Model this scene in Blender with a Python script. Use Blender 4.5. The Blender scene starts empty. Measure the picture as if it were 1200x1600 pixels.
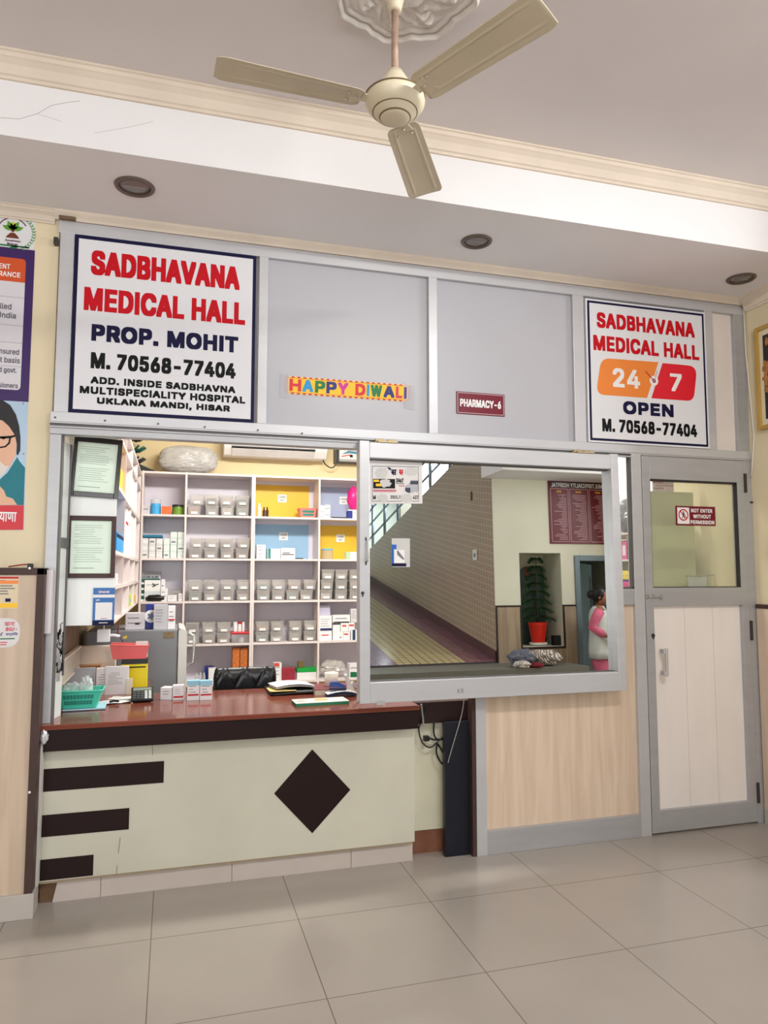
import bpy, bmesh, math, random
from math import sin, cos, pi, radians
from mathutils import Vector, Matrix, noise, geometry
import numpy as np
random.seed(7)
C = bpy.context.scene.collection
SC = bpy.context.scene

# ------------------------------------------------------------------ camera
FPX, YAW, PITCH, ROLL, DIST, EYE = 1128.3, .2835, .0842, .0007, 3.697, 1.5
c_f = Vector((sin(YAW)*cos(PITCH), cos(YAW)*cos(PITCH), sin(PITCH)))
c_r0 = Vector((cos(YAW), -sin(YAW), 0)); c_u0 = c_r0.cross(c_f)
c_r = c_r0*cos(ROLL) + c_u0*sin(ROLL); c_u = c_u0*cos(ROLL) - c_r0*sin(ROLL)
cam_d = bpy.data.cameras.new('camera'); cam = bpy.data.objects.new('camera', cam_d); C.objects.link(cam)
cam_d.sensor_width = 36; cam_d.sensor_fit = 'AUTO'; cam_d.lens = FPX/1600*36; cam_d.clip_start = .02
cam.matrix_world = Matrix(((c_r.x, c_u.x, -c_f.x, 0), (c_r.y, c_u.y, -c_f.y, -DIST), (c_r.z, c_u.z, -c_f.z, EYE), (0, 0, 0, 1)))
SC.camera = cam

# ------------------------------------------------------------------ world, lights, exposure
wd = bpy.data.worlds.new('world'); SC.world = wd; wd.use_nodes = True
bg = wd.node_tree.nodes['Background']; bg.inputs[0].default_value = (.82, .9, 1, 1); bg.inputs[1].default_value = 1.0
SC.view_settings.view_transform = 'Standard'; SC.view_settings.look = 'None'
SC.view_settings.gamma = 1; SC.view_settings.use_curve_mapping = False
SC.view_settings.exposure = 0.2
def area(name, loc, target, sx, sy, power, col=(1, 1, 1)):
    l = bpy.data.lights.new(name, 'AREA'); l.shape = 'RECTANGLE'; l.size = sx; l.size_y = sy; l.energy = power; l.color = col
    o = bpy.data.objects.new(name, l); C.objects.link(o); o.location = loc
    o.rotation_euler = (Vector(target)-Vector(loc)).to_track_quat('-Z', 'Y').to_euler()
    return o
area('entrance_daylight', (-.9, -6.6, 1.45), (0.8, 0, 1.9), 3.8, 2.6, 180, (.97, .98, 1))
area('right_hall_daylight', (6.2, -2.6, 2.7), (1.6, 0, 1.3), 1.6, 1.4, 105, (.97, .98, 1))
area('hall_tube_light', (1.7, -2.9, 3.5), (1.4, -1.6, 0), 1.2, .12, 46, (1, .98, .94))
area('pharmacy_tube_light', (1.0, .75, 3.15), (.7, 2.4, .5), 1.3, .2, 80, (1, .97, .9))
area('back_room_fill_light', (6.3, -5.9, 2.7), (5.6, -5.6, 0), 1.0, .2, 75, (.86, .94, 1))  # unseen fill lamp, added to brighten the room behind the open door
area('pharmacy_inner_tube_light', (2.9, 1.6, 3.18), (2.9, 1.7, 0), .9, .3, 22, (1, .97, .9))
area('ramp_window_daylight', (5.3, -9.0, 3.9), (2.6, -8.5, 1.2), 5.0, 1.2, 260, (.85, .93, 1))

# ------------------------------------------------------------------ pixel <-> place helpers (points on real planes)
EYEP = Vector((0, -DIST, EYE))
def ray(px, py): return c_f + c_r*((px-600)/FPX) + c_u*((800-py)/FPX)
def W(px, py, y=0.0):
    d = ray(px, py); t = (DIST+y)/d.y; return d.x*t, EYE+d.z*t
def Fz(px, py, z):
    d = ray(px, py); t = (z-EYE)/d.z; return d.x*t, -DIST+d.y*t
def WX(px, py, x):
    d = ray(px, py); t = x/d.x; return -DIST+d.y*t, EYE+d.z*t
TILT = .02; HINGE = Vector((0, -.035, 2.19))
MN = Vector((0, -cos(TILT), sin(TILT)))
def mray(px, py):
    d = ray(px, py); t = (HINGE-EYEP).dot(MN)/d.dot(MN); return EYEP+d*t, d-2*d.dot(MN)*MN
def MY(px, py, y):
    p, r = mray(px, py); q = p+r*((y-p.y)/r.y); return q.x, q.z
def MX(px, py, x):
    p, r = mray(px, py); q = p+r*((x-p.x)/r.x); return q.y, q.z
def MZ(px, py, z):
    p, r = mray(px, py); q = p+r*((z-p.z)/r.z); return q.x, q.y
def rc(x0, y0, x1, y1, y=0.0):
    ym = (y0+y1)/2; xm = (x0+x1)/2
    return W(x0, ym, y)[0], W(x1, ym, y)[0], W(xm, y1, y)[1], W(xm, y0, y)[1]

# ------------------------------------------------------------------ materials
def lin(c):
    c = c/255; return c/12.92 if c <= .04045 else ((c+.055)/1.055)**2.4
MATS = {}
def mat(name, rgb, rough=.5, metal=0.0, var=0.05, vscale=6.0, vstretch=(1, 1, 1), bump=0.0, bscale=40, spec=.4, trans=0.0, alpha=1.0, emit=0.0, coat=0.0, sheen=0.0):
    if name in MATS: return MATS[name]
    m = bpy.data.materials.new(name); m.use_nodes = True; nt = m.node_tree; N = nt.nodes; L = nt.links
    b = N['Principled BSDF']; col = (lin(rgb[0]), lin(rgb[1]), lin(rgb[2]), 1)
    b.inputs['Base Color'].default_value = col; b.inputs['Roughness'].default_value = rough; b.inputs['Metallic'].default_value = metal
    b.inputs['Specular IOR Level'].default_value = spec; b.inputs['Transmission Weight'].default_value = trans
    b.inputs['Alpha'].default_value = alpha; b.inputs['Coat Weight'].default_value = coat
    m.diffuse_color = col
    if emit:
        b.inputs['Emission Color'].default_value = col; b.inputs['Emission Strength'].default_value = emit
    if var or bump:
        tc = N.new('ShaderNodeTexCoord'); mp = N.new('ShaderNodeMapping'); mp.inputs['Scale'].default_value = vstretch
        L.new(tc.outputs['Object'], mp.inputs['Vector'])
    if var:
        n = N.new('ShaderNodeTexNoise'); n.inputs['Scale'].default_value = vscale; n.inputs['Detail'].default_value = 5
        L.new(mp.outputs[0], n.inputs['Vector'])
        r = N.new('ShaderNodeValToRGB'); r.color_ramp.elements[0].position = .3; r.color_ramp.elements[1].position = .7
        k0, k1 = 1-var, 1+var
        r.color_ramp.elements[0].color = (col[0]*k0, col[1]*k0, col[2]*k0, 1)
        r.color_ramp.elements[1].color = (min(1, col[0]*k1), min(1, col[1]*k1), min(1, col[2]*k1), 1)
        L.new(n.outputs[0], r.inputs[0]); L.new(r.outputs[0], b.inputs['Base Color'])
    if bump:
        n2 = N.new('ShaderNodeTexNoise'); n2.inputs['Scale'].default_value = bscale; n2.inputs['Detail'].default_value = 3
        L.new(mp.outputs[0], n2.inputs['Vector'])
        bm_ = N.new('ShaderNodeBump'); bm_.inputs['Strength'].default_value = bump; bm_.inputs['Distance'].default_value = .01
        L.new(n2.outputs[0], bm_.inputs['Height']); L.new(bm_.outputs[0], b.inputs['Normal'])
    MATS[name] = m; return m
def wood(name, c0, c1, rough=.4, scale=3.0, axis='z'):
    if name in MATS: return MATS[name]
    m = bpy.data.materials.new(name); m.use_nodes = True; N = m.node_tree.nodes; L = m.node_tree.links; b = N['Principled BSDF']
    tc = N.new('ShaderNodeTexCoord'); mp = N.new('ShaderNodeMapping')
    mp.inputs['Scale'].default_value = (14, 14, .9) if axis == 'z' else (.9, 14, 14)
    n = N.new('ShaderNodeTexNoise'); n.inputs['Scale'].default_value = scale; n.inputs['Detail'].default_value = 6; n.inputs['Distortion'].default_value = .6
    r = N.new('ShaderNodeValToRGB'); r.color_ramp.elements[0].position = .32; r.color_ramp.elements[1].position = .62
    r.color_ramp.elements[0].color = tuple(lin(v) for v in c0)+(1,); r.color_ramp.elements[1].color = tuple(lin(v) for v in c1)+(1,)
    L.new(tc.outputs['Object'], mp.inputs['Vector']); L.new(mp.outputs[0], n.inputs['Vector']); L.new(n.outputs[0], r.inputs[0]); L.new(r.outputs[0], b.inputs['Base Color'])
    b.inputs['Roughness'].default_value = rough; m.diffuse_color = tuple(lin(v) for v in c1)+(1,)
    MATS[name] = m; return m
def grid_tiles(name, c_tile, c_grout, size, gap, rough, off=(0, 0, 0), plane='xy', var=.04, bands=None, slope=0):
    """square tiles with thin joints on the plane 'xy' (floors) or 'yz' (walls), in world metres"""
    m = bpy.data.materials.new(name); m.use_nodes = True; N = m.node_tree.nodes; L = m.node_tree.links; b = N['Principled BSDF']
    g = N.new('ShaderNodeNewGeometry'); sx = N.new('ShaderNodeSeparateXYZ'); L.new(g.outputs['Position'], sx.inputs[0])
    def M(op, a, bb=None):
        n = N.new('ShaderNodeMath'); n.operation = op
        for i, v in enumerate((a, bb)):
            if v is None: continue
            if isinstance(v, (int, float)): n.inputs[i].default_value = v
            else: L.new(v, n.inputs[i])
        return n.outputs[0]
    fr = []
    for ch in plane:
        k = 'xyz'.index(ch); co_ = sx.outputs[k]
        if k == 2 and slope: co_ = M('SUBTRACT', co_, M('MULTIPLY', sx.outputs[1], slope))
        f = M('FRACT', M('DIVIDE', M('SUBTRACT', co_, off[k]), size))
        fr.append(M('LESS_THAN', M('MINIMUM', f, M('SUBTRACT', 1.0, f)), gap/2/size))
    gm = M('MAXIMUM', fr[0], fr[1])
    n = N.new('ShaderNodeTexNoise'); n.inputs['Scale'].default_value = 2.5; n.inputs['Detail'].default_value = 5; L.new(g.outputs['Position'], n.inputs['Vector'])
    r = N.new('ShaderNodeValToRGB'); r.color_ramp.elements[0].position = .3; r.color_ramp.elements[1].position = .7
    ct = [lin(v) for v in c_tile]
    r.color_ramp.elements[0].color = tuple(v*(1-var) for v in ct)+(1,); r.color_ramp.elements[1].color = tuple(v*(1+var) for v in ct)+(1,)
    L.new(n.outputs[0], r.inputs[0])
    tile_out = r.outputs[0]
    if bands:     # stripes across X: list of (x_start, colour)
        cr = N.new('ShaderNodeValToRGB'); cr.color_ramp.interpolation = 'CONSTANT'
        x0, x1 = bands[0][0], bands[-1][0]+1
        e = cr.color_ramp.elements
        while len(e) < len(bands): e.new(.5)
        for i, (xs, cc) in enumerate(bands):
            e[i].position = (xs-x0)/(x1-x0); e[i].color = tuple(lin(v) for v in cc)+(1,)
        L.new(M('DIVIDE', M('SUBTRACT', sx.outputs[0], x0), x1-x0), cr.inputs[0]); tile_out = cr.outputs[0]
    mx = N.new('ShaderNodeMix'); mx.data_type = 'RGBA'; L.new(gm, mx.inputs['Factor']); L.new(tile_out, mx.inputs['A'])
    mx.inputs['B'].default_value = tuple(lin(v) for v in c_grout)+(1,)
    L.new(mx.outputs['Result'], b.inputs['Base Color'])
    b.inputs['Roughness'].default_value = rough
    m.diffuse_color = tuple(ct)+(1,)
    MATS[name] = m; return m
def clear(name, rgb, amount, rough=.15):
    """clear plastic or glass: mostly see-through with a soft surface"""
    if name in MATS: return MATS[name]
    m = bpy.data.materials.new(name); m.use_nodes = True; N = m.node_tree.nodes; L = m.node_tree.links; b = N['Principled BSDF']
    b.inputs['Base Color'].default_value = tuple(lin(v) for v in rgb)+(1,); b.inputs['Roughness'].default_value = rough
    t = N.new('ShaderNodeBsdfTransparent'); t.inputs[0].default_value = tuple(.6+.4*lin(v) for v in rgb)+(1,)
    x = N.new('ShaderNodeMixShader'); x.inputs[0].default_value = amount
    L.new(t.outputs[0], x.inputs[1]); L.new(b.outputs[0], x.inputs[2]); L.new(x.outputs[0], N['Material Output'].inputs['Surface'])
    MATS[name] = m; return m

# ------------------------------------------------------------------ mesh builder
class MB:
    def __init__(s): s.v = []; s.f = []; s.M = None
    def add(s, vs, fs):
        k = len(s.v)
        for p in vs:
            p = Vector(p); s.v.append(s.M @ p if s.M else p)
        s.f += [tuple(i+k for i in f) for f in fs]; return s
    def box(s, x0, x1, y0, y1, z0, z1):
        return s.add([(x0, y0, z0), (x1, y0, z0), (x1, y1, z0), (x0, y1, z0), (x0, y0, z1), (x1, y0, z1), (x1, y1, z1), (x0, y1, z1)],
                     [(0, 3, 2, 1), (4, 5, 6, 7), (0, 1, 5, 4), (1, 2, 6, 5), (2, 3, 7, 6), (3, 0, 4, 7)])
    def obox(s, O, U, V, N):
        O, U, V, N = map(Vector, (O, U, V, N)); q = [O, O+U, O+U+V, O+V]; q += [p+N for p in q]
        fs = [(3, 2, 1, 0), (4, 5, 6, 7), (0, 1, 5, 4), (1, 2, 6, 5), (2, 3, 7, 6), (3, 0, 4, 7)]
        if U.cross(V).dot(N) < 0: fs = [tuple(reversed(f)) for f in fs]
        return s.add(q, fs)
    def prism(s, pts, y0, y1, plane='xz'):
        """polygon in a plane, extruded along the third axis from y0 to y1"""
        n = len(pts); mk = {'xz': lambda a, b, c: (a, c, b), 'xy': lambda a, b, c: (a, b, c), 'yz': lambda a, b, c: (c, a, b)}[plane]
        vs = [mk(a, b, y0) for a, b in pts]+[mk(a, b, y1) for a, b in pts]
        ar = sum(pts[i][0]*pts[(i+1) % n][1]-pts[(i+1) % n][0]*pts[i][1] for i in range(n))
        flip = (ar > 0) ^ (plane == 'xz')
        if y1 < y0: flip = not flip
        fs = [tuple(range(n)), tuple(range(2*n-1, n-1, -1))]+[(i, i+n, (i+1) % n+n, (i+1) % n) for i in range(n)]
        if flip: fs = [tuple(reversed(f)) for f in fs]
        return s.add(vs, fs)
    def tube(s, pts, r, n=8, caps=True):
        pts = [Vector(p) for p in pts]; rs = r if isinstance(r, (list, tuple)) else [r]*len(pts); vs = []; up = None
        for i, p in enumerate(pts):
            d = (pts[min(i+1, len(pts)-1)]-pts[max(i-1, 0)]).normalized()
            if up is None: up = d.orthogonal().normalized()
            up = (up-d*up.dot(d)); up = up.normalized() if up.length > 1e-6 else d.orthogonal().normalized(); w = d.cross(up)
            vs += [p+(up*cos(2*pi*k/n)+w*sin(2*pi*k/n))*rs[i] for k in range(n)]
        fs = [(i*n+k, i*n+(k+1) % n, (i+1)*n+(k+1) % n, (i+1)*n+k) for i in range(len(pts)-1) for k in range(n)]
        if caps: fs += [tuple(range(n-1, -1, -1)), tuple((len(pts)-1)*n+k for k in range(n))]
        return s.add(vs, fs)
    def lathe(s, prof, c=(0, 0, 0), n=32, axis=None, sx=1, sy=1):
        """profile of (radius, height) turned round the vertical (or round `axis`) through c"""
        c = Vector(c); q = Vector((0, 0, 1)).rotation_difference(Vector(axis).normalized()) if axis else None; vs = []
        for r, h in prof:
            for k in range(n):
                p = Vector((r*cos(2*pi*k/n)*sx, r*sin(2*pi*k/n)*sy, h)); vs.append(c+(q @ p if q else p))
        fs = [(i*n+k, i*n+(k+1) % n, (i+1)*n+(k+1) % n, (i+1)*n+k) for i in range(len(prof)-1) for k in range(n)]
        if prof[0][0] > 1e-6: fs.append(tuple(range(n-1, -1, -1)))
        if prof[-1][0] > 1e-6: fs.append(tuple((len(prof)-1)*n+k for k in range(n)))
        return s.add(vs, fs)
    def ball(s, c, rx, ry, rz, n=16, m=10, fn=None):
        c = Vector(c); vs = []; fs = []
        for i in range(m+1):
            t = pi*i/m
            for k in range(n):
                d = Vector((sin(t)*cos(2*pi*k/n), sin(t)*sin(2*pi*k/n), -cos(t))); g = fn(d) if fn else 1
                vs.append(c+Vector((d.x*rx, d.y*ry, d.z*rz))*g)
        fs = [(i*n+k, i*n+(k+1) % n, (i+1)*n+(k+1) % n, (i+1)*n+k) for i in range(m) for k in range(n)]
        return s.add(vs, fs)
    def sheet(s, fn, nu, nv, th=None):
        vs = [Vector(fn(i/nu, j/nv)) for j in range(nv+1) for i in range(nu+1)]
        fs = [(j*(nu+1)+i, j*(nu+1)+i+1, (j+1)*(nu+1)+i+1, (j+1)*(nu+1)+i) for j in range(nv) for i in range(nu)]
        if th:
            k = len(vs); vs += [p+Vector(th) for p in vs]; fs += [tuple(reversed([i+k for i in f])) for f in fs]
            ed = [i for i in range(nu)]
            B = [i for i in range(nu+1)]+[j*(nu+1)+nu for j in range(1, nv+1)]+[nv*(nu+1)+i for i in range(nu-1, -1, -1)]+[j*(nu+1) for j in range(nv-1, 0, -1)]
            fs += [(B[(i+1) % len(B)], B[i], B[i]+k, B[(i+1) % len(B)]+k) for i in range(len(B))]
        return s.add(vs, fs)
    def bounds(s):
        return Vector([min(p[i] for p in s.v) for i in range(3)]), Vector([max(p[i] for p in s.v) for i in range(3)])
    def build(s, name, m, parent=None, bevel=0.0, smooth=False, seg=2, sub=0, origin=None, clean=True):
        lo, hi = s.bounds()
        if parent is not None: O = WL[parent.name]
        else: O = Vector(origin) if origin else Vector(((lo.x+hi.x)/2, (lo.y+hi.y)/2, lo.z))
        me = bpy.data.meshes.new(name); me.from_pydata([p-O for p in s.v], [], s.f); me.update()
        if clean or smooth:
            bm = bmesh.new(); bm.from_mesh(me)
            if smooth: bmesh.ops.remove_doubles(bm, verts=bm.verts, dist=1e-6)
            bmesh.ops.recalc_face_normals(bm, faces=bm.faces); bm.to_mesh(me); bm.free()
        me.materials.append(m)
        o = bpy.data.objects.new(name, me); C.objects.link(o)
        if parent is not None: o.parent = parent
        else: o.location = O
        WL[o.name] = O
        if smooth:
            for p in me.polygons: p.use_smooth = True
        if bevel:
            b = o.modifiers.new('bevel', 'BEVEL'); b.width = bevel; b.segments = seg; b.limit_method = 'ANGLE'; b.angle_limit = radians(40); b.harden_normals = False
        if sub:
            b = o.modifiers.new('smooth', 'SUBSURF'); b.levels = sub; b.render_levels = sub
        return o
WL = {}
def tag(o, label, cat, group=None, kind=None):
    o['label'] = label; o['category'] = cat
    if group: o['group'] = group
    if kind: o['kind'] = kind
    return o
def thing(name, label, cat, loc, group=None, rot=None):
    o = bpy.data.objects.new(name, None); C.objects.link(o); o.location = loc; WL[o.name] = Vector(loc); o.empty_display_size = .05
    if rot: o.rotation_euler = rot
    return tag(o, label, cat, group)
def struct(mb, name, m, bevel=0.0, smooth=False, parent=None):
    o = mb.build(name, m, parent, bevel, smooth)
    if parent is None: o['kind'] = 'structure'
    return o
def B(*a): return MB().box(*a)
def copy_tree(o, loc=None, parent=None):
    c = o.copy(); C.objects.link(c)
    if parent is not None: c.parent = parent
    if loc is not None: c.location = loc
    for ch in list(o.children): copy_tree(ch, None, c)
    return c

# lettering -----------------------------------------------------------------
try: FONT = bpy.data.fonts.load(bpy.utils.system_resource('DATAFILES', path='fonts')+'/Inter.woff2')
except Exception: FONT = None
GL = {}
def glyphs(s, plain=False, space=1.0):
    k = (s, plain, space)
    if k in GL: return GL[k]
    c = bpy.data.curves.new('lettering', 'FONT'); c.body = s if plain or not FONT else s.replace('I', '\u0399'); c.resolution_u = 3; c.fill_mode = 'NONE'; c.space_character = space
    if FONT and not plain: c.font = FONT
    o = bpy.data.objects.new('lettering', c); C.objects.link(o)
    dg = bpy.context.evaluated_depsgraph_get(); dg.update()
    me = bpy.data.meshes.new_from_object(o.evaluated_get(dg)); bpy.data.objects.remove(o); bpy.data.curves.remove(c)
    co = np.array([v.co[:2] for v in me.vertices]); ed = [tuple(e.vertices) for e in me.edges]; bpy.data.meshes.remove(me)
    linked = set(tuple(sorted(e)) for e in ed); loops = []; cur = [0]
    for i in range(1, len(co)):
        if (i-1, i) in linked: cur.append(i)
        else: loops.append(cur); cur = [i]
    loops.append(cur)
    A = np.concatenate([co[l] for l in loops]); Bq = np.concatenate([co[l[1:]+l[:1]] for l in loops])
    vs, _, fs, *_r = geometry.delaunay_2d_cdt([Vector(p) for p in co], [(l[k], l[(k+1) % len(l)]) for l in loops for k in range(len(l))], [], 0, 1e-6)
    V = np.array([v[:] for v in vs]); keep = []
    for f in fs:
        p = V[list(f)].mean(0)
        up = (A[:, 1] <= p[1]) & (Bq[:, 1] > p[1]); dn = (A[:, 1] > p[1]) & (Bq[:, 1] <= p[1])
        cr = (Bq[:, 0]-A[:, 0])*(p[1]-A[:, 1])-(p[0]-A[:, 0])*(Bq[:, 1]-A[:, 1])
        if np.sum(up & (cr > 0))-np.sum(dn & (cr < 0)) != 0: keep.append(tuple(f))
    x0, y0 = co.min(0); x1, y1 = co.max(0)
    GL[k] = ([(float(v[0]-x0), float(v[1]-y0)) for v in V], keep, float(x1-x0), float(y1-y0)); return GL[k]
def letters(mb, s, O, U, V, bold=0.0, plain=False, lift=.0006):
    """lettering that fills the parallelogram O, U (along the line), V (upwards); bold thickens the strokes (share of the height)"""
    O, U, V = Vector(O), Vector(U), Vector(V); N = U.cross(V).normalized()
    vs, fs, w, h = glyphs(s, plain, 1+1.2*bold); H = V.length; Wd = U.length; d = bold*H
    sh = [(0, 0)] if not bold else [(0, 0), (-d, -d), (d, -d), (d, d), (-d, d), (0, d), (0, -d), (d, 0), (-d, 0)]
    u, v = U.normalized(), V.normalized()
    for i, (a, b) in enumerate(sh):
        mb.add([O+u*(d+(x/w)*(Wd-2*d)+a)+v*(d+(y/h)*(H-2*d)+b)+N*(lift+i*.00002) for x, y in vs], fs)
    return mb
def lettering(s, O, U, V, m, parent, bold=0.0, plain=False, name='lettering', lift=.0006):
    return letters(MB(), s, O, U, V, bold, plain, lift).build(name, m, parent, clean=False)
def front(x0, x1, z0, z1, y): return (x0, y, z0), (x1-x0, 0, 0), (0, 0, z1-z0)
def printed_lines(O, U, V, rows, m, parent, name='print', fill=.45, seed=1, ragged=.5, lift=.0005):
    rnd = random.Random(seed); O, U, V = Vector(O), Vector(U), Vector(V); N = U.cross(V).normalized()*lift; mb = MB()
    for r in range(rows):
        a = 0 if rnd.random() > .2 else rnd.random()*.2; e = 1-rnd.random()*ragged
        mb.add([O+U*a+V*((r+.5-fill/2)/rows)+N, O+U*e+V*((r+.5-fill/2)/rows)+N, O+U*e+V*((r+.5+fill/2)/rows)+N, O+U*a+V*((r+.5+fill/2)/rows)+N], [(0, 1, 2, 3)])
    return mb.build(name, m, parent, clean=False)
ORD = ['first', 'second', 'third', 'fourth', 'fifth', 'sixth', 'seventh', 'eighth']

# palette
ALU = mat('brushed_aluminium', (200, 200, 203), .38, .35, .03, 3, (1, 1, 6))
ALUD = mat('dull_aluminium', (178, 178, 180), .42, .35, .05, 3, (1, 1, 6))
ALUS = mat('dark_aluminium_channel', (98, 96, 95), .5, .3, .05)
CREAM = mat('cream_wall_paint', (226, 212, 180), .6, 0, .04, 2.2, bump=.02)
CREAM3 = mat('tan_cream_pharmacy_paint', (216, 197, 154), .6, 0, .04, 2.2)
CREAM2 = mat('pale_cream_wall_paint', (226, 225, 207), .6, 0, .05, 2.0)
WHITE = mat('white_paint', (232, 230, 230), .6, 0, .03, 1.8)
CEIL = mat('ceiling_paint', (224, 217, 216), .7, 0, .04, 1.5, bump=.02, bscale=5)
CORN = mat('cornice_paint', (226, 212, 195), .6, 0, .05, 5)
GREYP = mat('grey_panel_sheet', (184, 183, 189), .35, 0, .02, 2)
LAM = wood('beige_wood_laminate', (206, 182, 158), (222, 200, 178), .4, 1.6)
LAMD = wood('beige_wood_laminate_worn', (188, 166, 144), (206, 184, 162), .45, 1.4)
BROWN = mat('dark_brown_laminate', (33, 17, 16), .55, 0, .06, spec=.2)
TRIMB = mat('dark_brown_edge_strip', (72, 54, 50), .5, 0, .1, 12, spec=.25)
INKN = mat('navy_print', (14, 12, 56), .5, 0, 0, spec=.2)
INKR = mat('red_print', (196, 6, 26), .5, 0, 0, spec=.2)
INKK = mat('black_print', (8, 8, 10), .5, 0, 0, spec=.2)
INKW = mat('white_print', (238, 236, 236), .45, 0, 0)
INKG = mat('grey_print', (120, 120, 124), .5, 0, 0)
SIGNW = mat('white_sign_face', (226, 226, 230), .25, 0, .01, 1)
MAROON = mat('maroon_sign_face', (116, 4, 34), .3, 0, .03)
PAPER = mat('white_paper', (232, 232, 230), .7, 0, .02)
PAPG = mat('pale_green_tinted_paper', (232, 248, 232), .6, 0, .02)
BLK = mat('black_plastic', (20, 20, 22), .4, 0, .05)
STEEL = mat('steel', (190, 190, 190), .25, .9, .04)
LAMW = mat('white_laminate', (240, 243, 240), .35, 0, .02, 3)
SHELFE = mat('shelf_board_white', (224, 212, 210), .4, 0, .03)
SHELFB = mat('lilac_grey_back_panel', (220, 215, 226), .2, 0, .03, 3)
CARD = mat('brown_cardboard', (160, 120, 78), .8, 0, .08)
WBOX = mat('white_carton', (232, 230, 232), .5, 0, .02)
REDB = mat('red_carton_band', (190, 24, 38), .5, 0, 0)

# ================================================================== SETTING
XL, XR = -.57, 3.475
ZC, ZS = 3.58, 3.25
FLOOR = grid_tiles('floor_tiles', (162, 154, 146), (110, 100, 92), .61, .004, .22, (.56, -1.06, 0), 'xy', .03)
struct(B(-4, 8, -9, 3.5, -.12, 0), 'floor', FLOOR)
struct(B(-4, 8, -4.5, -.62, ZC, ZC+.12), 'ceiling', CEIL)
struct(B(-4, 3.5, -7.2, -4.5, ZC, ZC+.12), 'ceiling_rear', CEIL)
# dropped beam along the counter front: painted face + soffit
bm_ = struct(B(-4, 8, -.62, -.0, ZS, ZC+.12), 'beam', mat('beam_paint', (240, 238, 239), .6, 0, .025, 1.6, bump=.015, bscale=4))
struct(B(XL, XR, .0, 3.4, ZS, ZC+.1), 'ceiling_pharmacy', WHITE)
def crack(mb, pts, w=.0016):
    for (x0, z0), (x1, z1) in zip(pts, pts[1:]):
        d = Vector((x1-x0, 0, z1-z0)); n = Vector((-d.z, 0, d.x)).normalized()*w/2
        p, q = Vector((x0, -.6205, z0)), Vector((x1, -.6205, z1)); mb.add([p-n, q-n, q+n, p+n], [(0, 1, 2, 3)])
mb = MB()
def wy(px, py): return W(px, py, -.62)
crack(mb, [wy(*p) for p in ((0, 184), (30, 186), (58, 178), (80, 165), (105, 160), (125, 158))])
crack(mb, [wy(*p) for p in ((58, 178), (75, 183), (96, 190))], .001)
crack(mb, [wy(*p) for p in ((148, 208), (200, 199), (240, 190))], .001)
mb.build('hairline_crack', mat('plaster_crack', (150, 145, 142), .8), bm_, clean=False)
# cornice moulding on the beam face under the ceiling
def profile_run(prof, x0, x1, y, z):      # profile points (out from wall, up), run along X on a wall facing -Y
    return MB().prism([(y-a, z+b) for a, b in prof], x0, x1, 'yz')
COVE = [(0, 0), (.012, 0), (.014, .012), (.022, .016), (.026, .03), (.034, .05), (.05, .066), (.056, .07), (.058, .086), (.066, .09), (.066, .1), (0, .1)]
struct(profile_run(COVE, -4, 8, -.62, 3.482), 'trim_1', CORN, smooth=False)
SMALL = [(0, 0), (.012, 0), (.016, .012), (.03, .03), (.034, .045), (0, .045)]
struct(profile_run(SMALL, XL-.02, XR, -.012, 3.207), 'trim_2', CORN)
struct(profile_run([(a*.7, b*.62) for a, b in COVE], -4, XL-.02, -.0, 3.187), 'trim_3', CORN)
# right wall cornice (runs along Y)
struct(MB().prism([(XR-a*.9, 3.16+b*.9) for a, b in COVE], -.9, -.036, 'xz'), 'trim_4', CORN)

# walls round the counter hall
struct(B(-4, XL, .0, .12, 0, ZC), 'wall_front_left', CREAM)
struct(B(XR, XR+.15, -.9, 3.4, 0, ZC), 'wall_right', CREAM)
struct(B(XR+.15, 8, .0, .12, 0, ZC), 'wall_front_right', CREAM)
struct(B(XL-.12, XL, .12, 3.4, 0, ZS), 'wall_pharmacy_left', CREAM3)
struct(B(XL-.12, XR+.1, 3.3, 3.42, 0, ZS), 'wall_pharmacy_back', CREAM3)
struct(B(-4.12, -4, -7.2, .12, 0, ZC), 'wall_far_left', CREAM)
struct(B(8, 8.12, -9, .12, 0, ZC), 'wall_far_right', CREAM)

# ------------------------------------------------------------------ left wainscot panel and its trims
t = thing('wainscot_panel', 'worn beige wood-look wainscot panel with dark edge strip, left of the counter', 'panel', (-1.6, -.07, 0))
xr = -.557
B(-3.9, xr-.031, -.108, -.0, .105, 1.49).build('board', LAMD, t)
mb = B(xr-.033, xr, -.116, -.0, .105, 1.52).box(-3.9, xr, -.116, -.0, 1.49, 1.522)
es = mb.build('edge_strip', TRIMB, t, .002)
mb = MB()
for px, py in ((46, 888), (46, 1238)):
    x, z = W(px, py, -.116); mb.ball((x, -.117, z), .006, .004, .006, 10, 6)
mb.build('screw_cap', INKW, es, smooth=True)
B(-3.9, -.549, -.122, .0, 0, .105).build('plinth', mat('grey_plinth_tile', (186, 178, 170), .35, 0, .04), t, .002)
B(xr+.001, -.546, -.05, .0, .105, .80).build('side_lining', mat('grey_white_lining', (205, 200, 192), .5), t)
# dado on the short right wall
t = thing('wainscot_panel', 'beige wainscot with dark top strip on the right wall beside the door', 'panel', (XR-.01, -.45, 0))
B(XR-.014, XR, -.88, -.03, .09, 1.285).build('board', LAM, t)
B(XR-.02, XR, -.88, -.03, 1.285, 1.31).build('edge_strip', TRIMB, t, .002)
B(XR-.018, XR, -.88, -.03, 0, .09).build('plinth', mat('grey_plinth_tile', (186, 178, 170)), t)

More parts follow.
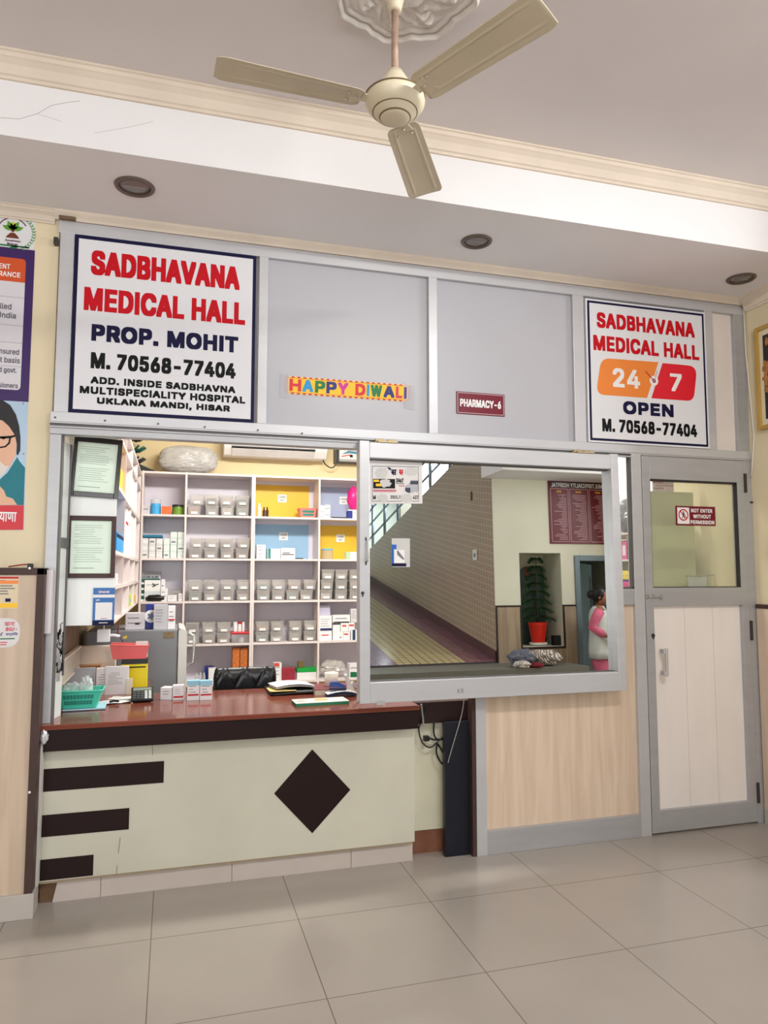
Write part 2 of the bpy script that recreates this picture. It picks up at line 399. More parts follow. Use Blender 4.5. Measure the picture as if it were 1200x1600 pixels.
# ================================================================== ALUMINIUM PARTITION
PY0, PY1 = -.02, .035
t = thing('aluminium_partition', 'grey aluminium partition frame with fixed panels around the pharmacy counter', 'partition', (1.45, .01, 0))
part = t
def zz(px, py): return W(px, py, PY0)[1]
def xx(px, py): return W(px, py, PY0)[0]
zt1, zt0 = 3.205, 3.145
zm1, zm0 = 2.262, 2.215
B(-.572, XR, PY0, PY1, zt0, zt1).build('top_rail', ALU, t, .002)
mb = B(-.575, XR, PY0-.006, PY1, zm0, zm1)
mid = mb.build('mid_rail', ALU, t, .002)
mb = B(-.575, 2.60, PY0-.012, PY0-.004, 2.206, 2.214).box(-.575, 2.60, PY0-.012, PY0-.004, 2.186, 2.193)
mb.build('sliding_track', ALUD, mid)
B(-.575, 2.60, PY0-.003, PY1, 2.193, 2.2149).build('track_channel', ALUS, mid)
B(-.575, .93, PY0-.006, PY1, 2.155, 2.186).build('opening_head', ALUD, t, .002)
mb = MB()
for px, py in ((86, 652), (164, 657), (247, 662), (320, 667), (403, 672), (472, 677)):
    x, z = W(px, py, PY0-.012); mb.lathe([(.005, 0), (.004, .002), (0, .002)], (x, PY0-.012, z), 10, (0, -1, 0))
mb.build('rivet', ALUS, mid)
def upr(name, px0, px1, pym, z0, z1, m=ALU, y0=PY0-.001, y1=PY1):
    return B(xx(px0, pym), xx(px1, pym), y0, y1, z0, z1).build(name, m, part, .002)
upr('stile', 89, 112, 500, zm1, zt0)
mull_x = []
for a, b, y in ((403.5, 418, 530), (670, 683.5, 555), (897, 914, 580), (1104, 1117, 600)):
    upr('mullion', a, b, y, zm1, zt0)
upr('stile', 1150, 1170, 600, zm1, zt0, ALUD)
B(xx(418, 530), xx(670, 555), .005, .012, zm1, zt0).build('fixed_panel', GREYP, t)
B(xx(683.5, 530), xx(897, 555), .005, .012, zm1, zt0).build('fixed_panel', GREYP, t)
B(xx(112, 530), xx(403, 530), .008, .012, zm1, zt0).build('fixed_panel', GREYP, t)
B(xx(914, 530), xx(1104, 530), .008, .012, zm1, zt0).build('fixed_panel', GREYP, t)
B(xx(1117, 600), xx(1150, 600), .005, .012, zm1, zt0).build('fixed_panel', mat('ivory_panel_sheet', (226, 216, 208), .35, 0, .02), t)
# below the mid rail
B(-.575, -.524, PY0, PY1, .8105, zm0-.06).build('jamb', ALUD, t, .002)
B(-.53, -.517, PY0+.008, .045, .8105, 2.155).build('jamb_lip', ALUS, t)
xs0, xs1 = xx(744, 1200), xx(760, 1200)
B(xs0, xs1, PY0-.004, PY1, 0, zm0-.02).build('post', ALU, t, .002)
B(xs0-.022, xs0, PY0, PY1, 0, zm0-.02).build('post_lining', TRIMB, t)
xe0, xe1 = xx(989, 830), xx(1004.5, 830)
B(xe0, xe1, PY0-.002, PY1, 0, zm0).build('post', ALU, t, .002)
zb = .125
B(xs1, xe0, PY0-.002, PY1, 0, zb).build('bottom_rail', ALUD, t, .002)
zr1, zr0 = zz(985, 920), zz(985, 945)
B(xs1, xe0, PY0, PY1, zr0, zr1).build('sill_rail', ALUD, t, .002)
B(xs1, xe0, .0, .012, zb, zr0).build('lower_panel', LAM, t)
B(xx(950, 830), xe0, .008, .012, zr1, zm0).build('glass', clear('window_glass', (236, 244, 242), .07, .03), t)
mb = B(xe0-.012, xe0, PY0+.003, .01, zr1, zm0-.01).box(xx(950, 830), xe0, PY0+.003, .01, zm0-.022, zm0-.01).box(xx(950, 830), xe0, PY0+.003, .01, zr1, zr1+.01)
mb.build('glazing_bead', ALUS, t)
B(XR-.055, XR, PY0-.001, PY1, 0, zm0).build('post', ALUD, t, .002)
B(xe1, XR, PY0-.004, PY1, zm0-.012, zm0).build('door_head', ALUD, t)

# ------------------------------------------------------------------ the door
x0, x1 = xe1+.004, XR-.057
zd = zm0-.014
d = thing('door_1', 'aluminium door with glazed top and white lower panel', 'door', ((x0+x1)/2, 0, 0)); d['kind'] = 'structure'
sw = .055
B(x0, x0+sw, PY0-.003, .03, .012, zd).build('stile', ALUD, d, .002)
B(x1-sw, x1, PY0-.003, .03, .012, zd).build('stile', ALUD, d, .002)
zg0, zg1 = zz(1088, 918), zz(1082, 751)
zmid0 = zz(1090, 946)
B(x0+sw, x1-sw, PY0-.002, .03, zg1, zd).build('top_rail', ALUD, d, .002)
B(x0+sw, x1-sw, PY0-.002, .03, zmid0, zg0).build('mid_rail', ALUD, d, .002)
B(x0+sw, x1-sw, PY0-.002, .03, .012, .135).build('bottom_rail', ALUD, d, .002)
B(x0+sw, x1-sw, .002, .01, .135, zmid0).build('lower_panel', mat('white_door_panel', (236, 228, 222), .45, 0, .03, 2.5, (4, 1, 1)), d)
mb = MB()
for f in (.36, .68): mb.box(x0+sw+(x1-x0-2*sw)*f, x0+sw+(x1-x0-2*sw)*f+.002, .0012, .003, .135, zmid0)
mb.build('panel_joint', mat('panel_joint_grey', (196, 186, 180)), d)
B(x0+sw, x1-sw, .004, .008, zg0, zg1).build('glass', clear('door_glass', (232, 238, 226), .10, .04), d)
mb = B(x0+sw, x1-sw, PY0+.004, .004, zg1-.012, zg1).box(x1-sw-.012, x1-sw, PY0+.004, .004, zg0, zg1).box(x0+sw, x0+sw+.006, PY0+.004, .004, zg0, zg1).box(x0+sw, x1-sw, PY0+.004, .004, zg0, zg0+.005)
mb.build('glazing_bead', mat('dark_rubber', (44, 42, 42), .5), d)
# handle
hx, hz1 = W(1036, 1012, -.03); hz0 = W(1036, 1056, -.03)[1]
mb = B(hx-.008, hx+.01, -.065, -.05, hz0, hz1)
h = mb.build('handle', mat('satin_handle', (214, 208, 204), .3, .5), d, .004)
mb = B(hx-.02, hx+.012, -.062, PY0-.003, hz1-.03, hz1-.006).box(hx-.02, hx+.012, -.062, PY0-.003, hz0+.006, hz0+.03)
mb.build('handle_bracket', ALU, h, .003)
x, z = W(1020, 993, PY0)
mb = MB().lathe([(.013, 0), (.011, .004), (0, .004)], (x, PY0-.003, z), 16, (0, -1, 0), 1, 1).box(x-.004, x+.004, PY0-.0075, PY0-.003, z-.02, z)
mb.build('keyhole', mat('dark_metal', (70, 68, 66), .4, .6), d)
# sliding bolt across the joint
bx0, bz = W(1010, 932, PY0); bx1 = W(1033, 932, PY0)[0]
mb = MB().tube([(bx0, -.03, bz), (bx1, -.03, bz)], .005, 8).tube([(bx1-.012, -.03, bz), (bx1-.012, -.05, bz-.012)], .004, 8)
bo = mb.build('bolt', mat('chrome', (205, 205, 205), .2, .9), d)
mb = MB()
for f in (0, .4, .95):
    x = bx0+(bx1-bx0)*f; mb.box(x-.006, x+.006, -.036, PY0-.003, bz-.012, bz+.012)
mb.build('bolt_keeper', STEEL, bo, .002)
for py in (747+8, 985, 1232+6):
    x, z = W(1163 if py < 800 else (1174 if py < 1000 else 1187), py, PY0)
    B(x1-.006, x1+.012, PY0-.012, PY0-.002, z-.06, z+.06).build('hinge', mat('dark_hinge', (66, 58, 54), .5, .3), d, .002)
# no entry notice on the glass
q = lambda x, y: (940+x/4.21, 680+y/4.21)
(nx0, nz1), (nx1, _), (_, nz0) = W(*q(487, 466), -.0), W(*q(749, 530), .0), W(*q(618, 595), .0)
nz1 = W(*q(618, 468), 0.)[1]
s = thing('warning_notice', 'maroon NOT ENTER WITHOUT PERMISSION notice on the door glass', 'sign', ((nx0+nx1)/2, 0, nz0))
B(nx0, nx1, .0005, .0035, nz0, nz1).build('plate', MAROON, s)
nw, nh = nx1-nx0, nz1-nz0
B(nx0+nw*.035, nx0+nw*.335, -.0003, .0004, nz0+nh*.08, nz0+nh*.92).build('white_field', INKW, s)
cx, cz, rr = nx0+nw*.185, nz0+nh*.54, nh*.30
mb = MB(); n = 40
for r0, r1 in ((rr*.8, rr),):
    for i in range(n):
        a, b_ = 2*pi*i/n, 2*pi*(i+1)/n
        mb.add([(cx+r0*cos(a), -.0008, cz+r0*sin(a)), (cx+r1*cos(a), -.0008, cz+r1*sin(a)), (cx+r1*cos(b_), -.0008, cz+r1*sin(b_)), (cx+r0*cos(b_), -.0008, cz+r0*sin(b_))], [(0, 1, 2, 3)])
mb.obox((cx-rr*.66, -.0008, cz+rr*.58), (rr*.12, 0, rr*.12), (rr*1.2, 0, -rr*1.2), (0, .0003, 0))
mb.build('prohibition_ring', INKR, s, clean=False)
mb = MB().ball((cx+rr*.05, -.0006, cz+rr*.5), rr*.13, .0003, rr*.13, 10, 6)
for a, b_, w_ in (((.05, .35), (0, -.1), .2), ((0, -.08), (-.3, -.65), .12), ((0, -.08), (.28, -.62), .12), ((.08, .25), (-.32, -.05), .1), ((.1, .25), (.36, 0), .1)):
    A_, B_ = Vector((cx+a[0]*rr, -.0009, cz+a[1]*rr)), Vector((cx+b_[0]*rr, -.0009, cz+b_[1]*rr)); D_ = (B_-A_); N_ = Vector((-D_.z, 0, D_.x)).normalized()*w_*rr/2
    mb.obox(A_-N_, D_, N_*2, (0, .0003, 0))
mb.build('walking_figure', INKK, s)
for i, (tx, f0, f1) in enumerate((('NOT ENTER', .38, .92), ('WITHOUT', .43, .88), ('PERMISSION', .36, .96))):
    lettering(tx, *front(nx0+nw*f0, nx0+nw*f1, nz0+nh*(.68-.3*i), nz0+nh*(.88-.3*i), .0), INKW, s, .05)

# ================================================================== SIGNS ON THE PARTITION
c2 = lambda x, y: (x/2.727, 320+y/2.727)
c4 = lambda x, y: (780+x/2.857, 400+y/2.857)
def sign_line(s, conv, x0, x1, l0, l1, r0, r1, y, m, parent, bold=.055):
    a, b_ = W(*conv(x0, (l0+l1)/2), y)[0], W(*conv(x1, (r0+r1)/2), y)[0]
    zt = (W(*conv(x0, l0), y)[1]+W(*conv(x1, r0), y)[1])/2; zb_ = (W(*conv(x0, l1), y)[1]+W(*conv(x1, r1), y)[1])/2
    return lettering(s, *front(a, b_, zb_, zt, y), m, parent, bold)
YS = -.028
a, b_ = W(*c2(307, 500), YS)[0], W(*c2(1087, 580), YS)[0]
z1 = (W(*c2(318, 125), YS)[1]+W(*c2(1090, 220), YS)[1])/2; z0 = (W(*c2(297, 880), YS)[1]+W(*c2(1083, 932), YS)[1])/2
s = thing('sign_board', 'large white SADBHAVANA MEDICAL HALL PROP. MOHIT sign with navy border above the counter', 'sign', ((a+b_)/2, YS, z0))
B(a, b_, YS+.001, .008, z0, z1).build('border', INKN, s)
B(a+.017, b_-.017, YS, YS+.0009, z0+.017, z1-.017).build('face', SIGNW, s)
for args in (('SADBHAVANA', c2, 388, 1022, 195, 298, 262, 365, INKR, .06), ('MEDICAL HALL', c2, 358, 1045, 348, 448, 418, 515, INKR, .06),
             ('PROP. MOHIT', c2, 390, 1015, 507, 580, 562, 632, INKN, .075), ('M. 70568-77404', c2, 387, 1004, 627, 697, 675, 742, INKK, .06),
             ('ADD. INSIDE SADBHAVNA', c2, 386, 1003, 731, 762, 774, 803, INKK, .08), ('MULTISPECIALITY HOSPITAL', c2, 340, 1045, 771, 803, 817, 848, INKK, .08),
             ('UKLANA MANDI, HISAR', c2, 413, 980, 823, 855, 853, 885, INKK, .08)):
    sign_line(*args[:8], YS, args[8], s, args[9])
a, b_ = W(*c4(392, 500), YS)[0], W(*c4(929, 550), YS)[0]
z1 = (W(*c4(383, 190), YS)[1]+W(*c4(918, 250), YS)[1])/2; z0 = (W(*c4(400, 828), YS)[1]+W(*c4(940, 862), YS)[1])/2
s = thing('sign_board', 'white SADBHAVANA MEDICAL HALL 24 7 OPEN sign with orange and red badge above the door', 'sign', ((a+b_)/2, YS, z0))
B(a, b_, YS+.001, .008, z0, z1).build('border', SIGNW, s)
e = .011
mb = MB()
mb.box(a+e, b_-e, YS+.0002, YS+.0009, z0+e, z1-e); mb.build('navy_outline', INKN, s)
B(a+e+.014, b_-e-.014, YS-.0006, YS+.0001, z0+e+.014, z1-e-.014).build('face', SIGNW, s)
YS2 = YS-.0007
for args in (('SADBHAVANA', c4, 435, 872, 253, 322, 296, 364, INKR, .06), ('MEDICAL HALL', c4, 420, 892, 353, 422, 398, 465, INKR, .06),
             ('OPEN', c4, 553, 778, 648, 706, 662, 720, INKN, .08), ('M. 70568-77404', c4, 460, 883, 727, 785, 750, 808, INKK, .06)):
    sign_line(*args[:8], YS2, args[8], s, args[9])
def P4(x, y, yy): v = W(*c4(x, y), yy); return (v[0], v[1])
def rounded(pts, rad, n=8):
    out = []
    for i, p in enumerate(pts):
        r = rad[i]
        if not r: out.append(p); continue
        p = Vector(p); a_ = Vector(pts[i-1]); b2 = Vector(pts[(i+1) % len(pts)])
        s0 = p+(a_-p).normalized()*r; s1 = p+(b2-p).normalized()*r
        for k in range(n+1):
            u = k/n; out.append(tuple(s0*(1-u)**2+p*2*u*(1-u)+s1*u*u))
    return out
og = rounded([P4(462, 457, YS2), P4(708, 474, YS2), P4(658, 634, YS2), P4(470, 620, YS2), P4(420, 560, YS2)], [.03, 0, 0, .03, .06])
og = rounded([P4(455, 455, YS2), P4(711, 474, YS2), P4(660, 634, YS2), P4(432, 618, YS2)], [.06, 0, 0, .06])
MB().prism(og, YS2, YS2-.0004, 'xz').build('orange_badge', mat('orange_print', (238, 134, 52), .4, 0, 0), s)
rd = rounded([P4(729, 478, YS2), P4(884, 492, YS2), P4(868, 648, YS2), P4(679, 635, YS2)], [0, .07, .05, 0])
MB().prism(rd, YS2, YS2-.0004, 'xz').build('red_badge', mat('scarlet_print', (222, 24, 44), .4, 0, 0), s)
YS3 = YS2-.0006
sign_line('24', c4, 507, 628, 500, 585, 508, 592, YS3, INKW, s, .045); sign_line('7', c4, 763, 815, 524, 603, 527, 606, YS3, INKW, s, .045)
cx, cz = P4(691, 557, YS3)
MB().lathe([(.030, 0), (.030, .0004), (0, .0004)], (cx, YS3, cz), 28, (0, -1, 0)).build('clock_disc', INKW, s)
mb = MB()
def hand(mb, a, b_, w_, y):
    A_, B_ = Vector((a[0], y, a[1])), Vector((b_[0], y, b_[1])); D_ = B_-A_; N_ = Vector((-D_.z, 0, D_.x)).normalized()*w_/2; mb.obox(A_-N_, D_, N_*2, (0, .0003, 0))
hand(mb, P4(653, 515, YS3), P4(698, 565, YS3), .006, YS3-.0008); hand(mb, P4(706, 512, YS3), P4(688, 568, YS3), .003, YS3-.0008)
mb.lathe([(.012, 0), (.012, .0003), (0, .0003)], (cx, YS3-.0005, cz), 20, (0, -1, 0))
mb.build('clock_hands', mat('clock_red', (170, 20, 40), .4, 0, 0), s)
MB().lathe([(.004, 0), (.004, .0003), (0, .0003)], (cx, YS3-.0011, cz), 12, (0, -1, 0)).build('clock_hub', INKW, s)

# HAPPY DIWALI banner
c3 = lambda x, y: (380+x/2.727, 370+y/2.727)
yb = .004
p00, p10, p11, p01 = [Vector((W(*c3(*q_), yb)[0], yb, W(*c3(*q_), yb)[1])) for q_ in ((178, 668), (708, 700), (712, 632), (178, 588))]
U, V = ((p10-p00)+(p11-p01))/2, ((p01-p00)+(p11-p10))/2
s = thing('paper_banner', 'yellow HAPPY DIWALI paper strip taped on the grey panel', 'banner', p00+U/2)
MB().obox(p00, U, V, (0, -.001, 0)).build('strip', mat('red_check_border', (206, 60, 50), .5, 0, 0), s)
for w_ in (0, 1):
    mb = MB()
    for i in range(1, 44, 2): mb.obox(p00+U*(i/44)+V*(.93*w_)+Vector((0, -.0013, 0)), U/44, V*.07, (0, .0002, 0))
    mb.build('border_checks', mat('pale_yellow_print', (240, 214, 120), .5, 0, 0), s)
MB().obox(p00+U*.018+V*.1+Vector((0, -.0016, 0)), U*.964, V*.8, (0, .0003, 0)).build('yellow_field', mat('yellow_print', (248, 196, 40), .5, 0, 0), s)
cols = [(214, 48, 60), (30, 150, 210), (24, 120, 60), (30, 40, 120), (206, 48, 150), (214, 40, 60), (40, 150, 210), (24, 120, 70), (40, 40, 120), (214, 48, 90), (60, 60, 150)]
xs = [(195, 243), (248, 293), (300, 342), (347, 390), (395, 440), (470, 513), (519, 530), (536, 585), (592, 640), (646, 675), (682, 694)]
k = 0
for ch, (xa, xb), cc in zip('HAPPYDIWALI', xs, cols):
    f0, f1 = (xa-178)/532, (xb-178)/532
    O = p00+U*f0+V*.17+Vector((0, -.0017, 0))
    lettering(ch, O, U*(f1-f0), V*.68, mat('letter_print_%d' % cols.index(cc), cc, .5, 0, 0), s, .07, plain=False)
mb = MB()
TAPE = clear('clear_tape', (235, 235, 238), .35, .12)
MB().obox(p10+Vector((-.03, -.002, -.04)), (.06, 0, -.01), (0, 0, .14), (0, .0005, 0)).build('tape', TAPE, s)
mb.obox(p00+Vector((-.025, -.002, -.02)), (.045, 0, 0), (0, 0, .13), (0, .0005, 0))
mb.build('tape', TAPE, s)
# PHARMACY-6 plate
a, b_ = W(*c3(908, 710), yb)[0], W(*c3(1113, 715), yb)[0]; z1 = W(*c3(1010, 666), yb)[1]; z0 = W(*c3(1010, 760), yb)[1]
s = thing('room_plate', 'maroon PHARMACY-6 plate on the grey panel', 'sign', ((a+b_)/2, yb, z0))
B(a, b_, yb-.004, yb+.001, z0, z1).build('plate', MAROON, s, .001)
mb = MB(); e = .006
for q_ in ((a+e, b_-e, z0+e, z0+e+.0018), (a+e, b_-e, z1-e-.0018, z1-e), (a+e, a+e+.0018, z0+e, z1-e), (b_-e-.0018, b_-e, z0+e, z1-e)): mb.box(q_[0], q_[1], yb-.0046, yb-.0041, q_[2], q_[3])
mb.build('white_outline', INKW, s)
lettering('PHARMACY-6', *front(a+(b_-a)*.07, a+(b_-a)*.92, z0+(z1-z0)*.33, z0+(z1-z0)*.68, yb-.0041), INKW, s, .05)

# ================================================================== FLAP WINDOW WITH MIRROR GLASS
FY0, FY1 = -.085, -.018
wl = W(561, 900, FY0)[0]; wr = W(971, 900, FY0)[0]; ztop = 2.19; zbot = (W(567, 1102, -.11)[1]+W(974, 1078, -.11)[1])/2
HX = (wl+wr)/2
w1 = thing('window_1', 'aluminium framed flap window of mirror glass hanging over the counter', 'window', (HX, -.035, ztop)); w1['kind'] = 'structure'
ml = W(577, 900, FY0)[0]; mr = (W(959.5, 900, FY0)[0]+W(951, 900, -.04)[0])/2
mt = W(760, 724, FY0)[1]; mb0 = (W(600, 1066, -.105)[1]+W(940, 1051, -.105)[1])/2
B(wl, ml, FY0, FY1, zbot, ztop).build('stile', ALU, w1, .003)
B(mr, wr, FY0, FY1, zbot, ztop).build('stile', ALU, w1, .003)
B(ml, mr, FY0+.001, FY1, mt, ztop-.006).build('top_rail', ALU, w1, .003)
B(ml, mr, FY0+.001, FY1, zbot, mb0).build('bottom_rail', ALU, w1, .003)
mm = bpy.data.materials.new('mirror_glass'); mm.use_nodes = True
nb = mm.node_tree.nodes['Principled BSDF']; nb.inputs['Base Color'].default_value = (.74, .77, .76, 1); nb.inputs['Metallic'].default_value = 1; nb.inputs['Roughness'].default_value = 0.0
B(ml-.01, mr+.01, -.0349, -.030, mb0-.01, mt+.01).build('mirror_pane', mm, w1)
mb = B(ml, ml+.004, -.05, -.035, mb0, mt).box(ml, mr, -.05, -.035, mt-.005, mt).box(ml, mr, -.05, -.035, mb0, mb0+.004)
mb.build('glazing_bead', ALUS, w1)
hx, z1 = W(571.5, 846, FY0); z0 = W(571.5, 877, FY0)[1]
mb = MB().tube([(hx+.004, FY0+.002, z1), (hx+.004, FY0-.025, z1-.01), (hx+.004, FY0-.03, (z0+z1)/2), (hx+.004, FY0-.025, z0+.01), (hx+.004, FY0+.002, z0)], .007, 8)
h = mb.build('pull_handle', mat('white_enamel', (226, 226, 226), .3), w1, smooth=True)
mb = MB()
for z_ in (z0-.008, z0-.016, z1+.008, z1+.016): mb.lathe([(.005, 0), (.004, .003), (0, .003)], (hx-.002, FY0, z_), 10, (0, -1, 0))
mb.build('screw', mat('dark_metal', (70, 68, 66)), h)
x, z = W(565.5, 927, FY0)
MB().lathe([(.009, 0), (.008, .004), (0, .004)], (x, FY0, z), 14, (0, -1, 0)).box(x-.003, x+.003, FY0-.005, FY0, z-.018, z).build('lock', mat('dark_metal', (70, 68, 66)), w1)
BRASS = mat('brass_hinge', (176, 158, 122), .4, .5)
for px in (606, 915):
    x = W(px, 690, FY0)[0]
    mb = B(x-.055, x+.055, FY0-.004, FY0+.03, ztop-.006, ztop+.004).tube([(x-.06, -.04, ztop+.006), (x+.06, -.04, ztop+.006)], .006, 8)
    mb.box(x-.055, x-.012, -.05, -.03, ztop, ztop+.02).box(x+.012, x+.055, -.05, -.03, ztop, ztop+.02)
    mb.build('hinge', BRASS, w1, .001)
x, z = W(720, 1080, -.11)
lettering('KR', *front(x-.018, x+.018, z-.012, z+.012, FY0+.001), INKG, w1, .0, True, 'pen_mark')
x, z = W(595, 1098, -.11)
B(x-.022, x+.022, FY0-.002, FY0+.001, z-.012, z+.008).build('maker_label', mat('silver_label', (168, 168, 166), .4), w1)
w1.rotation_euler = (-TILT, 0, 0)
# sheets stuck on the mirror glass ------------------------------------------
def pane(px, py, lift=.002):
    d = ray(px, py); p0 = HINGE+MN*lift; t = (p0-EYEP).dot(MN)/d.dot(MN); return EYEP+d*t
def pane_quad(px0, py0, px1, py1, lift=.002):
    O = pane(px0, py1, lift); return O, pane(px1, py1, lift)-O, pane(px0, py0, lift)-O
O, U, V = pane_quad(577, 719, 660, 787)
s = thing('ambulance_notice', 'torn white notice with a white van picture on the mirror glass', 'notice', O+U/2)
NN = MN*.0008
MB().obox(O, U, V, NN).build('sheet', mat('aged_paper', (222, 218, 216), .6, 0, .03), s)
def fr(mb, O, U, V, a0, a1, b0, b1, lift): return mb.obox(O+U*a0+V*b0+MN*lift, U*(a1-a0), V*(b1-b0), MN*.0003)
mb = MB()
for q_ in ((.05, .93, .05, .062), (.05, .93, .855, .867), (.05, .058, .05, .867), (.922, .93, .05, .867)): fr(mb, O, U, V, *q_, .0009)
mb.build('outline', mat('dark_grey_print', (70, 70, 76), .5, 0, 0), s)
def lt(tx, a0, a1, b0, b1, m, bold=.04, plain=False): return lettering(tx, O+U*a0+V*b0+MN*.0009, U*(a1-a0), V*(b1-b0), m, s, bold, plain)
lt('ेंस', .34, .51, .66, .84, INKN, .05, True); lt('स', .55, .64, .67, .79, INKR, .05, True)
lt('24x7', .50, .64, .49, .59, INKK, .06); 
mb = MB(); fr(mb, O, U, V, .07, .48, .35, .57, .0009); mb.build('black_panel', INKK, s)
mb = MB(); fr(mb, O, U, V, .08, .18, .5, .55, .0013); fr(mb, O, U, V, .12, .30, .4, .46, .0013); mb.build('yellow_words', mat('yellow_print', (248, 196, 40)), s)
mb = MB(); fr(mb, O, U, V, .5, .66, .455, .47, .0009); mb.build('underline', INKK, s)
mb = MB(); fr(mb, O, U, V, .55, .66, .40, .425, .0009); fr(mb, O, U, V, .07, .5, .27, .325, .0009); mb.build('red_line', mat('faded_red_print', (196, 120, 130), .5), s)
lt('M', .07, .12, .1, .19, INKK, .05); lt('3501,7', .39, .58, .1, .19, INKK, .03); lt('437', .82, .92, .1, .19, INKK, .03)
pts = [(.67, .3), (.67, .42), (.75, .46), (.77, .55), (.92, .55), (.94, .36), (.93, .29), (.9, .26), (.86, .28), (.82, .25), (.74, .25)]
MB().add([O+U*a+V*b_+MN*.0012 for a, b_ in pts], [tuple(range(len(pts)-1, -1, -1))]).build('van_body', mat('silver_grey_print', (176, 176, 184), .5), s, clean=False)
mb = MB().add([O+U*a+V*b_+MN*.0015 for a, b_ in ((.76, .45), (.78, .53), (.92, .53), (.92, .45))], [(0, 3, 2, 1)]).add([O+U*a+V*b_+MN*.0015 for a, b_ in ((.67, .29), (.67, .37), (.77, .37), (.77, .26), (.73, .25))], [(0, 4, 3, 2, 1)])
mb.build('van_dark', mat('navy_grey_print', (52, 58, 72), .5), s, clean=False)
def blob(mb, O, U, V, a, b_, ra, rb, lift, seed):
    rnd = random.Random(seed); n = 18; mb.add([O+U*(a+ra*cos(2*pi*i/n)*(.8+.4*rnd.random()))+V*(b_+rb*sin(2*pi*i/n)*(.8+.4*rnd.random()))+MN*lift for i in range(n)], [tuple(range(n))])
for q_ in ((.23, .7, .12, .14, .0018, 1), (.3, .47, .1, .1, .0019, 2), (.25, .13, .1, .09, .0018, 3), (.7, .13, .11, .11, .0019, 4), (.78, .75, .14, .1, .0018, 5)):
    mb = MB(); blob(mb, O, U, V, *q_); mb.build('torn_patch', mat('torn_paper_grey', (204, 202, 200), .8, 0, .05), s, clean=False)
O, U, V = pane_quad(612, 841, 640.5, 886)
s = thing('payment_sticker', 'half torn blue and white sticker on the mirror glass', 'sticker', O+U/2)
MB().obox(O, U, V, NN).build('sheet', mat('torn_paper_grey', (204, 202, 200)), s)
mb = MB(); fr(mb, O, U, V, .0, .12, .1, .78, .0009); fr(mb, O, U, V, .12, .26, .62, .78, .0009); mb.build('blue_edge', mat('royal_blue_print', (30, 96, 190), .5), s)
mb = MB(); fr(mb, O, U, V, .0, .8, .02, .13, .0009); mb.build('navy_foot', INKN, s)
mb = MB(); fr(mb, O, U, V, .13, .7, .14, .6, .0009); mb.build('white_field', INKW, s)
mb = MB(); mb.add([O+U*a+V*b_+MN*.0013 for a, b_ in ((.28, .56), (.34, .58), (.7, .28), (.62, .25), (.3, .42))], [(0, 4, 3, 2, 1)]); mb.build('torn_smudge', INKG, s, clean=False)

# ================================================================== POSTERS ON THE LEFT WALL
def wq(px, py, y=-.002): v = W(px, py, y); return Vector((v[0], y, v[1]))
def poly(name, pts, m, parent, lift, th=.0003):
    y = -.002-lift
    P = [W(px, py, y) for px, py in pts]
    return MB().prism(P, y, y-th, 'xz').build(name, m, parent, clean=True)
xw = W(-60, 480, -.002)[0]
PURP = mat('purple_poster', (56, 26, 92), .35, 0, .02)
a = W(54, 362, -.002)[0]; z1, z0 = W(30, 334, -.002)[1], W(30, 388, -.002)[1]
s = thing('emblem_poster', 'white emblem sheet with green lotus figure above the purple poster', 'poster', (a-.12, -.002, z0))
B(a-.26, a, -.002, -.0005, z0, z1).build('sheet', mat('emblem_sheet', (222, 222, 224), .35, 0, .01), s)
cx, cz = W(20, 361, -.003)
def petal(cx, cz, ang, L, wd): 
    d = Vector((cos(ang), sin(ang))); n = Vector((-d.y, d.x)); return [tuple(Vector((cx, cz))+d*L*t+n*wd*w_) for t, w_ in ((0, 0), (.3, .5), (.6, .5), (1, 0), (.6, -.5), (.3, -.5))]
for cc, angs in (((86, 150, 46), (20, 160, 60, 120)), ((206, 206, 60), (90,))):
    mb = MB()
    for an in angs: mb.prism(petal(cx, cz+.006, radians(an), .05 if an != 90 else .045, .022), -.0026, -.0029, 'xz')
    mb.build('lotus_petals', mat('petal_%d' % cc[0], cc, .5, 0, 0), s)
mb = MB().lathe([(.009, 0), (.009, .0003), (0, .0003)], (cx, -.0026, cz+.004), 14, (0, -1, 0)).prism([(cx-.03, cz-.035), (cx+.03, cz-.035), (cx+.022, cz-.022), (cx+.008, cz-.008), (cx-.008, cz-.008), (cx-.022, cz-.022)], -.0026, -.0029, 'xz')
mb.build('seated_figure', mat('brown_print', (110, 46, 34), .5, 0, 0), s)
mb = MB()
for r0, r1, a0, a1 in ((.062, .067, 30, 165),):
    for i in range(14):
        t0, t1 = radians(a0+(a1-a0)*i/14), radians(a0+(a1-a0)*(i+1)/14)
        mb.prism([(cx+r0*cos(t0), cz+r0*sin(t0)), (cx+r1*cos(t0), cz+r1*sin(t0)), (cx+r1*cos(t1), cz+r1*sin(t1)), (cx+r0*cos(t1), cz+r0*sin(t1))], -.0026, -.0029, 'xz')
mb.build('arch_line', mat('plum_print', (86, 30, 70), .5, 0, 0), s)
mb = MB()
for i in range(13):
    t = radians(-62+i*9.5); c0 = (cx+.092*cos(t), cz-.005+.088*sin(t)); mb.prism(petal(c0[0], c0[1], t+1.0, .016, .007), -.0026, -.0029, 'xz'); mb.prism(petal(c0[0], c0[1], t+2.2, .016, .007), -.0026, -.0029, 'xz')
mb.build('laurel', mat('leaf_print', (120, 160, 120), .5, 0, 0), s)
lettering('Ayushman', *front(cx-.032, cx+.036, cz-.054, cz-.043, -.0025), mat('plum_print', (86, 30, 70)), s, .06)
lettering('Bharat', *front(cx-.022, cx+.024, cz-.070, cz-.059, -.0025), mat('plum_print', (86, 30, 70)), s, .06)
B(cx-.2, cx+.075, -.0029, -.0026, z0+.004, z0+.012).build('green_bar', mat('green_print', (20, 110, 66), .5, 0, 0), s)
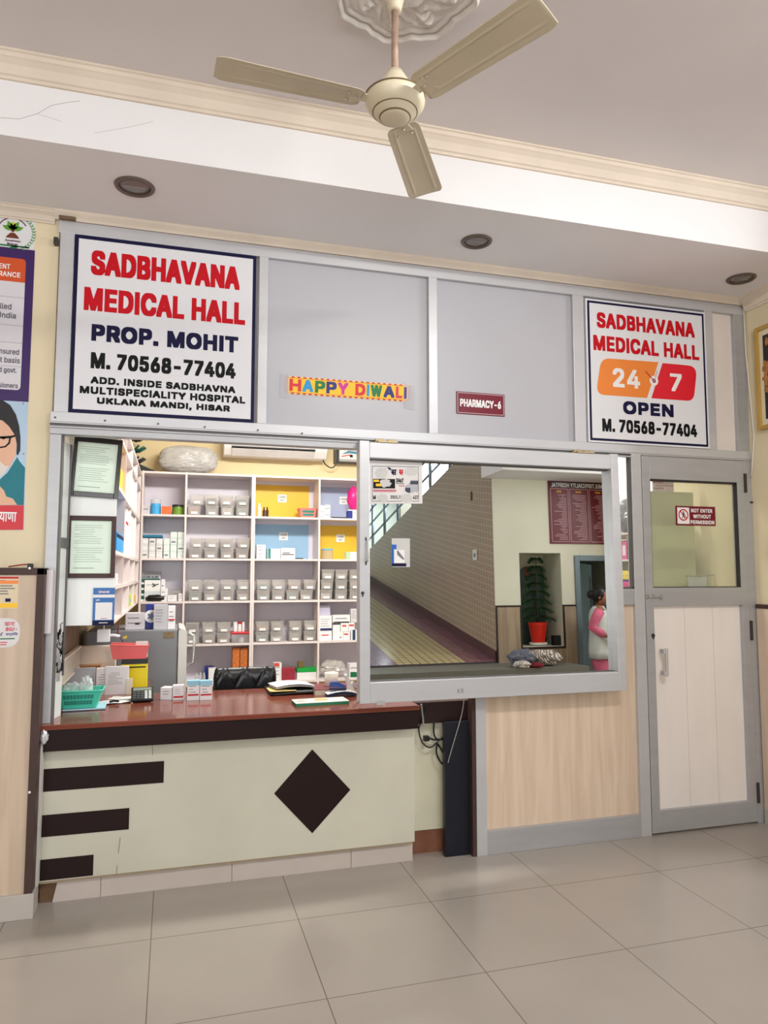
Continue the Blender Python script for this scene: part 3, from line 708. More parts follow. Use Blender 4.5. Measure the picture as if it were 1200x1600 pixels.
MB().prism(petal(cx-.01, cz-.082, .2, .04, .016), -.0026, -.0029, 'xz').build('leaf_mark', mat('green_print', (20, 110, 66)), s)
# purple insurance poster
a = W(49.5, 510, -.002)[0]; z1, z0 = W(25, 388, -.002)[1], W(25, 627, -.002)[1]
s = thing('information_poster', 'purple poster with orange header and white table on the left wall', 'poster', (a-.2, -.002, z0))
B(a-.42, a, -.002, -.0005, z0, z1).build('sheet', PURP, s)
tx1 = W(36.5, 500, -.003)[0]; tz1, tz0 = W(20, 403, -.003)[1], W(20, 609, -.003)[1]; hz = W(20, 440, -.003)[1]
MB().prism(rounded([(tx1-.3, tz0), (tx1, tz0), (tx1, tz1), (tx1-.3, tz1)], [0, .02, .02, 0]), -.0024, -.0027, 'xz').build('white_table', mat('table_white', (214, 210, 216), .35, 0, .01), s)
MB().prism(rounded([(tx1-.3, hz), (tx1, hz), (tx1, tz1), (tx1-.3, tz1)], [0, 0, .02, 0]), -.0028, -.0031, 'xz').build('orange_header', mat('orange_header_print', (206, 80, 34), .35, 0, 0), s)
mb = MB()
for py in (464, 508, 535, 572):
    z_ = W(18, py, -.003)[1]; mb.box(tx1-.3, tx1, -.0030, -.0028, z_-.001, z_+.001)
mb.build('table_rules', mat('rule_grey', (150, 146, 156), .5, 0, 0), s)
def wl_(tx, x0, x1, y0, y1, m, bold=.03):
    A_, B_ = W(x0, (y0+y1)/2, -.003), W(x1, (y0+y1)/2, -.003); lettering(tx, *front(A_[0], B_[0], W((x0+x1)/2, y1, -.003)[1], W((x0+x1)/2, y0, -.003)[1], -.0032), m, s, bold)
TG = mat('table_text', (84, 80, 92), .5, 0, 0)
wl_('ENT', -1, 16, 412, 420, INKW); wl_('RANCE', -2, 32, 424.5, 432.5, INKW)
wl_('lled', 0, 18, 474, 483, TG, .02); wl_('India', 0, 25, 488, 497, TG, .02)
wl_('nsured', -1, 30, 545, 553.5, TG, .02); wl_('t basis', 0, 31, 558, 567, TG, .02); wl_('d govt.', -2, 26, 574, 584, TG, .02); wl_('sioners', -2, 28, 598, 606, TG, .02)
# portrait poster
a1, a0 = W(43.5, 640, -.002)[0], W(37, 825, -.002)[0]; z1, z0 = W(25, 627, -.002)[1], W(20, 828, -.002)[1]
s = thing('portrait_poster', 'pale blue poster of a bespectacled man in a teal jacket above a red band', 'poster', (a1-.15, -.002, z0))
MB().prism([(a1-.32, z0), (a0, z0), (a1, z1), (a1-.32, z1)], -.0005, -.002, 'xz').build('sheet', mat('pale_blue_poster', (176, 200, 222), .35, 0, .02), s)
v5 = lambda pts: [(x/5, 600+y/5) for x, y in pts]
SK = mat('skin_print', (226, 178, 150), .5, 0, .04)
poly('jacket', v5([(-60, 760), (0, 745), (60, 690), (135, 570), (150, 600), (196, 655), (190, 800), (186, 945), (-60, 950)]), mat('teal_print', (20, 118, 132), .5, 0, .06), s, .0004)
poly('face', v5([(-60, 280), (0, 262), (60, 285), (120, 400), (130, 470), (120, 560), (80, 640), (0, 720), (-60, 740)]), SK, s, .0008)
poly('beard', v5([(-60, 620), (0, 605), (40, 640), (70, 640), (40, 690), (0, 730), (-60, 740)]), mat('grey_white_print', (222, 214, 208), .5, 0, 0), s, .0012)
poly('hair', v5([(-60, 120), (20, 125), (80, 165), (125, 240), (150, 330), (160, 420), (158, 520), (140, 558), (128, 548), (132, 470), (122, 420), (110, 390), (70, 330), (20, 285), (-60, 270)]), mat('hair_print', (34, 30, 34), .5, 0, .1), s, .0016)
mb = MB()
g = [(-60, 412), (80, 405), (118, 398), (118, 412), (86, 422), (78, 465), (45, 494), (0, 502), (-60, 500), (-60, 488), (0, 490), (38, 484), (66, 458), (72, 424), (-60, 428)]
poly('spectacles', v5(g), INKK, s, .0020)
poly('eye', v5([(5, 420), (30, 412), (48, 422), (28, 434)]), INKK, s, .0020)
poly('hand', v5([(-60, 790), (0, 800), (30, 830), (50, 880), (100, 895), (135, 945), (-60, 948)]), SK, s, .0012)
poly('red_band', v5([(-60, 950), (186, 947), (181, 1138), (-60, 1140)]), mat('red_band_print', (206, 30, 44), .4, 0, .02), s, .0020)
A_, B_ = W(-1, 807, -.005), W(26, 807, -.005)
lettering('याणा', *front(A_[0], B_[0], W(10, 815, -.005)[1], W(10, 800, -.005)[1], -.0046), INKW, s, .02, True)
mb = MB()
for px, py in ((36.6, 630.5), (36.6, 709)):
    x, z = W(px, py, -.003); mb.lathe([(.004, 0), (.003, .002), (0, .002)], (x, -.002, z), 10, (0, -1, 0))
mb.build('pin', mat('grey_pin', (130, 130, 134), .4), s)
# notices on the wainscot (front face y = -.108)
def panelq(px0, py0, px1, py1, y=-.109): return rc(px0, py0, px1, py1, y)
x0, x1, z0, z1 = panelq(-20, 900, 28, 951)
s = thing('news_clipping', 'small coloured printed sheet pasted at the top of the left wainscot', 'notice', ((x0+x1)/2, -.109, z0))
B(x0, x1, -.109, -.108, z0, z1).build('sheet', mat('clipping_paper', (222, 206, 176), .6, 0, .06), s)
mb = B(x0, x1, -.1096, -.1091, z1-.012, z1-.003); mb.build('red_heading', REDB, s)
B(x0, x1, -.1096, -.1091, z1-.035, z1-.02).build('orange_heading', mat('orange_print', (238, 134, 52)), s)
B(x0, x1, -.1096, -.1091, z0+.004, z0+.024).build('yellow_foot', mat('yellow_print', (248, 196, 40)), s)
printed_lines((x0+.01, -.109, z0+.06), (x1-x0-.02, 0, 0), (0, 0, .07), 6, INKG, s, seed=3)
B(x1-.05, x1-.028, -.1096, -.1091, z0+.03, z0+.045).build('blue_block', INKN, s)
x0, x1, z0, z1 = panelq(-40, 966, 31, 1012)
s = thing('price_sticker', 'round cornered white sticker reading 80/- on the left wainscot', 'sticker', ((x0+x1)/2, -.109, z0))
MB().prism(rounded([(x0, z0), (x1, z0), (x1, z1), (x0, z1)], [.0, .06, .06, .0]), -.1085, -.1092, 'xz').build('sheet', mat('sticker_white', (220, 216, 216), .5, 0, .02), s)
def pl(tx, a, b_, c_, d_, m, bold=.02, plain=False):
    u0, u1, v0, v1 = panelq(a, c_, b_, d_); lettering(tx, *front(u0, u1, v0, v1, -.1092), m, s, bold, plain)
PK = mat('pink_red_print', (206, 60, 90), .5, 0, 0)
pl('खाना', 7, 23, 972, 978, PK, .02, True); pl('80/-', 9, 27, 980, 986.5, PK, .05); pl('सर्विस', 9, 28, 988, 994, mat('blue_print', (40, 60, 130), .5, 0, 0), .02, True)
pl('नि', 0, 5, 988, 994, mat('blue_print', (40, 60, 130)), .02, True)
u0, u1, v0, v1 = panelq(0, 996, 27, 1000); printed_lines((u0, -.1092, v0), (u1-u0, 0, 0), (0, 0, v1-v0), 1, mat('green_print', (20, 110, 66)), s, seed=5, ragged=.2)
u0, u1, v0, v1 = panelq(0, 1002, 12, 1009); printed_lines((u0, -.1092, v0), (u1-u0, 0, 0), (0, 0, v1-v0), 2, PK, s, seed=6, ragged=.2)
# wire clip over the wainscot
x, z = W(49, 880, -.03)
s = thing('wire_clip', 'dark clip with a red wire end on top of the left wainscot', 'wire', (x, -.05, 1.522))
B(x-.012, x+.01, -.06, -.03, 1.522, 1.542).build('clip', BLK, s, .003)
MB().tube([(x, -.045, 1.54), (x-.04, -.05, 1.536), (x-.09, -.055, 1.527)], .003, 6).build('red_wire', mat('red_wire', (150, 30, 36), .4), s)
# loose aluminium channel on the jamb and foil at the counter corner
x0, x1, z0, z1 = rc(63.5, 890, 82, 990, -.035)
tag(B(x0, x1, -.06, -.0265, z0, z1).build('channel_piece', mat('satin_aluminium_piece', (200, 192, 192), .4, .3, .05), None, .002), 'pale aluminium channel piece fixed on the jamb beside the wainscot', 'channel')
x, z = W(69, 1152, -.06)
def crump(d): return 1+.35*noise.noise(d*2.3)
tag(MB().ball((x, -.064, z), .018, .016, .03, 16, 12, crump).build('foil_lump', mat('crumpled_foil', (205, 205, 208), .3, .3, .1, 30), None, smooth=True), 'crumpled white foil stuffed at the left end of the counter apron', 'foil')

# ================================================================== COUNTER
ZCT = .81
CX0, CX1 = -.558, 1.252
t = thing('pharmacy_counter', 'pale green white counter with glossy red brown top and dark stripes and diamond', 'counter', (.35, .35, 0))
TOPM = mat('red_brown_glossy_top', (122, 64, 50), .12, 0, .06, 3, spec=.6)
PANEL = mat('pale_green_white_laminate', (198, 195, 178), .5, 0, .07, 2.2)
B(CX0-.004, CX1+.004, -.058, .74, ZCT-.024, ZCT).build('worktop', TOPM, t, .004)
B(CX0-.004, -.12, .742, 1.285, ZCT-.024, ZCT).build('return_top', TOPM, t, .003); B(CX0, -.14, .75, 1.28, 0, ZCT-.0245).build('return_body', PANEL, t)
ap = B(CX0, CX1, -.048, .02, .69, ZCT-.0245).build('apron', BROWN, t, .002)
B(CX0+.004, CX1-.004, .008, .03, .10, .6895).build('front_panel', PANEL, t, .002)
B(CX1-.02, CX1-.003, .03, .70, .10, .6895).build('side_panel', PANEL, t)
B(CX0+.01, CX1-.02, .008, .03, .092, .10).build('bottom_strip', mat('worn_edge_strip', (150, 132, 108), .6, 0, .1, 12), t)
mb = MB()
KX = [W(82, 1400, .03)[0], W(157, 1400, .03)[0], W(362, 1360, .03)[0], W(548, 1340, .03)[0], CX1-.01]
for a, b_ in zip(KX, KX[1:]):
    if a == KX[0]: mb.prism([(a-.0, 0), (b_-.001, 0), (b_-.001, .092), (a+.02, .092)], .022, .034, 'xz')
    else: mb.box(a+.001, b_-.001, .022, .034, 0, .092)
mb.build('plinth_tiles', mat('plinth_tile_pinkish', (192, 180, 172), .35, 0, .04), t, .001)
B(CX0+.01, KX[0]+.02, .034, .05, 0, .092).build('plinth_backing', mat('bare_plywood', (112, 84, 62), .8, 0, .15, 14), t)
for i, (xe_, ya, yb_, yl, yc) in enumerate(((256, 1190, 1224, 1201, 1236), (201.7, 1263.3, 1296.7, 1273, 1307), (145.7, 1336.7, 1367.7, 1342, 1376))):
    x1 = W(xe_, (ya+yb_)/2, .006)[0]; z1 = (W(xe_, ya, .006)[1]+W(70, yl, .006)[1])/2; z0 = (W(xe_, yb_, .006)[1]+W(70, yc, .006)[1])/2
    B(CX0+.004, x1, .006, .0079, z0, z1).build('dark_stripe', BROWN, t)
MB().prism([W(px, py, .006) for px, py in ((428.5, 1240), (488, 1302), (547.5, 1234), (488, 1171))], .006, .0079, 'xz').build('dark_diamond', BROWN, t)
mb = MB()
for px, py in ((121, 1133), (145, 1132.5)):
    x, z = W(px, py, -.048); mb.ball((x, -.049, z), .007 if px > 130 else .003, .002, .002, 10, 6)
mb.build('chip_mark', mat('chipped_laminate', (188, 170, 150), .7), ap)
for pts in (((237.5, 1160), (238, 1180)), ((187.5, 1309), (184.5, 1333)), ((182.5, 1352), (181.5, 1365))):
    (xa_, za_), (xb_, zb_) = W(*pts[0], .008), W(*pts[1], .008)
    MB().obox((xa_, .0074, za_), (xb_-xa_, 0, zb_-za_), (.0025, 0, 0), (0, .0004, 0)).build('surface_crack', mat('crack_brown', (110, 96, 80), .8), t)
# recess at the right end of the counter
t = thing('recessed_side_cabinet', 'cream side cabinet with bare brown base, set back in the gap beside the counter', 'cabinet', (1.37, .2, 0))
B(CX1+.006, 1.60, .10, .5, .12, .69).build('cabinet_body', mat('cream_laminate', (216, 212, 188), .45, 0, .05), t, .002)
B(CX1+.012, 1.60, .105, .5, 0, .12).build('base', mat('bare_brown_board', (128, 82, 62), .7, 0, .2, 9), t)
B(CX1+.006, 1.60, .06, .5, .69, .802).build('apron', mat('maroon_brown_apron', (46, 24, 24), .4, 0, .08), t)
x0, x1, z0, z1 = rc(697, 1128, 738, 1341, .0)
t = B(x0, x1, .015, .05, 0.0, .70).build('navy_board', mat('navy_black_laminate', (18, 20, 32), .4, 0, .1), None, .002)
tag(t, 'narrow navy black board standing upright in the gap beside the counter', 'board')
def cable(name, pxs, y, r, m, label, ys=None):
    pts = []
    for i, (px, py) in enumerate(pxs):
        yy = ys[i] if ys else y; x, z = W(px, py, yy); pts.append(Vector((x, yy, z)))
    # smooth through the points
    out = []
    for i in range(len(pts)-1):
        p0, p1, p2, p3 = pts[max(i-1, 0)], pts[i], pts[i+1], pts[min(i+2, len(pts)-1)]
        for k in range(6):
            u = k/6; out.append(.5*((2*p1)+(p2-p0)*u+(2*p0-5*p1+4*p2-p3)*u*u+(3*p1-p0-3*p2+p3)*u**3))
    out.append(pts[-1])
    return out
q3 = lambda x, y: (540+x/5, 1080+y/5)
t = thing('power_cable', 'black cable with a plug looped below the counter end', 'cable', Vector((W(670, 1150, .05)[0], .05, .6)))
MB().tube(cable('', [q3(*p) for p in ((665, 85), (690, 200), (690, 330), (720, 375), (790, 370))], .07, 0, None, ''), .0045, 7).build('cord', BLK, t, smooth=True)
MB().tube(cable('', [q3(*p) for p in ((790, 372), (700, 380), (650, 365))], .06, 0, None, ''), .005, 7).build('plug_lead', BLK, t, smooth=True)
x, z = W(*q3(632, 368), .06); B(x-.016, x+.014, .045, .075, z-.014, z+.014).build('plug', BLK, t, .004)
t = MB().tube(cable('', [q3(*p) for p in ((640, 90), (600, 220), (572, 300), (600, 400), (660, 440), (720, 395), (780, 340))], .055, 0, None, ''), .004, 7).build('thin_black_cable', BLK, None, smooth=True)
tag(t, 'thin black cable hanging in a loop beside the counter end', 'cable')
t = MB().tube(cable('', [q3(*p) for p in ((715, 410), (710, 480), (740, 550), (775, 570), (770, 500), (725, 420), (715, 412))], .05, 0, None, ''), .005, 7).build('coiled_cable', BLK, None, smooth=True)
tag(t, 'black cable coiled into a small loop beside the navy board', 'cable')
t = MB().tube(cable('', [q3(*p) for p in ((925, 70), (905, 190), (850, 380), (810, 520), (800, 560))], .008, 0, None, ''), .0025, 6).build('pale_wire', mat('pale_grey_wire', (160, 156, 152), .4), None, smooth=True)
tag(t, 'thin pale wire hanging in front of the navy board', 'wire')
t = MB().tube(cable('', [q3(*p) for p in ((590, 100), (603, 200), (608, 275))], .03, 0, None, ''), .005, 6).build('grey_wire', mat('pale_grey_wire', (160, 156, 152)), None, smooth=True)
tag(t, 'short stiff grey wire hanging from the worktop end', 'wire')

# ================================================================== THINGS ON THE COUNTER
def stand(px0, px1, pt, pb, zb=ZCT):
    y = Fz((px0+px1)/2, pb, zb)[1]; return W(px0, (pt+pb)/2, y)[0], W(px1, (pt+pb)/2, y)[0], y, zb, W((px0+px1)/2, pt, y)[1]
def carton(name, label, px0, px1, pt, pb, depth=.05, zb=ZCT, m=WBOX, band=None, top=None, rot=0.0, lines=3, cat='box', group=None, yadd=0, flap=None):
    x0, x1, y, z0, z1 = stand(px0, px1, pt, pb, zb)
    if yadd: 
        y += yadd
    w, h = x1-x0, z1-z0; cx = (x0+x1)/2
    t = thing(name, label, cat, (cx, y, z0), group, (0, 0, rot) if rot else None)
    B(x0, x1, y, y+depth, z0, z1).build('box_body', m, t, .001)
    if band: B(x0+w*.06, x1-w*.06, y-.0008, y, z0+h*band[0], z0+h*band[1]).build('colour_band', band[2], t)
    if top: B(x0-.0008, x1+.0008, y-.0008, y+depth+.0008, z1-h*top[0], z1+.0008).build('coloured_top', top[1], t)
    if lines: printed_lines((x0+w*.15, y, z0+h*.35), (w*.65, 0, 0), (0, 0, h*.45), lines, INKG, t, seed=len(bpy.data.objects), fill=.22)
    return t
SKY = mat('sky_blue_carton_top', (150, 200, 222), .5, 0, 0)
carton('medicine_box', 'small plain white medicine box lying on the counter, leftmost of the row', 250, 269, 1074.5, 1093.5, .06, lines=2, rot=-.35)
carton('medicine_box', 'white medicine box with one red band, second from the left on the counter', 270, 287.5, 1071, 1093.5, .05, band=(.14, .27, REDB))
carton('medicine_box', 'white medicine box with sky blue top, left of the touching pair on the counter', 292.5, 311.5, 1064, 1094.5, .05, band=(.24, .33, REDB), top=(.24, SKY))
carton('medicine_box', 'white medicine box with sky blue top, right of the touching pair on the counter', 312.5, 331.5, 1064, 1094, .05, band=(.24, .33, REDB), top=(.24, SKY))
# calculator
x0, x1, y, z0, z1 = stand(205, 240, 1079, 1098)
t = thing('calculator', 'black desk calculator lying tilted on the counter', 'calculator', ((x0+x1)/2, y, ZCT), rot=(0, 0, .05))
w = x1-x0; L = .125; th = radians(24)
def tp(u, v, h=0): return Vector((x0+w*u, y+L*v*cos(th)-h*sin(th), ZCT+.004+L*v*sin(th)+h*cos(th)))
def tbox(mb, u0, u1, v0, v1, h0, h1):
    O = tp(u0, v0, h0); return mb.obox(O, tp(u1, v0, h0)-O, tp(u0, v1, h0)-O, tp(u0, v0, h1)-O)
tbox(MB(), 0, 1, 0, 1, 0, .014).build('case', BLK, t, .003)
B(x0+.01, x1-.01, y+L*cos(th)-.012, y+L*cos(th), ZCT, ZCT+L*sin(th)).build('stand', BLK, t)
tbox(MB(), .08, .92, .72, .92, .014, .0155).build('display', mat('lcd_grey', (120, 134, 124), .2), t)
mb = MB(); mg = MB()
for i in range(5):
    for j in range(4): tbox(mg if i < 3 else mb, .08+.175*i, .08+.175*i+.125, .07+.155*j, .07+.155*j+.105, .014, .018)
mb.build('pale_keys', mat('pale_key', (196, 206, 200), .4), t); mg.build('dark_keys', mat('dark_key', (70, 76, 78), .4), t)
# green basket with clear pouches
def basket(cx, cy, z, a0, b0, a1, b1, h, label, m, name='plastic_basket'):
    t = thing(name, label, 'basket', (cx, cy, z)); mb = MB()
    def ring(f): 
        a, b_ = a0+(a1-a0)*f, b0+(b1-b0)*f; return rounded([(-a, -b_), (a, -b_), (a, b_), (-a, b_)], [.02]*4, 4)
    n = len(ring(0)); vs = []; levels = [0, .06, .12, .5, .88, .94, 1.0]
    for f in levels: vs += [(cx+p[0], cy+p[1], z+h*f) for p in ring(f)]
    fs = [tuple(range(n-1, -1, -1))]
    for i in range(len(levels)-1): fs += [(i*n+k, i*n+(k+1) % n, (i+1)*n+(k+1) % n, (i+1)*n+k) for k in range(n)]
    o = mb.add(vs, fs).build('tub', m, t, smooth=False, clean=False)
    s_ = o.modifiers.new('wall', 'SOLIDIFY'); s_.thickness = .003
    rim = MB().tube([(cx+p[0], cy+p[1], z+h) for p in ring(1.0)+[ring(1.0)[0]]], .005, 6).build('rim', m, t, smooth=True)
    mb = MB()
    for k in range(9):
        for j in range(2):
            u = -.62+k*.155; f0, f1 = .22+.34*j, .46+.34*j
            p = [(cx+(a0+(a1-a0)*f)*u*1.0, cy-(b0+(b1-b0)*f)-.0022, z+h*f) for f in (f0, f1)]
            d = .006; mb.add([(p[0][0]-d, p[0][1], p[0][2]), (p[0][0]+d, p[0][1], p[0][2]), (p[1][0]+d, p[1][1], p[1][2]), (p[1][0]-d, p[1][1], p[1][2])], [(0, 1, 2, 3)])
    mb.build('slots', mat('slot_dark_green', (40, 130, 116), .5), t, clean=False)
    return t
GRN = mat('mint_green_plastic', (70, 196, 170), .3, 0, .03)
bx, by = Fz(120, 1108, ZCT+.012)
basket(bx+.005, by+.07, ZCT+.0135, .085, .055, .112, .075, .085, 'mint green plastic basket with clear pouches at the left end of the counter', GRN)
POUCH = clear('clear_pouch_film', (236, 240, 240), .42, .15)
for i, (dx, dy, hh, lab) in enumerate(((-.03, .08, .10, 'crumpled clear plastic pouch lying in the mint basket'), (.035, .06, .135, 'upright clear plastic pouch leaning in the mint basket'))):
    def fn(d, i=i): return 1+.4*noise.noise(d*3+Vector((i*5, 0, 0)))
    tag(MB().ball((bx+dx, by+dy, ZCT+.03+hh*.5), .055 if i == 0 else .032, .03, hh*.5, 20, 14, fn).build('clear_pouch', POUCH, None, smooth=False), lab, 'pouch')
# pale blue folder under the basket
x0, y0 = Fz(93, 1113, ZCT); x1, y1 = Fz(163, 1110, ZCT)
t = thing('folder', 'pale blue folder with dark edge lying under the mint basket', 'folder', ((x0+x1)/2, y0+.09, ZCT), rot=(0, 0, .04))
B(x0+.01, x1, y0+.005, y0+.19, ZCT, ZCT+.004).build('back_cover', BLK, t)
B(x0+.01, x1, y0+.005, y0+.19, ZCT+.0045, ZCT+.011).build('front_cover', mat('pale_blue_cover', (168, 208, 220), .45), t)
# boxes and papers behind the basket
carton('grey_tray_box', 'pale grey upright box lid behind the mint basket', 102, 148, 1044, 1086, .02, m=mat('pale_grey_board', (190, 194, 200), .5), lines=0)
x0, x1, y, z0, z1 = stand(108, 154, 1030, 1077)
y += .02
t = thing('cardboard_box', 'open brown cardboard box behind the pale grey lid', 'box', ((x0+x1)/2, y, ZCT))
B(x0, x1, y, y+.07, ZCT, z1-.04).build('box_body', CARD, t, .001)
MB().obox((x0, y, z1-.04), (.05, 0, .05), (0, .07, 0), (0, 0, .003)).obox((x1, y, z1-.04), (.012, 0, -.05), (0, .07, 0), (.002, 0, 0)).build('flap', mat('brown_cardboard_inside', (140, 98, 56), .8, 0, .08), t)
carton('large_carton', 'large cream carton behind the paper stack on the counter', 120, 180, 1010, 1072, .10, m=mat('cream_carton', (222, 212, 196), .6), lines=0, yadd=-.02)
carton('document_stack', 'stack of printed white sheets propped up beside the yellow box', 150, 176, 1044, 1086, .03, lines=5)
carton('prescription_pad', 'white handwritten pad leaning against the yellow box', 164, 201, 1041, 1085, .02, lines=7, yadd=-.01)
carton('paper_slip', 'short cream slip of card in front of the yellow box', 197, 207, 1060, 1085, .01, m=mat('cream_card', (226, 220, 200), .6), lines=0, yadd=-.005)
t = carton('yellow_carton', 'bright yellow carton with black top standing on the counter', 189, 230, 1030, 1078, .09, m=mat('bright_yellow_carton', (240, 222, 30), .45), lines=0, top=(.16, BLK), band=(.72, .76, INKK))
carton('white_carton', 'tall white carton with red stripe behind the yellow carton', 226, 240.5, 1010, 1056, .05, band=(.42, .46, REDB), lines=2, yadd=.06)
# pinkish tray on top of the yellow box / cartons
x0, x1, y, z0, z1 = stand(190, 230, 1030, 1078)
px0 = W(172, 1020, y+.05)[0]; px1 = W(233, 1020, y+.05)[0]; zt = W(200, 1008, y+.05)[1]
t = thing('pink_tray', 'translucent coral pink plastic tray lying on top of the yellow carton', 'tray', ((px0+px1)/2, y+.06, z1))
CORAL = clear('coral_pink_plastic', (244, 110, 110), .8, .25)
MB().prism([(px0+.02, z1+.002), (px1-.015, z1+.002), (px1, zt), (px0, zt+.01)], y+.0, y+.004, 'xz').prism([(px0+.02, z1+.002), (px1-.015, z1+.002), (px1, zt), (px0, zt+.01)], y+.11, y+.114, 'xz').box(px0+.02, px1-.015, y+.004, y+.11, z1+.001, z1+.004).build('tub', CORAL, t)
MB().tube([(px0, y-.002, zt+.008), (px1, y-.002, zt-.002)], .004, 6).tube([(px0, y+.116, zt+.008), (px1, y+.116, zt-.002)], .004, 6).build('rim', mat('coral_rim', (240, 120, 118), .35), t)
x0, x1, y, z0, z1 = stand(212, 229, 1030, 1078)
tag(B(x0-.01, x1, y+.12, y+.13, ZCT+.0, W(220, 1002, y+.12)[1]).build('white_card', PAPER, None), 'blank white card standing behind the coral pink tray', 'card')
# loose papers near the calculator
for i, (px, py, rz, w_, d_, lab) in enumerate(((178, 1098, .3, .16, .10, 'loose white paper lying beside the pale blue folder'), (190, 1093, -.25, .12, .09, 'crumpled bill slip lying left of the calculator'))):
    x, y = Fz(px, py, ZCT); t = thing('loose_paper', lab, 'paper', (x, y, ZCT), rot=(0, 0, rz))
    MB().sheet(lambda u, v, i=i: (x-w_/2+w_*u, y-d_/2+d_*v, ZCT+.003+.003*i+.004*abs(sin(u*5+v*3+i))), 8, 6, (0, 0, .0006)).build('sheet', PAPER, t)
    printed_lines((x-w_*.4, y-d_*.4, ZCT+.0095+.003*i), (w_*.7, 0, 0), (0, d_*.7, 0), 4, INKG, t, seed=i, fill=.2)
x, y = Fz(178, 1100, ZCT)
tag(MB().tube([(x-.02, y-.01, ZCT+.014), (x+.0, y+.004, ZCT+.016), (x+.024, y-.004, ZCT+.014)], .006, 8).build('rubber_stamp', BLK, None), 'small black stapler-like clip lying on the loose paper', 'clip')
# right end of the counter ---------------------------------------------------
x0, y0 = Fz(424, 1088, ZCT); x1, y1 = Fz(505, 1080, ZCT)
t = thing('document_bag', 'black document case with a yellow sheet and white papers on the counter', 'case', ((x0+x1)/2, y0+.1, ZCT), rot=(0, 0, .02))
MB().sheet(lambda u, v: (x0+.0+(.36)*u, y0+.0+.3*v, ZCT+.012+.03*sin(pi*min(1, max(0, u)))*sin(pi*v*.9+.2)), 14, 8, (0, 0, -.011)).build('case_body', mat('black_vinyl', (24, 24, 26), .35), t, smooth=True)
MB().prism(rounded([(x0-.01, y0+.0), (x0+.14, y0-.0), (x0+.14, y0+.16), (x0-.01, y0+.16)], [.03, 0, 0, .03]), ZCT+.0245, ZCT+.026, 'xy').build('yellow_sheet', mat('pale_yellow_sheet', (232, 206, 130), .6), t)
MB().sheet(lambda u, v: (x0+.03+.22*u-.03*v, y0+.02+.14*v, ZCT+.045+.012*sin(u*pi)+.004*v), 10, 6, (0, 0, .0012)).build('white_sheet', mat('cool_white_paper', (222, 228, 238), .6), t)
MB().sheet(lambda u, v: (x0+.03+.22*u-.02*v, y0+.03+.14*v, ZCT+.034+.010*sin(u*pi)), 10, 6, (0, 0, .006)).build('paper_wad', mat('paper_edge_grey', (190, 188, 190), .7), t)
x0, y0 = Fz(462, 1104, ZCT); x1, y1 = Fz(543, 1098, ZCT)
t = thing('thin_book', 'thin paperback with green spine and white cover at the counter front', 'book', ((x0+x1)/2, y0+.05, ZCT), rot=(0, 0, .03))
w = x1-x0
B(x0, x1, y0, y0+.13, ZCT, ZCT+.014).build('pages', mat('green_spine', (40, 128, 96), .5), t, .001)
B(x0-.001, x1+.001, y0-.001, y0+.13, ZCT+.0142, ZCT+.0155).build('cover', mat('cream_white_cover', (226, 226, 214), .45), t)
MB().prism([(x0+w*.4, y0+.06), (x0+w*.6, y0+.05), (x0+w*.68, y0+.08), (x0+w*.55, y0+.11), (x0+w*.42, y0+.1)], ZCT+.0157, ZCT+.016, 'xy').build('cover_picture', mat('orange_cover_picture', (224, 168, 84), .5), t)
printed_lines((x0+w*.06, y0+.03, ZCT+.0157), (w*.25, 0, 0), (0, .08, 0), 3, INKG, t, seed=2, fill=.3)
x0, y0 = Fz(505, 1090, ZCT); x1, y1 = Fz(556, 1085, ZCT)
y0 += .03
t = thing('ledger', 'thick maroon and cream ledger under the blue stapler', 'book', ((x0+x1)/2, y0+.1, ZCT), rot=(0, 0, -.04))
B(x0-.03, x1+.06, y0+.03, y0+.25, ZCT, ZCT+.03).build('pages', mat('cream_page_edges', (216, 206, 186), .7, 0, .08, 60), t, .001)
B(x0-.03, x1+.06, y0+.028, y0+.25, ZCT+.03, ZCT+.034).build('cover', mat('maroon_cover', (120, 60, 66), .5), t)
t = thing('pamphlet', 'white leaflet with navy edge sticking out below the ledger', 'leaflet', ((x0+x1)/2, y0-.04, ZCT), rot=(0, 0, .02))
MB().sheet(lambda u, v: (x0+.02+.17*u, y0-.05+.07*v, ZCT+.018+.012*sin(u*pi)), 8, 3, (0, 0, .002)).build('white_page', PAPER, t)
MB().sheet(lambda u, v: (x0+.02+.17*u, y0-.055+.07*v, ZCT+.004+.012*sin(u*pi)), 8, 3, (0, 0, .010)).build('navy_page', mat('navy_leaflet', (30, 46, 84), .4), t)
zL = ZCT+.034
x, y = Fz(527, 1078, zL)
t = thing('stapler', 'blue stapler lying on the ledger', 'stapler', (x, y, zL), rot=(0, 0, -.1))
BLU = mat('royal_blue_plastic', (44, 74, 150), .35)
B(x-.045, x+.05, y-.016, y+.016, zL, zL+.010).build('base', mat('dark_blue_plastic', (26, 40, 88), .4), t, .003)
MB().prism(rounded([(x-.045, zL+.018), (x+.05, zL+.014), (x+.045, zL+.026), (x-.0, zL+.046), (x-.04, zL+.046)], [.006, .004, .01, .012, .012]), y-.015, y+.015, 'xz').build('arm', BLU, t, .003)
x, y = Fz(548, 1078, zL)
t = thing('label_gun', 'white hand stapler leaning at the right end of the ledger', 'stapler', (x, y, zL), rot=(0, 0, .3))
MB().prism([(x-.02, zL), (x+.02, zL), (x+.0, zL+.035), (x-.03, zL+.09), (x-.04, zL+.085), (x-.02, zL+.03)], y-.012, y+.012, 'xz').build('body', PAPER, t, .003)
MB().prism([(x+.0, zL+.03), (x+.05, zL+.0), (x+.055, zL+.012), (x+.01, zL+.05)], y-.012, y+.012, 'xz').build('lever', mat('pale_grey_plastic', (196, 196, 198), .4), t, .003)
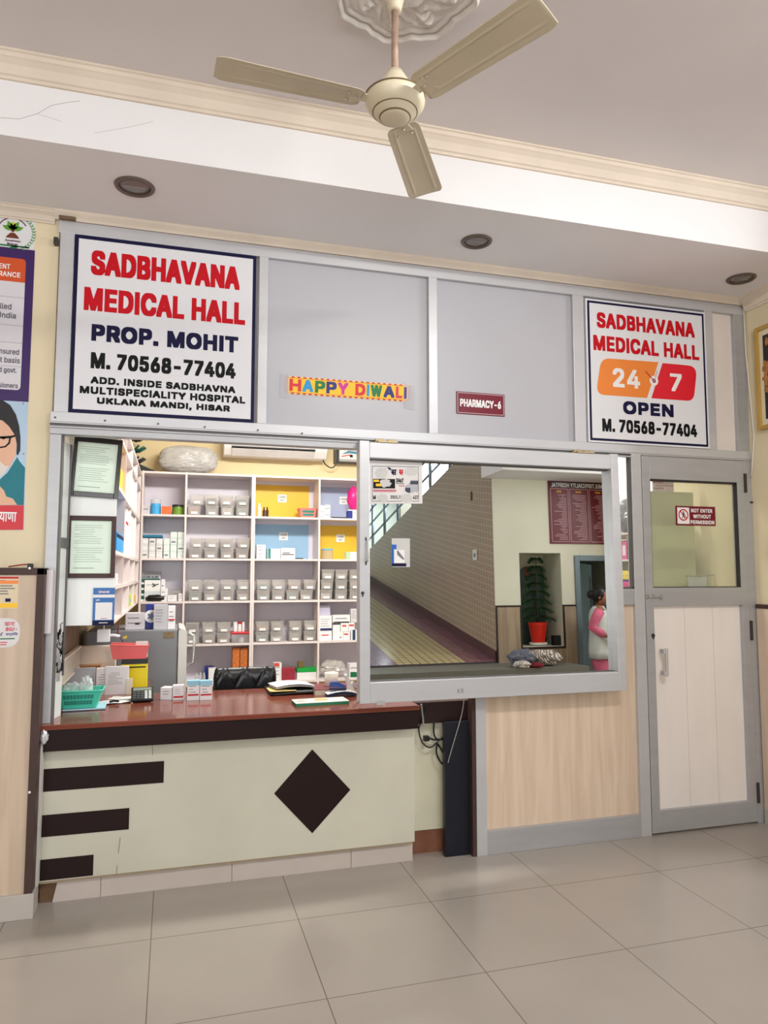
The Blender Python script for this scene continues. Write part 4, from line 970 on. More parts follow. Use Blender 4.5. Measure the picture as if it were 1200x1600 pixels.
x, y = Fz(520, 1073, zL); 
tag(MB().lathe([(.036, 0), (.038, .004), (.041, .075), (.039, .076), (.036, .008), (0, .008)], (x, y+.04, zL), 24).build('paper_cup', mat('cream_cup', (222, 214, 204), .5), None, smooth=True), 'round cream cup standing behind the blue stapler', 'cup')
# bunch of keys and cables hanging by the left jamb
t = thing('hanging_key_bunch', 'tangled bunch of dark keys and cords hanging inside the left jamb', 'keys', (W(95, 990, .07)[0], .07, 1.02))
rnd = random.Random(4); mb = MB(); mk = MB()
x, z = W(95, 985, .07)
for k in range(9):
    a = rnd.random()*6; pts = []
    for i in range(7): pts.append((x+(rnd.random()-.5)*.028, .07+(rnd.random()-.5)*.03, z-.0-.033*i+(rnd.random()-.5)*.02))
    mb.tube(pts, .003, 5)
for k in range(7): 
    cz_ = z-.02-.03*k; mk.obox((x-.012+.01*rnd.random(), .045+.02*rnd.random(), cz_), (.014, .003, .004), (.006*(rnd.random()-.5), .0, -.04), (0, .002, 0))
mb.build('cords', BLK, t); mk.build('metal_keys', STEEL, t)
MB().tube([(x, .07, z+.0), (x, .05, z+.03), (-.49, .03, z+.04)], .003, 6).build('hook', STEEL, t)

# ================================================================== PHARMACY INTERIOR: LEFT SIDE
YE = .2
cxl, cxr = W(103, 830, YE)[0], W(180, 850, YE)[0]
RZ = [W(150, 977, YE)[1], W(179, 919, YE)[1], W(179, 863, YE)[1], W(179, 757, YE)[1], W(179, 672, YE)[1], 2.362]
t = thing('pigeonhole_cabinet', 'white pigeonhole wall cabinet with framed certificates on its end panel', 'cabinet', ((cxl+cxr)/2, YE, RZ[0]))
B(cxl, cxr, YE, YE+.018, RZ[0], RZ[-1]).build('end_panel', LAMW, t, .001)
B(XL+.002, XL+.012, YE+.018, 2.98, RZ[0], RZ[-1]).build('back_panel', LAMW, t)
for i, z_ in enumerate(RZ): B(XL+.012, cxr, YE+.018, 2.98, z_-(0 if i == 0 else .008), z_+.012).build('shelf', SHELFE, t)
DY = [.9, 1.58, 2.28, 2.96]
for y_ in DY: B(XL+.012, cxr-.002, y_-.008, y_+.008, RZ[0]+.012, RZ[-1]).build('divider', SHELFE, t)
# white shutter at the left edge of the opening
t = thing('glass_shutter', 'white narrow shutter panel folded back beside the left jamb', 'shutter', (-.5, .1, ZCT))
MB().obox((-.545, .045, 1.0), (.03, .14, 0), (0, 0, 1.14), (.008, -.002, 0)).build('upper_pane', mat('white_pane', (226, 230, 228), .2, 0, .02), t)
MB().obox((-.543, .04, 1.62), (.03, .14, 0), (0, 0, .05), (.014, -.004, 0)).build('cross_bar', ALUS, t)
MB().obox((-.515, .18, 1.0), (.006, .004, 0), (0, 0, 1.14), (.01, -.004, 0)).build('edge_trim', ALUS, t)
MB().obox((-.545, .045, ZCT), (.03, .14, 0), (0, 0, .19), (.008, -.002, 0)).build('lower_pane', mat('white_pane', (226, 230, 228)), t)
def framed(label, px0, py0, px1, py1, q0, q1, q2, q3_, m, rot, glossy):
    x0, x1, z0, z1 = rc(px0, py0, px1, py1, YE-.012)
    t = thing('certificate_frame', label, 'frame', ((x0+x1)/2, YE-.001, z0), rot=(0, rot, 0))
    a0, a1, b0, b1 = rc(q0, q1, q2, q3_, YE-.012)
    mb = B(x0, a0, YE-.016, YE-.001, z0, z1).box(a1, x1, YE-.016, YE-.001, z0, z1).box(a0, a1, YE-.016, YE-.001, z0, b0).box(a0, a1, YE-.016, YE-.001, b1, z1)
    mb.build('frame_moulding', m, t, .002)
    B(a0-.004, a1+.004, YE-.008, YE-.002, b0-.004, b1+.004).build('certificate', PAPG, t)
    for k, (f0, f1, r_) in enumerate(((.55, .93, 9), (.2, .5, 7), (.06, .14, 1))):
        printed_lines((a0+(a1-a0)*.08, YE-.0081, b0+(b1-b0)*f0), ((a1-a0)*.84, 0, 0), (0, 0, (b1-b0)*(f1-f0)), r_, mat('faint_text', (150, 164, 150), .6, 0, 0), t, seed=k+px0, fill=.16)
    return t
framed('black framed certificate hung crooked, upper of the two on the cabinet end', 110, 684, 186, 777, 116, 692, 179, 769, mat('glossy_black_frame', (50, 46, 46), .15, 0, .1, 20), .05, 1)
framed('brown framed certificate, lower of the two on the cabinet end', 102.5, 806, 180.5, 903, 110, 813.5, 173.5, 896, mat('dark_brown_frame', (60, 32, 26), .45, 0, .08), 0, 0)
x0, x1, z0, z1 = rc(145, 918.5, 178.9, 977.2, YE-.004)
t = thing('payment_card', 'blue payment card with white window stuck at the foot of the cabinet end', 'card', ((x0+x1)/2, YE-.004, z0))
w, h = x1-x0, z1-z0
B(x0, x1, YE-.004, YE-.0005, z0, z1).build('card_body', mat('payment_blue', (20, 104, 176), .35, 0, .02), t)
B(x0, x1, YE-.0048, YE-.0041, z0, z0+h*.13).build('navy_foot', INKN, t)
B(x0, x1, YE-.0048, YE-.0041, z0+h*.74, z0+h*.82).build('white_band', INKW, t)
B(x0+w*.12, x1-w*.1, YE-.0048, YE-.0041, z0+h*.15, z0+h*.61).build('white_window', INKW, t)
mb = MB(); letters(mb, 'bharat', (x0+w*.25, YE-.0041, z0+h*.86), (w*.5, 0, 0), (0, 0, h*.07), .06); mb.build('white_wording', mat('pale_pink_white', (236, 206, 210), .5, 0, 0), t, clean=False)
printed_lines((x0+w*.3, YE-.0049, z0+h*.17), (w*.4, 0, 0), (0, 0, h*.03), 1, REDB, t, seed=1, ragged=.1)
printed_lines((x0+w*.3, YE-.0049, z0+h*.05), (w*.45, 0, 0), (0, 0, h*.04), 1, INKW, t, seed=2, ragged=.1)
lettering('UPI', (x0+w*.14, YE-.0041, z0+h*.65), (w*.16, 0, 0), (0, 0, h*.045), INKW, t, .05)
# goods in the pigeonholes (front edges at X = cxr)
def hole_item(name, label, px0, px1, pt, pb, zb, m, cat='box', xd=.02, dx=.12, band=None):
    xf = cxr-xd; y0, y1 = WX(px0, (pt+pb)/2, xf)[0], WX(px1, (pt+pb)/2, xf)[0]; zt = WX((px0+px1)/2, pt, xf)[1]
    t = thing(name, label, cat, (xf-dx/2, (y0+y1)/2, zb))
    B(xf-dx, xf, min(y0, y1), max(y0, y1), zb, zt).build('pack_body', m, t, .002)
    if band: B(xf, xf+.0006, min(y0, y1), max(y0, y1), zb+(zt-zb)*band[0], zb+(zt-zb)*band[1]).build('colour_band', band[2], t)
    return t
hole_item('carton', 'bright blue carton with dark band in the nearest pigeonhole', 182.5, 193, 834, 861, RZ[2]+.012, mat('bright_blue_carton', (30, 152, 222), .45), band=(.72, .92, INKN), xd=.0, dx=.16)
hole_item('packet', 'yellow packet in the upper pigeonhole beside the black frame', 186, 192, 731, 752, RZ[3]+.012, mat('yellow_packet', (236, 190, 50), .5), 'packet', xd=.02)
hole_item('carton', 'tall white carton in the second upper pigeonhole', 197, 204, 790, 858, RZ[2]+.012, WBOX, band=(.6, .66, REDB))
hole_item('carton', 'narrow white carton in the third upper pigeonhole', 205.5, 209, 806, 858, RZ[2]+.012, WBOX)
hole_item('carton', 'plain white carton on the high pigeonhole shelf', 207, 211, 740, 775, RZ[3]+.012, WBOX)
hole_item('packet', 'lime and yellow packet in the bottom row of pigeonholes', 203.5, 209, 928, 944, RZ[0]+.012, mat('lime_packet', (190, 206, 70), .5), 'packet', band=(.3, .6, SKY))
hole_item('packet', 'orange packet at the far end of the bottom row of pigeonholes', 211.5, 214.5, 929, 944, RZ[0]+.012, mat('orange_packet', (226, 170, 70), .5), 'packet')
hole_item('carton', 'small white carton in the bottom nearest pigeonhole', 181, 184, 896, 913, RZ[1]+.012, WBOX, dx=.1)
# brown panel and slatted rail on the left wall under the cabinet
t = B(XL+.001, XL+.012, .06, 1.25, ZCT-.1, RZ[0]-.01).build('wall_lining', wood('brown_wood_lining', (110, 88, 72), (146, 120, 100), .5, 2), None)
tag(t, 'brown wood lining on the left wall below the pigeonhole cabinet', 'panel')
t = thing('slatted_rail', 'pale slatted rail sloping along the left wall behind the counter', 'rail', (XL+.04, .5, .95))
y0, y1 = .32, 1.05
mb = MB().obox((XL+.03, y0, .93), (0, y1-y0, .0), (0, 0, .012), (.02, 0, 0)).obox((XL+.03, y0, 1.05), (0, y1-y0, .0), (0, 0, .012), (.02, 0, 0))
mb.build('rail', mat('bone_plastic', (214, 204, 190), .5), t)
mb = MB()
for i in range(16): mb.box(XL+.034, XL+.046, y0+(y1-y0)*i/16, y0+(y1-y0)*i/16+.022, .94, 1.05)
mb.build('slats', mat('bone_plastic', (214, 204, 190)), t)

# ------------------------------------------------------------------ fridge behind the counter
FYR = 1.3
fx1 = W(276.5, 1030, FYR)[0]; fx2 = W(291.5, 1030, FYR)[0]; fzt = W(262, 984, FYR)[1]
t = thing('refrigerator', 'small grey refrigerator with rounded white door edge behind the counter', 'refrigerator', (-.2, FYR+.28, 0))
B(-.52, fx1, FYR, FYR+.56, .02, fzt).build('cabinet_body', mat('fridge_grey', (124, 126, 130), .4, .1, .03), t, .006)
MB().prism(rounded([(fx1+.006, .05), (fx2, .05), (fx2, fzt+.006), (fx1+.006, fzt+.006)], [.0, .01, .05, .012]), FYR-.004, FYR+.56, 'xz').build('door', mat('fridge_door_white', (206, 204, 200), .3, 0, .03), t, .004)
hx_, hz1 = W(303, 993, FYR+.06); hz0 = W(303, 1038, FYR+.06)[1]
MB().tube([(fx2-.01, FYR+.06, hz1+.03), (hx_, FYR+.06, hz1), (hx_+.004, FYR+.06, (hz0+hz1)/2), (hx_, FYR+.06, hz0+.01), (fx2-.005, FYR+.06, hz0-.01)], .009, 8).build('handle', STEEL, t, smooth=True)
x0, x1, z0, z1 = rc(255.5, 987.5, 272, 997, FYR)
B(x0, x1, FYR-.0015, FYR, z0, z1).build('badge', mat('worn_brass_badge', (128, 110, 80), .5, .2, .2, 40), t)
B(-.50, fx1-.02, FYR+.02, FYR+.5, 0, .0195).build('foot_base', BLK, t)
def on_plane(name, label, px0, px1, pt, zb, y, depth, m, cat='box', band=None, top=None, lines=2, group=None):
    x0, x1 = W(px0, pt+10, y)[0], W(px1, pt+10, y)[0]; zt = W((px0+px1)/2, pt, y)[1]
    w, h = x1-x0, zt-zb
    t = thing(name, label, cat, ((x0+x1)/2, y+depth/2, zb), group)
    B(x0, x1, y, y+depth, zb, zt).build('box_body', m, t, .001)
    if band: B(x0+w*(band[3] if len(band) > 3 else .06), x1-w*(1-band[4] if len(band) > 4 else .06), y-.0012, y, zb+h*band[0], zb+h*band[1]).build('colour_band', band[2], t)
    if top: B(x0-.001, x1+.001, y-.001, y+depth+.001, zt-h*top[0], zt+.001).build('coloured_top', top[1], t)
    if lines: printed_lines((x0+w*.12, y-.0001, zb+h*.25), (w*.76, 0, 0), (0, 0, h*.6), lines, INKG, t, seed=len(bpy.data.objects), fill=.18)
    return t
zf = fzt+.001
on_plane('carton', 'pale lilac white carton at the left on top of the refrigerator', 196, 226.5, 958, zf, 1.36, .12, mat('lilac_white_carton', (206, 202, 208), .5), band=(.3, .42, mat('dark_maroon_band', (70, 34, 44), .5, 0, 0), .5, .72))
t = on_plane('carton', 'dark blue carton with white round picture on top of the refrigerator', 227.5, 247, 944, zf, 1.40, .07, mat('deep_blue_carton', (34, 50, 134), .45), lines=0)
x, z = W(236, 963, 1.40); MB().lathe([(.042, 0), (.042, .0006), (0, .0006)], (x, 1.40, z), 24, (0, -1, 0)).build('round_picture', INKW, t)
x, z = W(236, 963, 1.398)
mb = MB()
for k in range(5): mb.prism(petal(x, z, k*1.257, .03, .016), 1.3990, 1.3986, 'xz')
mb.build('blade_picture', mat('grey_blue_print', (120, 130, 160), .5), t)
on_plane('carton', 'grey and white open-topped carton in front on the refrigerator', 240.5, 262, 945, zf, 1.33, .07, mat('silver_grey_carton', (190, 190, 196), .45), lines=5)
x0, x1 = W(239, 945, 1.33)[0], W(258, 945, 1.33)[0]; z_ = W(250, 945, 1.33)[1]
on_plane('carton', 'white carton with one red band at the right on the refrigerator', 262.8, 274, 947, zf, 1.34, .09, WBOX, band=(.38, .44, REDB), lines=3)
# grey-white strip light / cable things beside the fridge
t = thing('red_cable', 'thin red cable with a yellow tag beside the refrigerator', 'cable', Vector((W(190, 1000, 1.1)[0], 1.1, 1.0)))
pts = [Vector((cxr-.02, 1.1, RZ[0]))]+cable('', [(184, 988), (188, 997), (193, 1004), (195, 1014), (196, 1030)], 1.1, 0, None, '')
MB().tube(pts, .004, 6).build('cord', mat('dark_red_cord', (120, 50, 56), .4), t, smooth=True)
x, z = W(196, 996.5, 1.09); MB().obox((x-.012, 1.09, z-.008), (.022, 0, .006), (-.002, 0, .016), (0, .002, 0)).build('tag', mat('yellow_tag', (226, 206, 60), .5), t)
t = thing('adapter', 'white power adapter hanging below the pigeonhole cabinet', 'adapter', Vector((W(163, 990, .5)[0], .5, W(163, 1000, .5)[1])))
x0, x1, z0, z1 = rc(152, 983, 172, 1003, .5)
B(x0, x1, .48, .52, z0, z1).build('adapter_body', WBOX, t, .004)
MB().tube([(x1, .5, (z0+z1)/2), (x1+.02, .5, (z0+z1)/2+.0), (x1+.05, .5, (z0+z1)/2-.006)], .008, 6).build('plug_lead', WBOX, t, smooth=True)
MB().tube([((x0+x1)/2, .5, z1-.002), ((x0+x1)/2, .5, RZ[0])], .003, 6).build('hanging_cord', WBOX, t)

# ------------------------------------------------------------------ office chair
cy_ = 1.02
x0, x1 = W(333, 1065, cy_)[0], W(431, 1065, cy_)[0]; zt_ = W(380, 1042.5, cy_)[1]
t = thing('office_chair', 'black padded office chair with quilted back behind the counter', 'chair', ((x0+x1)/2, cy_-.1, 0))
BV = mat('black_leatherette', (22, 22, 24), .28, 0, .05)
w = x1-x0; mx_ = (x0+x1)/2
def backf(u, v, s=1):
    a = (u-.5)*2; b_ = v
    ex = max(0, abs(a)-.86)/.14; ez = max(0, b_-.86)/.14
    th = .035*math.sqrt(max(0, 1-ex*ex))*math.sqrt(max(0, 1-ez*ez*.9))
    q_ = .0045*max(0, 1-9*min(abs(((u*3+v*2.0) % 1)-.5), abs(((u*3-v*2.0) % 1)-.5)))
    return Vector((mx_+a*w/2*(1-.06*ez*ez), cy_+.03*a*a*-.6-s*(th-q_), .42+(zt_-.42)*b_))
mb = MB().sheet(lambda u, v: backf(u, v, 1), 60, 60).sheet(lambda u, v: backf(u, v, -1), 20, 20)
mb.build('backrest', BV, t, smooth=True)
B(mx_-.24, mx_+.24, cy_-.5, cy_-.03, .40, .48).build('seat', BV, t, .03)
mb = MB().tube([(mx_, cy_-.26, .08), (mx_, cy_-.26, .40)], .028, 12)
mb.build('gas_column', BLK, t, smooth=True)
for k in range(5):
    a = 2*pi*k/5+.3; tip = (mx_+.28*cos(a), cy_-.26+.28*sin(a), .06)
    l = MB().tube([(mx_, cy_-.26, .10), tip], [.025, .016], 8).build('leg', BLK, t, smooth=True)
    MB().lathe([(.0, -.012), (.025, -.012), (.028, 0), (.025, .012), (0, .012)], (tip[0], tip[1], .028), 14, (-sin(a), cos(a), 0)).build('castor', BLK, l, smooth=True)
B(mx_-.02, mx_+.02, cy_-.03, cy_+.045, .30, .60).build('back_bracket', BLK, t)

# ================================================================== BACK SHELVES
YS0 = 3.0
def sx(px, py=870): return W(px, py, YS0)[0]
U = [sx(220), sx(288.5), sx(396.5), sx(498.5), sx(601), sx(704)]
SZ = [W(300, 740, YS0)[1], W(300, 806, YS0)[1], W(300, 874, YS0)[1], W(300, 941, YS0)[1], W(300, 1008.5, YS0)[1], W(440, 1066, YS0)[1]]
t = thing('shelf_unit', 'white open medicine shelving with coloured back panels along the rear wall', 'shelves', ((U[0]+U[-1])/2, 3.15, 0))
for i, x in enumerate(U):
    for dx in ((-.019, 0) if i == 2 else (0,)): B(x-.008+dx, x+.009+dx-(.0015 if dx == 0 and i == 2 else 0), YS0, 3.295, 0, SZ[0]+.012).build('upright', SHELFE, t)
for i, z_ in enumerate(SZ): B(U[0]-.008, U[-1]+.008, YS0+.002, 3.295, z_-.009, z_+.009).build('shelf', SHELFE, t)
B(U[0]-.008, U[-1]+.008, YS0+.03, 3.295, 0, .09).build('base', SHELFE, t)
YEL = mat('yellow_back_panel', (228, 186, 58), .3, 0, .02, 3); BLB = mat('pale_blue_back_panel', (150, 186, 214), .3, 0, .02, 3); BLG = mat('lavender_blue_back_panel', (170, 180, 206), .25, 0, .02, 3)
for c in range(5):
    for r in range(5):
        m = SHELFB
        if c == 2: m = {0: YEL, 1: BLB}.get(r, SHELFB)
        if c == 3: m = {0: BLG, 1: YEL}.get(r, SHELFB)
        e = .028 if c >= 2 and r < 2 else 0
        if e: B(U[c]+.009, U[c+1]-.008, 3.286, 3.294, SZ[r+1]+.009, SZ[r]-.009).build('back_panel', SHELFB, t); B(U[c]+.009, U[c+1]-.05, 3.282, 3.2859, SZ[r+1]+.009, SZ[r]-.045).build('coloured_lining', m, t)
        else: B(U[c]+.009, U[c+1]-.008, 3.286, 3.294, SZ[r+1]+.009, SZ[r]-.009).build('back_panel', m, t)
for (px, py, l1) in ((441, 779, 'LOOSE'), (443, 838, 'LOOSE'), (537, 782, 'LOOSE'), (532, 841, 'LOOSE')):
    x, z = W(px, py, 3.28); yy = 3.2815
    lb = B(x-.042, x+.042, yy-.001, yy, z-.038, z+.038).build('bay_label', PAPER, t)
    for k, (tx, f) in enumerate(((l1, .8), ('CUT', .45))):
        lettering(tx, *front(x-.04*f, x+.04*f, z+.006-.03*k, z+.022-.03*k, yy-.001), INKK, lb, .03)
# --- clear bins: one built with its parts, then copied
BINM = clear('clear_bin_plastic', (224, 220, 216), .27, .15)
def make_bin():
    t = thing('storage_bin', 'clear plastic bin', 'bin', (0, 0, 0), 'clear bins on the medicine shelves'); w, d, h = .122, .2, .094
    mb = MB(); a, b_ = .0545, .059
    lv = [(a, .09, 0), (b_, .098, h-.012), (b_+.004, .102, h-.012), (b_+.004, .102, h), (b_-.003, .095, h), (a-.003, .087, .004)]
    vs = []
    for hw, hd, z_ in lv: vs += [(-hw, .1-hd, z_), (hw, .1-hd, z_), (hw, .1+hd, z_), (-hw, .1+hd, z_)]
    fs = [(3, 2, 1, 0), tuple(range(20, 24))]+[(i*4+k, i*4+(k+1) % 4, (i+1)*4+(k+1) % 4, (i+1)*4+k) for i in range(5) for k in range(4)]
    mb.add(vs, fs).build('tub', BINM, t, clean=True)
    B(-.028, .028, -.001, .0005, .010, .032).build('paper_label', PAPER, t)
    B(-.042, .042, .03, .16, .006, .056).build('contents', mat('packed_strips_pale', (186, 178, 176), .6, 0, .25, 30), t, .004)
    return t
CONT = [mat('packed_strips_%s' % n, c, .6, 0, .2, 30) for n, c in (('white', (228, 224, 222)), ('grey', (176, 168, 166)), ('peach', (206, 156, 138)), ('teal', (128, 164, 160)), ('rose', (190, 150, 150)), ('dark', (96, 90, 92)))]
proto = make_bin(); first = True; rnd = random.Random(11)
ROWN = ['top', 'second', 'third', 'fourth']; BAYN = ['', 'left', 'middle', 'right']
def place_bin(px0, px1, py_base, label, zb=None):
    global first
    x = (W(px0, py_base-8, YS0+.02)[0]+W(px1, py_base-8, YS0+.02)[0])/2
    if first: o = proto; first = False
    else: o = copy_tree(proto)
    o.location = (x, YS0+.02+rnd.random()*.015, zb); o['label'] = label
    for ch in o.children:
        if ch.name.startswith('contents'):
            me = ch.data.copy(); me.materials[0] = rnd.choice(CONT[:2]*3+CONT); ch.data = me; ch.scale = (1, 1, .6+.9*rnd.random())
    return o
def posn(k, n): return 'leftmost' if k == 0 else 'rightmost' if k == n-1 else ORD[k]+' from left'
def bin_rows(row, bay, layers):
    z = SZ[row+1]+.0095; names = {2: ['lower', 'upper'], 3: ['bottom', 'middle', 'top']}[len(layers)]
    for li, xs in enumerate(layers):
        for k, (a, b_) in enumerate(xs):
            place_bin(a, b_, 800+68*row, 'clear plastic bin, %s in %s layer, %s shelf, %s bay' % (posn(k, len(xs)), names[li], ROWN[row], BAYN[bay]), z+.095*li)
bin_rows(0, 1, [[(293, 314), (321, 342), (345, 366), (368, 390)], [(297, 318), (320, 341), (343.5, 364.5), (368.5, 390)]])
bin_rows(1, 1, [[(294, 316), (318.5, 340.5), (344, 366), (368.5, 389)], [(297, 318), (320, 342), (343.5, 365), (370, 391)]])
bin_rows(2, 1, [[(293.5, 316), (317.5, 340), (343, 367), (368.5, 391.5)], [(293.5, 316), (317.5, 340.5), (343, 367), (368.5, 392.5)]])
bin_rows(3, 1, [[(291, 310), (315, 337.5), (339, 359.6)], [(288.5, 312), (315, 337.5), (339, 360.5)]])
bin_rows(2, 2, [[(401, 422.5), (424, 446.5), (447.5, 468), (469, 489)], [(401, 422.5), (424, 446.5), (447.5, 472.5), (474, 495)]])
bin_rows(3, 2, [[(399.5, 420), (421.5, 443.5), (451, 471.5), (475, 494)], [(399.5, 421), (422.5, 444), (448.5, 475), (476, 494.5)]])
bin_rows(2, 3, [[(500, 520.5), (523.5, 543.5), (545.5, 566)], [(500, 522), (524, 543.5), (545.5, 566)], [(502.5, 522.5), (524, 543.5), (545.5, 566)]])
# --- other goods on the back shelves
Y1 = YS0+.05
def sh(name, label, px0, px1, pt, row, m, **k):
    y = k.pop('y', Y1); d = k.pop('depth', .1); z = k.pop('zb', SZ[row+1]+.0095)
    return on_plane(name, label, px0, px1, pt, z, y, d, m, **k)
def jar(label, px0, px1, pt, row, m, lid, y=Y1, lidh=.2, name='jar', zb=None, neck=False, cat='jar'):
    x0, x1 = W(px0, pt+8, y)[0], W(px1, pt+8, y)[0]; zb = zb if zb is not None else SZ[row+1]+.0095; zt = W((px0+px1)/2, pt, y)[1]; r = (x1-x0)/2; h = zt-zb
    t = thing(name, label, cat, ((x0+x1)/2, y+r, zb)); c = ((x0+x1)/2, y+r, zb)
    nr = r*.45 if neck else r*.97
    prof = [(r*.9, 0), (r, h*.04), (r, h*(1-lidh)*.85), (nr, h*(1-lidh)), (0, h*(1-lidh))]
    MB().lathe(prof, c, 20).build('jar_body', m, t, smooth=False)
    MB().lathe([(nr*1.06, 0), (nr*1.06, h*lidh-.002), (nr*.9, h*lidh), (0, h*lidh)], (c[0], c[1], zb+h*(1-lidh)), 20).build('lid', lid, t)
    return t
sh('carton', 'lilac grey carton, leftmost on the top shelf of the far left bay', 222, 234, 789, 0, mat('lilac_grey_carton', (196, 188, 194), .5), lines=1)
jar('jar with blue wrapper and clear top on the top shelf', 235, 251.5, 779, 0, mat('sky_blue_wrapper', (70, 166, 220), .35), clear('jar_top_clear', (226, 230, 232), .4), lidh=.3)
sh('carton', 'orange carton between the blue jar and the green jar', 252.5, 267, 791, 0, mat('orange_red_carton', (232, 104, 50), .5), lines=0)
jar('olive green jar with black lid on the top shelf', 269, 287, 788, 0, mat('olive_green_jar', (112, 150, 50), .35), mat('black_lid', (34, 40, 34), .4), lidh=.22)
# row 2, far left bay: stacked silver-white cartons
SILV = mat('silver_white_carton', (208, 206, 204), .3, .15, .08, 30)
FOIL = mat('wrapped_pale_green_carton', (200, 212, 202), .25, .1, .08, 30)
heights = [(221.5, 231.5, 3), (232.5, 243, 3), (244, 254, 3), (255.5, 265, 3), (266, 276.3, 4), (277.3, 288, 4)]
hh = (W(250, 841, Y1)[1]-(SZ[2]+.0095))/3
for c, (a, b_, n) in enumerate(heights):
    for k in range(n):
        x0, x1 = W(a, 860, Y1)[0], W(b_, 860, Y1)[0]; z0 = SZ[2]+.0095+hh*k
        lay = ['bottom', 'second', 'third', 'topmost'][k]
        t = thing('medicine_carton', '%s silver white medicine carton in the %s stack on the second shelf' % (lay, ORD[c]), 'box', ((x0+x1)/2, Y1+.05, z0), 'stacked medicine cartons in the far left bay')
        B(x0, x1, Y1, Y1+.1, z0, z0+hh-.0008).build('box_body', FOIL if c >= 3 else SILV, t, .001)
        B(x0+.008, x1-.012, Y1-.0008, Y1, z0+hh*.35, z0+hh*.6).build('printed_patch', mat('green_grey_patch', (150, 170, 160) if c >= 3 else (150, 146, 150), .5, 0, 0) if False else (INKG if (c+k) % 3 == 0 else mat('pale_patch', (226, 224, 222), .5, 0, 0)), t)
t = thing('blue_folder', 'teal blue folder lying on the carton stacks of the second shelf', 'folder', (W(238, 836, Y1)[0], Y1+.1, W(238, 838, Y1)[1]))
xa, za = W(221, 840, Y1-.01); xb, zb_ = W(254, 840.5, Y1-.01)
MB().obox((xa, Y1-.01, za+.002), (xb-xa, 0, 0), (0, .2, .0), (0, 0, .006)).obox((xa, Y1-.01, za+.0085), (xb-xa, 0, -.0), (0, .2, .0), (0, 0, .018)).build('cover', mat('teal_blue_cover', (30, 112, 146), .4), t, .002)
# row 3, far left bay: green packs with white cards and a heap of small goods
DG = mat('dark_green_pack', (36, 84, 80), .45)
for k, (py, col) in enumerate(((904, DG), (913.5, DG), (922, DG), (931, DG))):
    pass
x0, x1 = W(217, 920, Y1)[0], W(249, 920, Y1)[0]; zb = SZ[3]+.0095; zt = W(232, 904, Y1)[1]; n = 4; h = (zt-zb)/n
for k in range(n):
    t = thing('green_pack', '%s dark green and white pack in the stack beside the forceps card' % ['bottom', 'second', 'third', 'topmost'][k], 'box', ((x0+x1)/2, Y1+.07, zb+h*k), 'green packs on the third shelf')
    B(x0, x1, Y1+.02, Y1+.14, zb+h*k, zb+h*(k+1)-.001).build('box_body', DG, t, .001); B(x0-.0005, x1+.0005, Y1+.019, Y1+.141, zb+h*k+.0005, zb+h*k+h*.35).build('white_stripe', INKW, t)
x0, x1, z0, z1 = rc(226, 906.5, 250.5, 923, Y1)
t = thing('forceps_card', 'white card with a dark forceps picture on the third shelf', 'card', ((x0+x1)/2, Y1+.01, z0))
B(x0, x1, Y1, Y1+.015, zb, z1).build('card_body', PAPER, t)
mb = MB()
for px, py in ((243, 911),): 
    pass
hand(mb, W(229, 914, Y1), W(239, 914, Y1), .004, Y1-.0006); hand(mb, W(238, 912, Y1), W(243, 914.5, Y1), .012, Y1-.0006); hand(mb, W(238, 917, Y1), W(243, 914.5, Y1), .012, Y1-.0006); hand(mb, W(242, 914.5, Y1), W(248, 912.5, Y1), .010, Y1-.0008)
mb.build('forceps_picture', mat('dark_grey_print', (70, 70, 76)), t)
a0, a1, b0, b1 = rc(226, 923.5, 250.5, 937, Y1); B(a0, a1, Y1-.0005, Y1, b0, b1).build('lower_panel', mat('pale_grey_blue_card', (206, 212, 216), .5), t)
xa, za = W(222, 902, 3.2); xb, _ = W(248, 902, 3.2)
t = sh('tall_carton', 'white carton lettered across its top, behind the green packs', 220, 251, 893, 2, mat('lilac_white_carton', (206, 202, 208)), y=3.2, depth=.08, lines=0)
lettering('GOUND ALIND', *front(xa, xb, W(235, 903.5, 3.2)[1], W(235, 899.5, 3.2)[1], 3.2), mat('dark_green_print', (40, 60, 60), .5, 0, 0), t, .04)
for px0, px1, pt, lab, m, kw in ((252, 258, 905, 'slim white box leaning upright on the third shelf', WBOX, {}), (251.5, 262, 919, 'white box with faint print in front of the slim box', WBOX, dict(y=Y1-.02)),
                             (266, 284, 922.5, 'grey striped long box lying on the third shelf', mat('grey_pack', (160, 154, 152), .5), {}), (278.5, 285, 927.5, 'small upright white box at the right end of the third shelf', WBOX, dict(y=Y1-.03)), (262, 276, 930, 'white tilted long box in the heap on the third shelf', WBOX, dict(y=Y1-.035))):
    sh('small_box', lab, px0, px1, pt, 2, m, lines=2, depth=.04, **kw)
def heap(d): return 1+.3*noise.noise(d*3)
x, z = W(243, 936, Y1-.03)
tag(MB().ball((x, Y1-.005, zb+.025), .085, .03, .032, 24, 14, heap).build('black_pouch', mat('black_wrinkled_film', (26, 25, 27), .3), None, smooth=True), 'crumpled black pouch lying at the front of the third shelf', 'pouch')
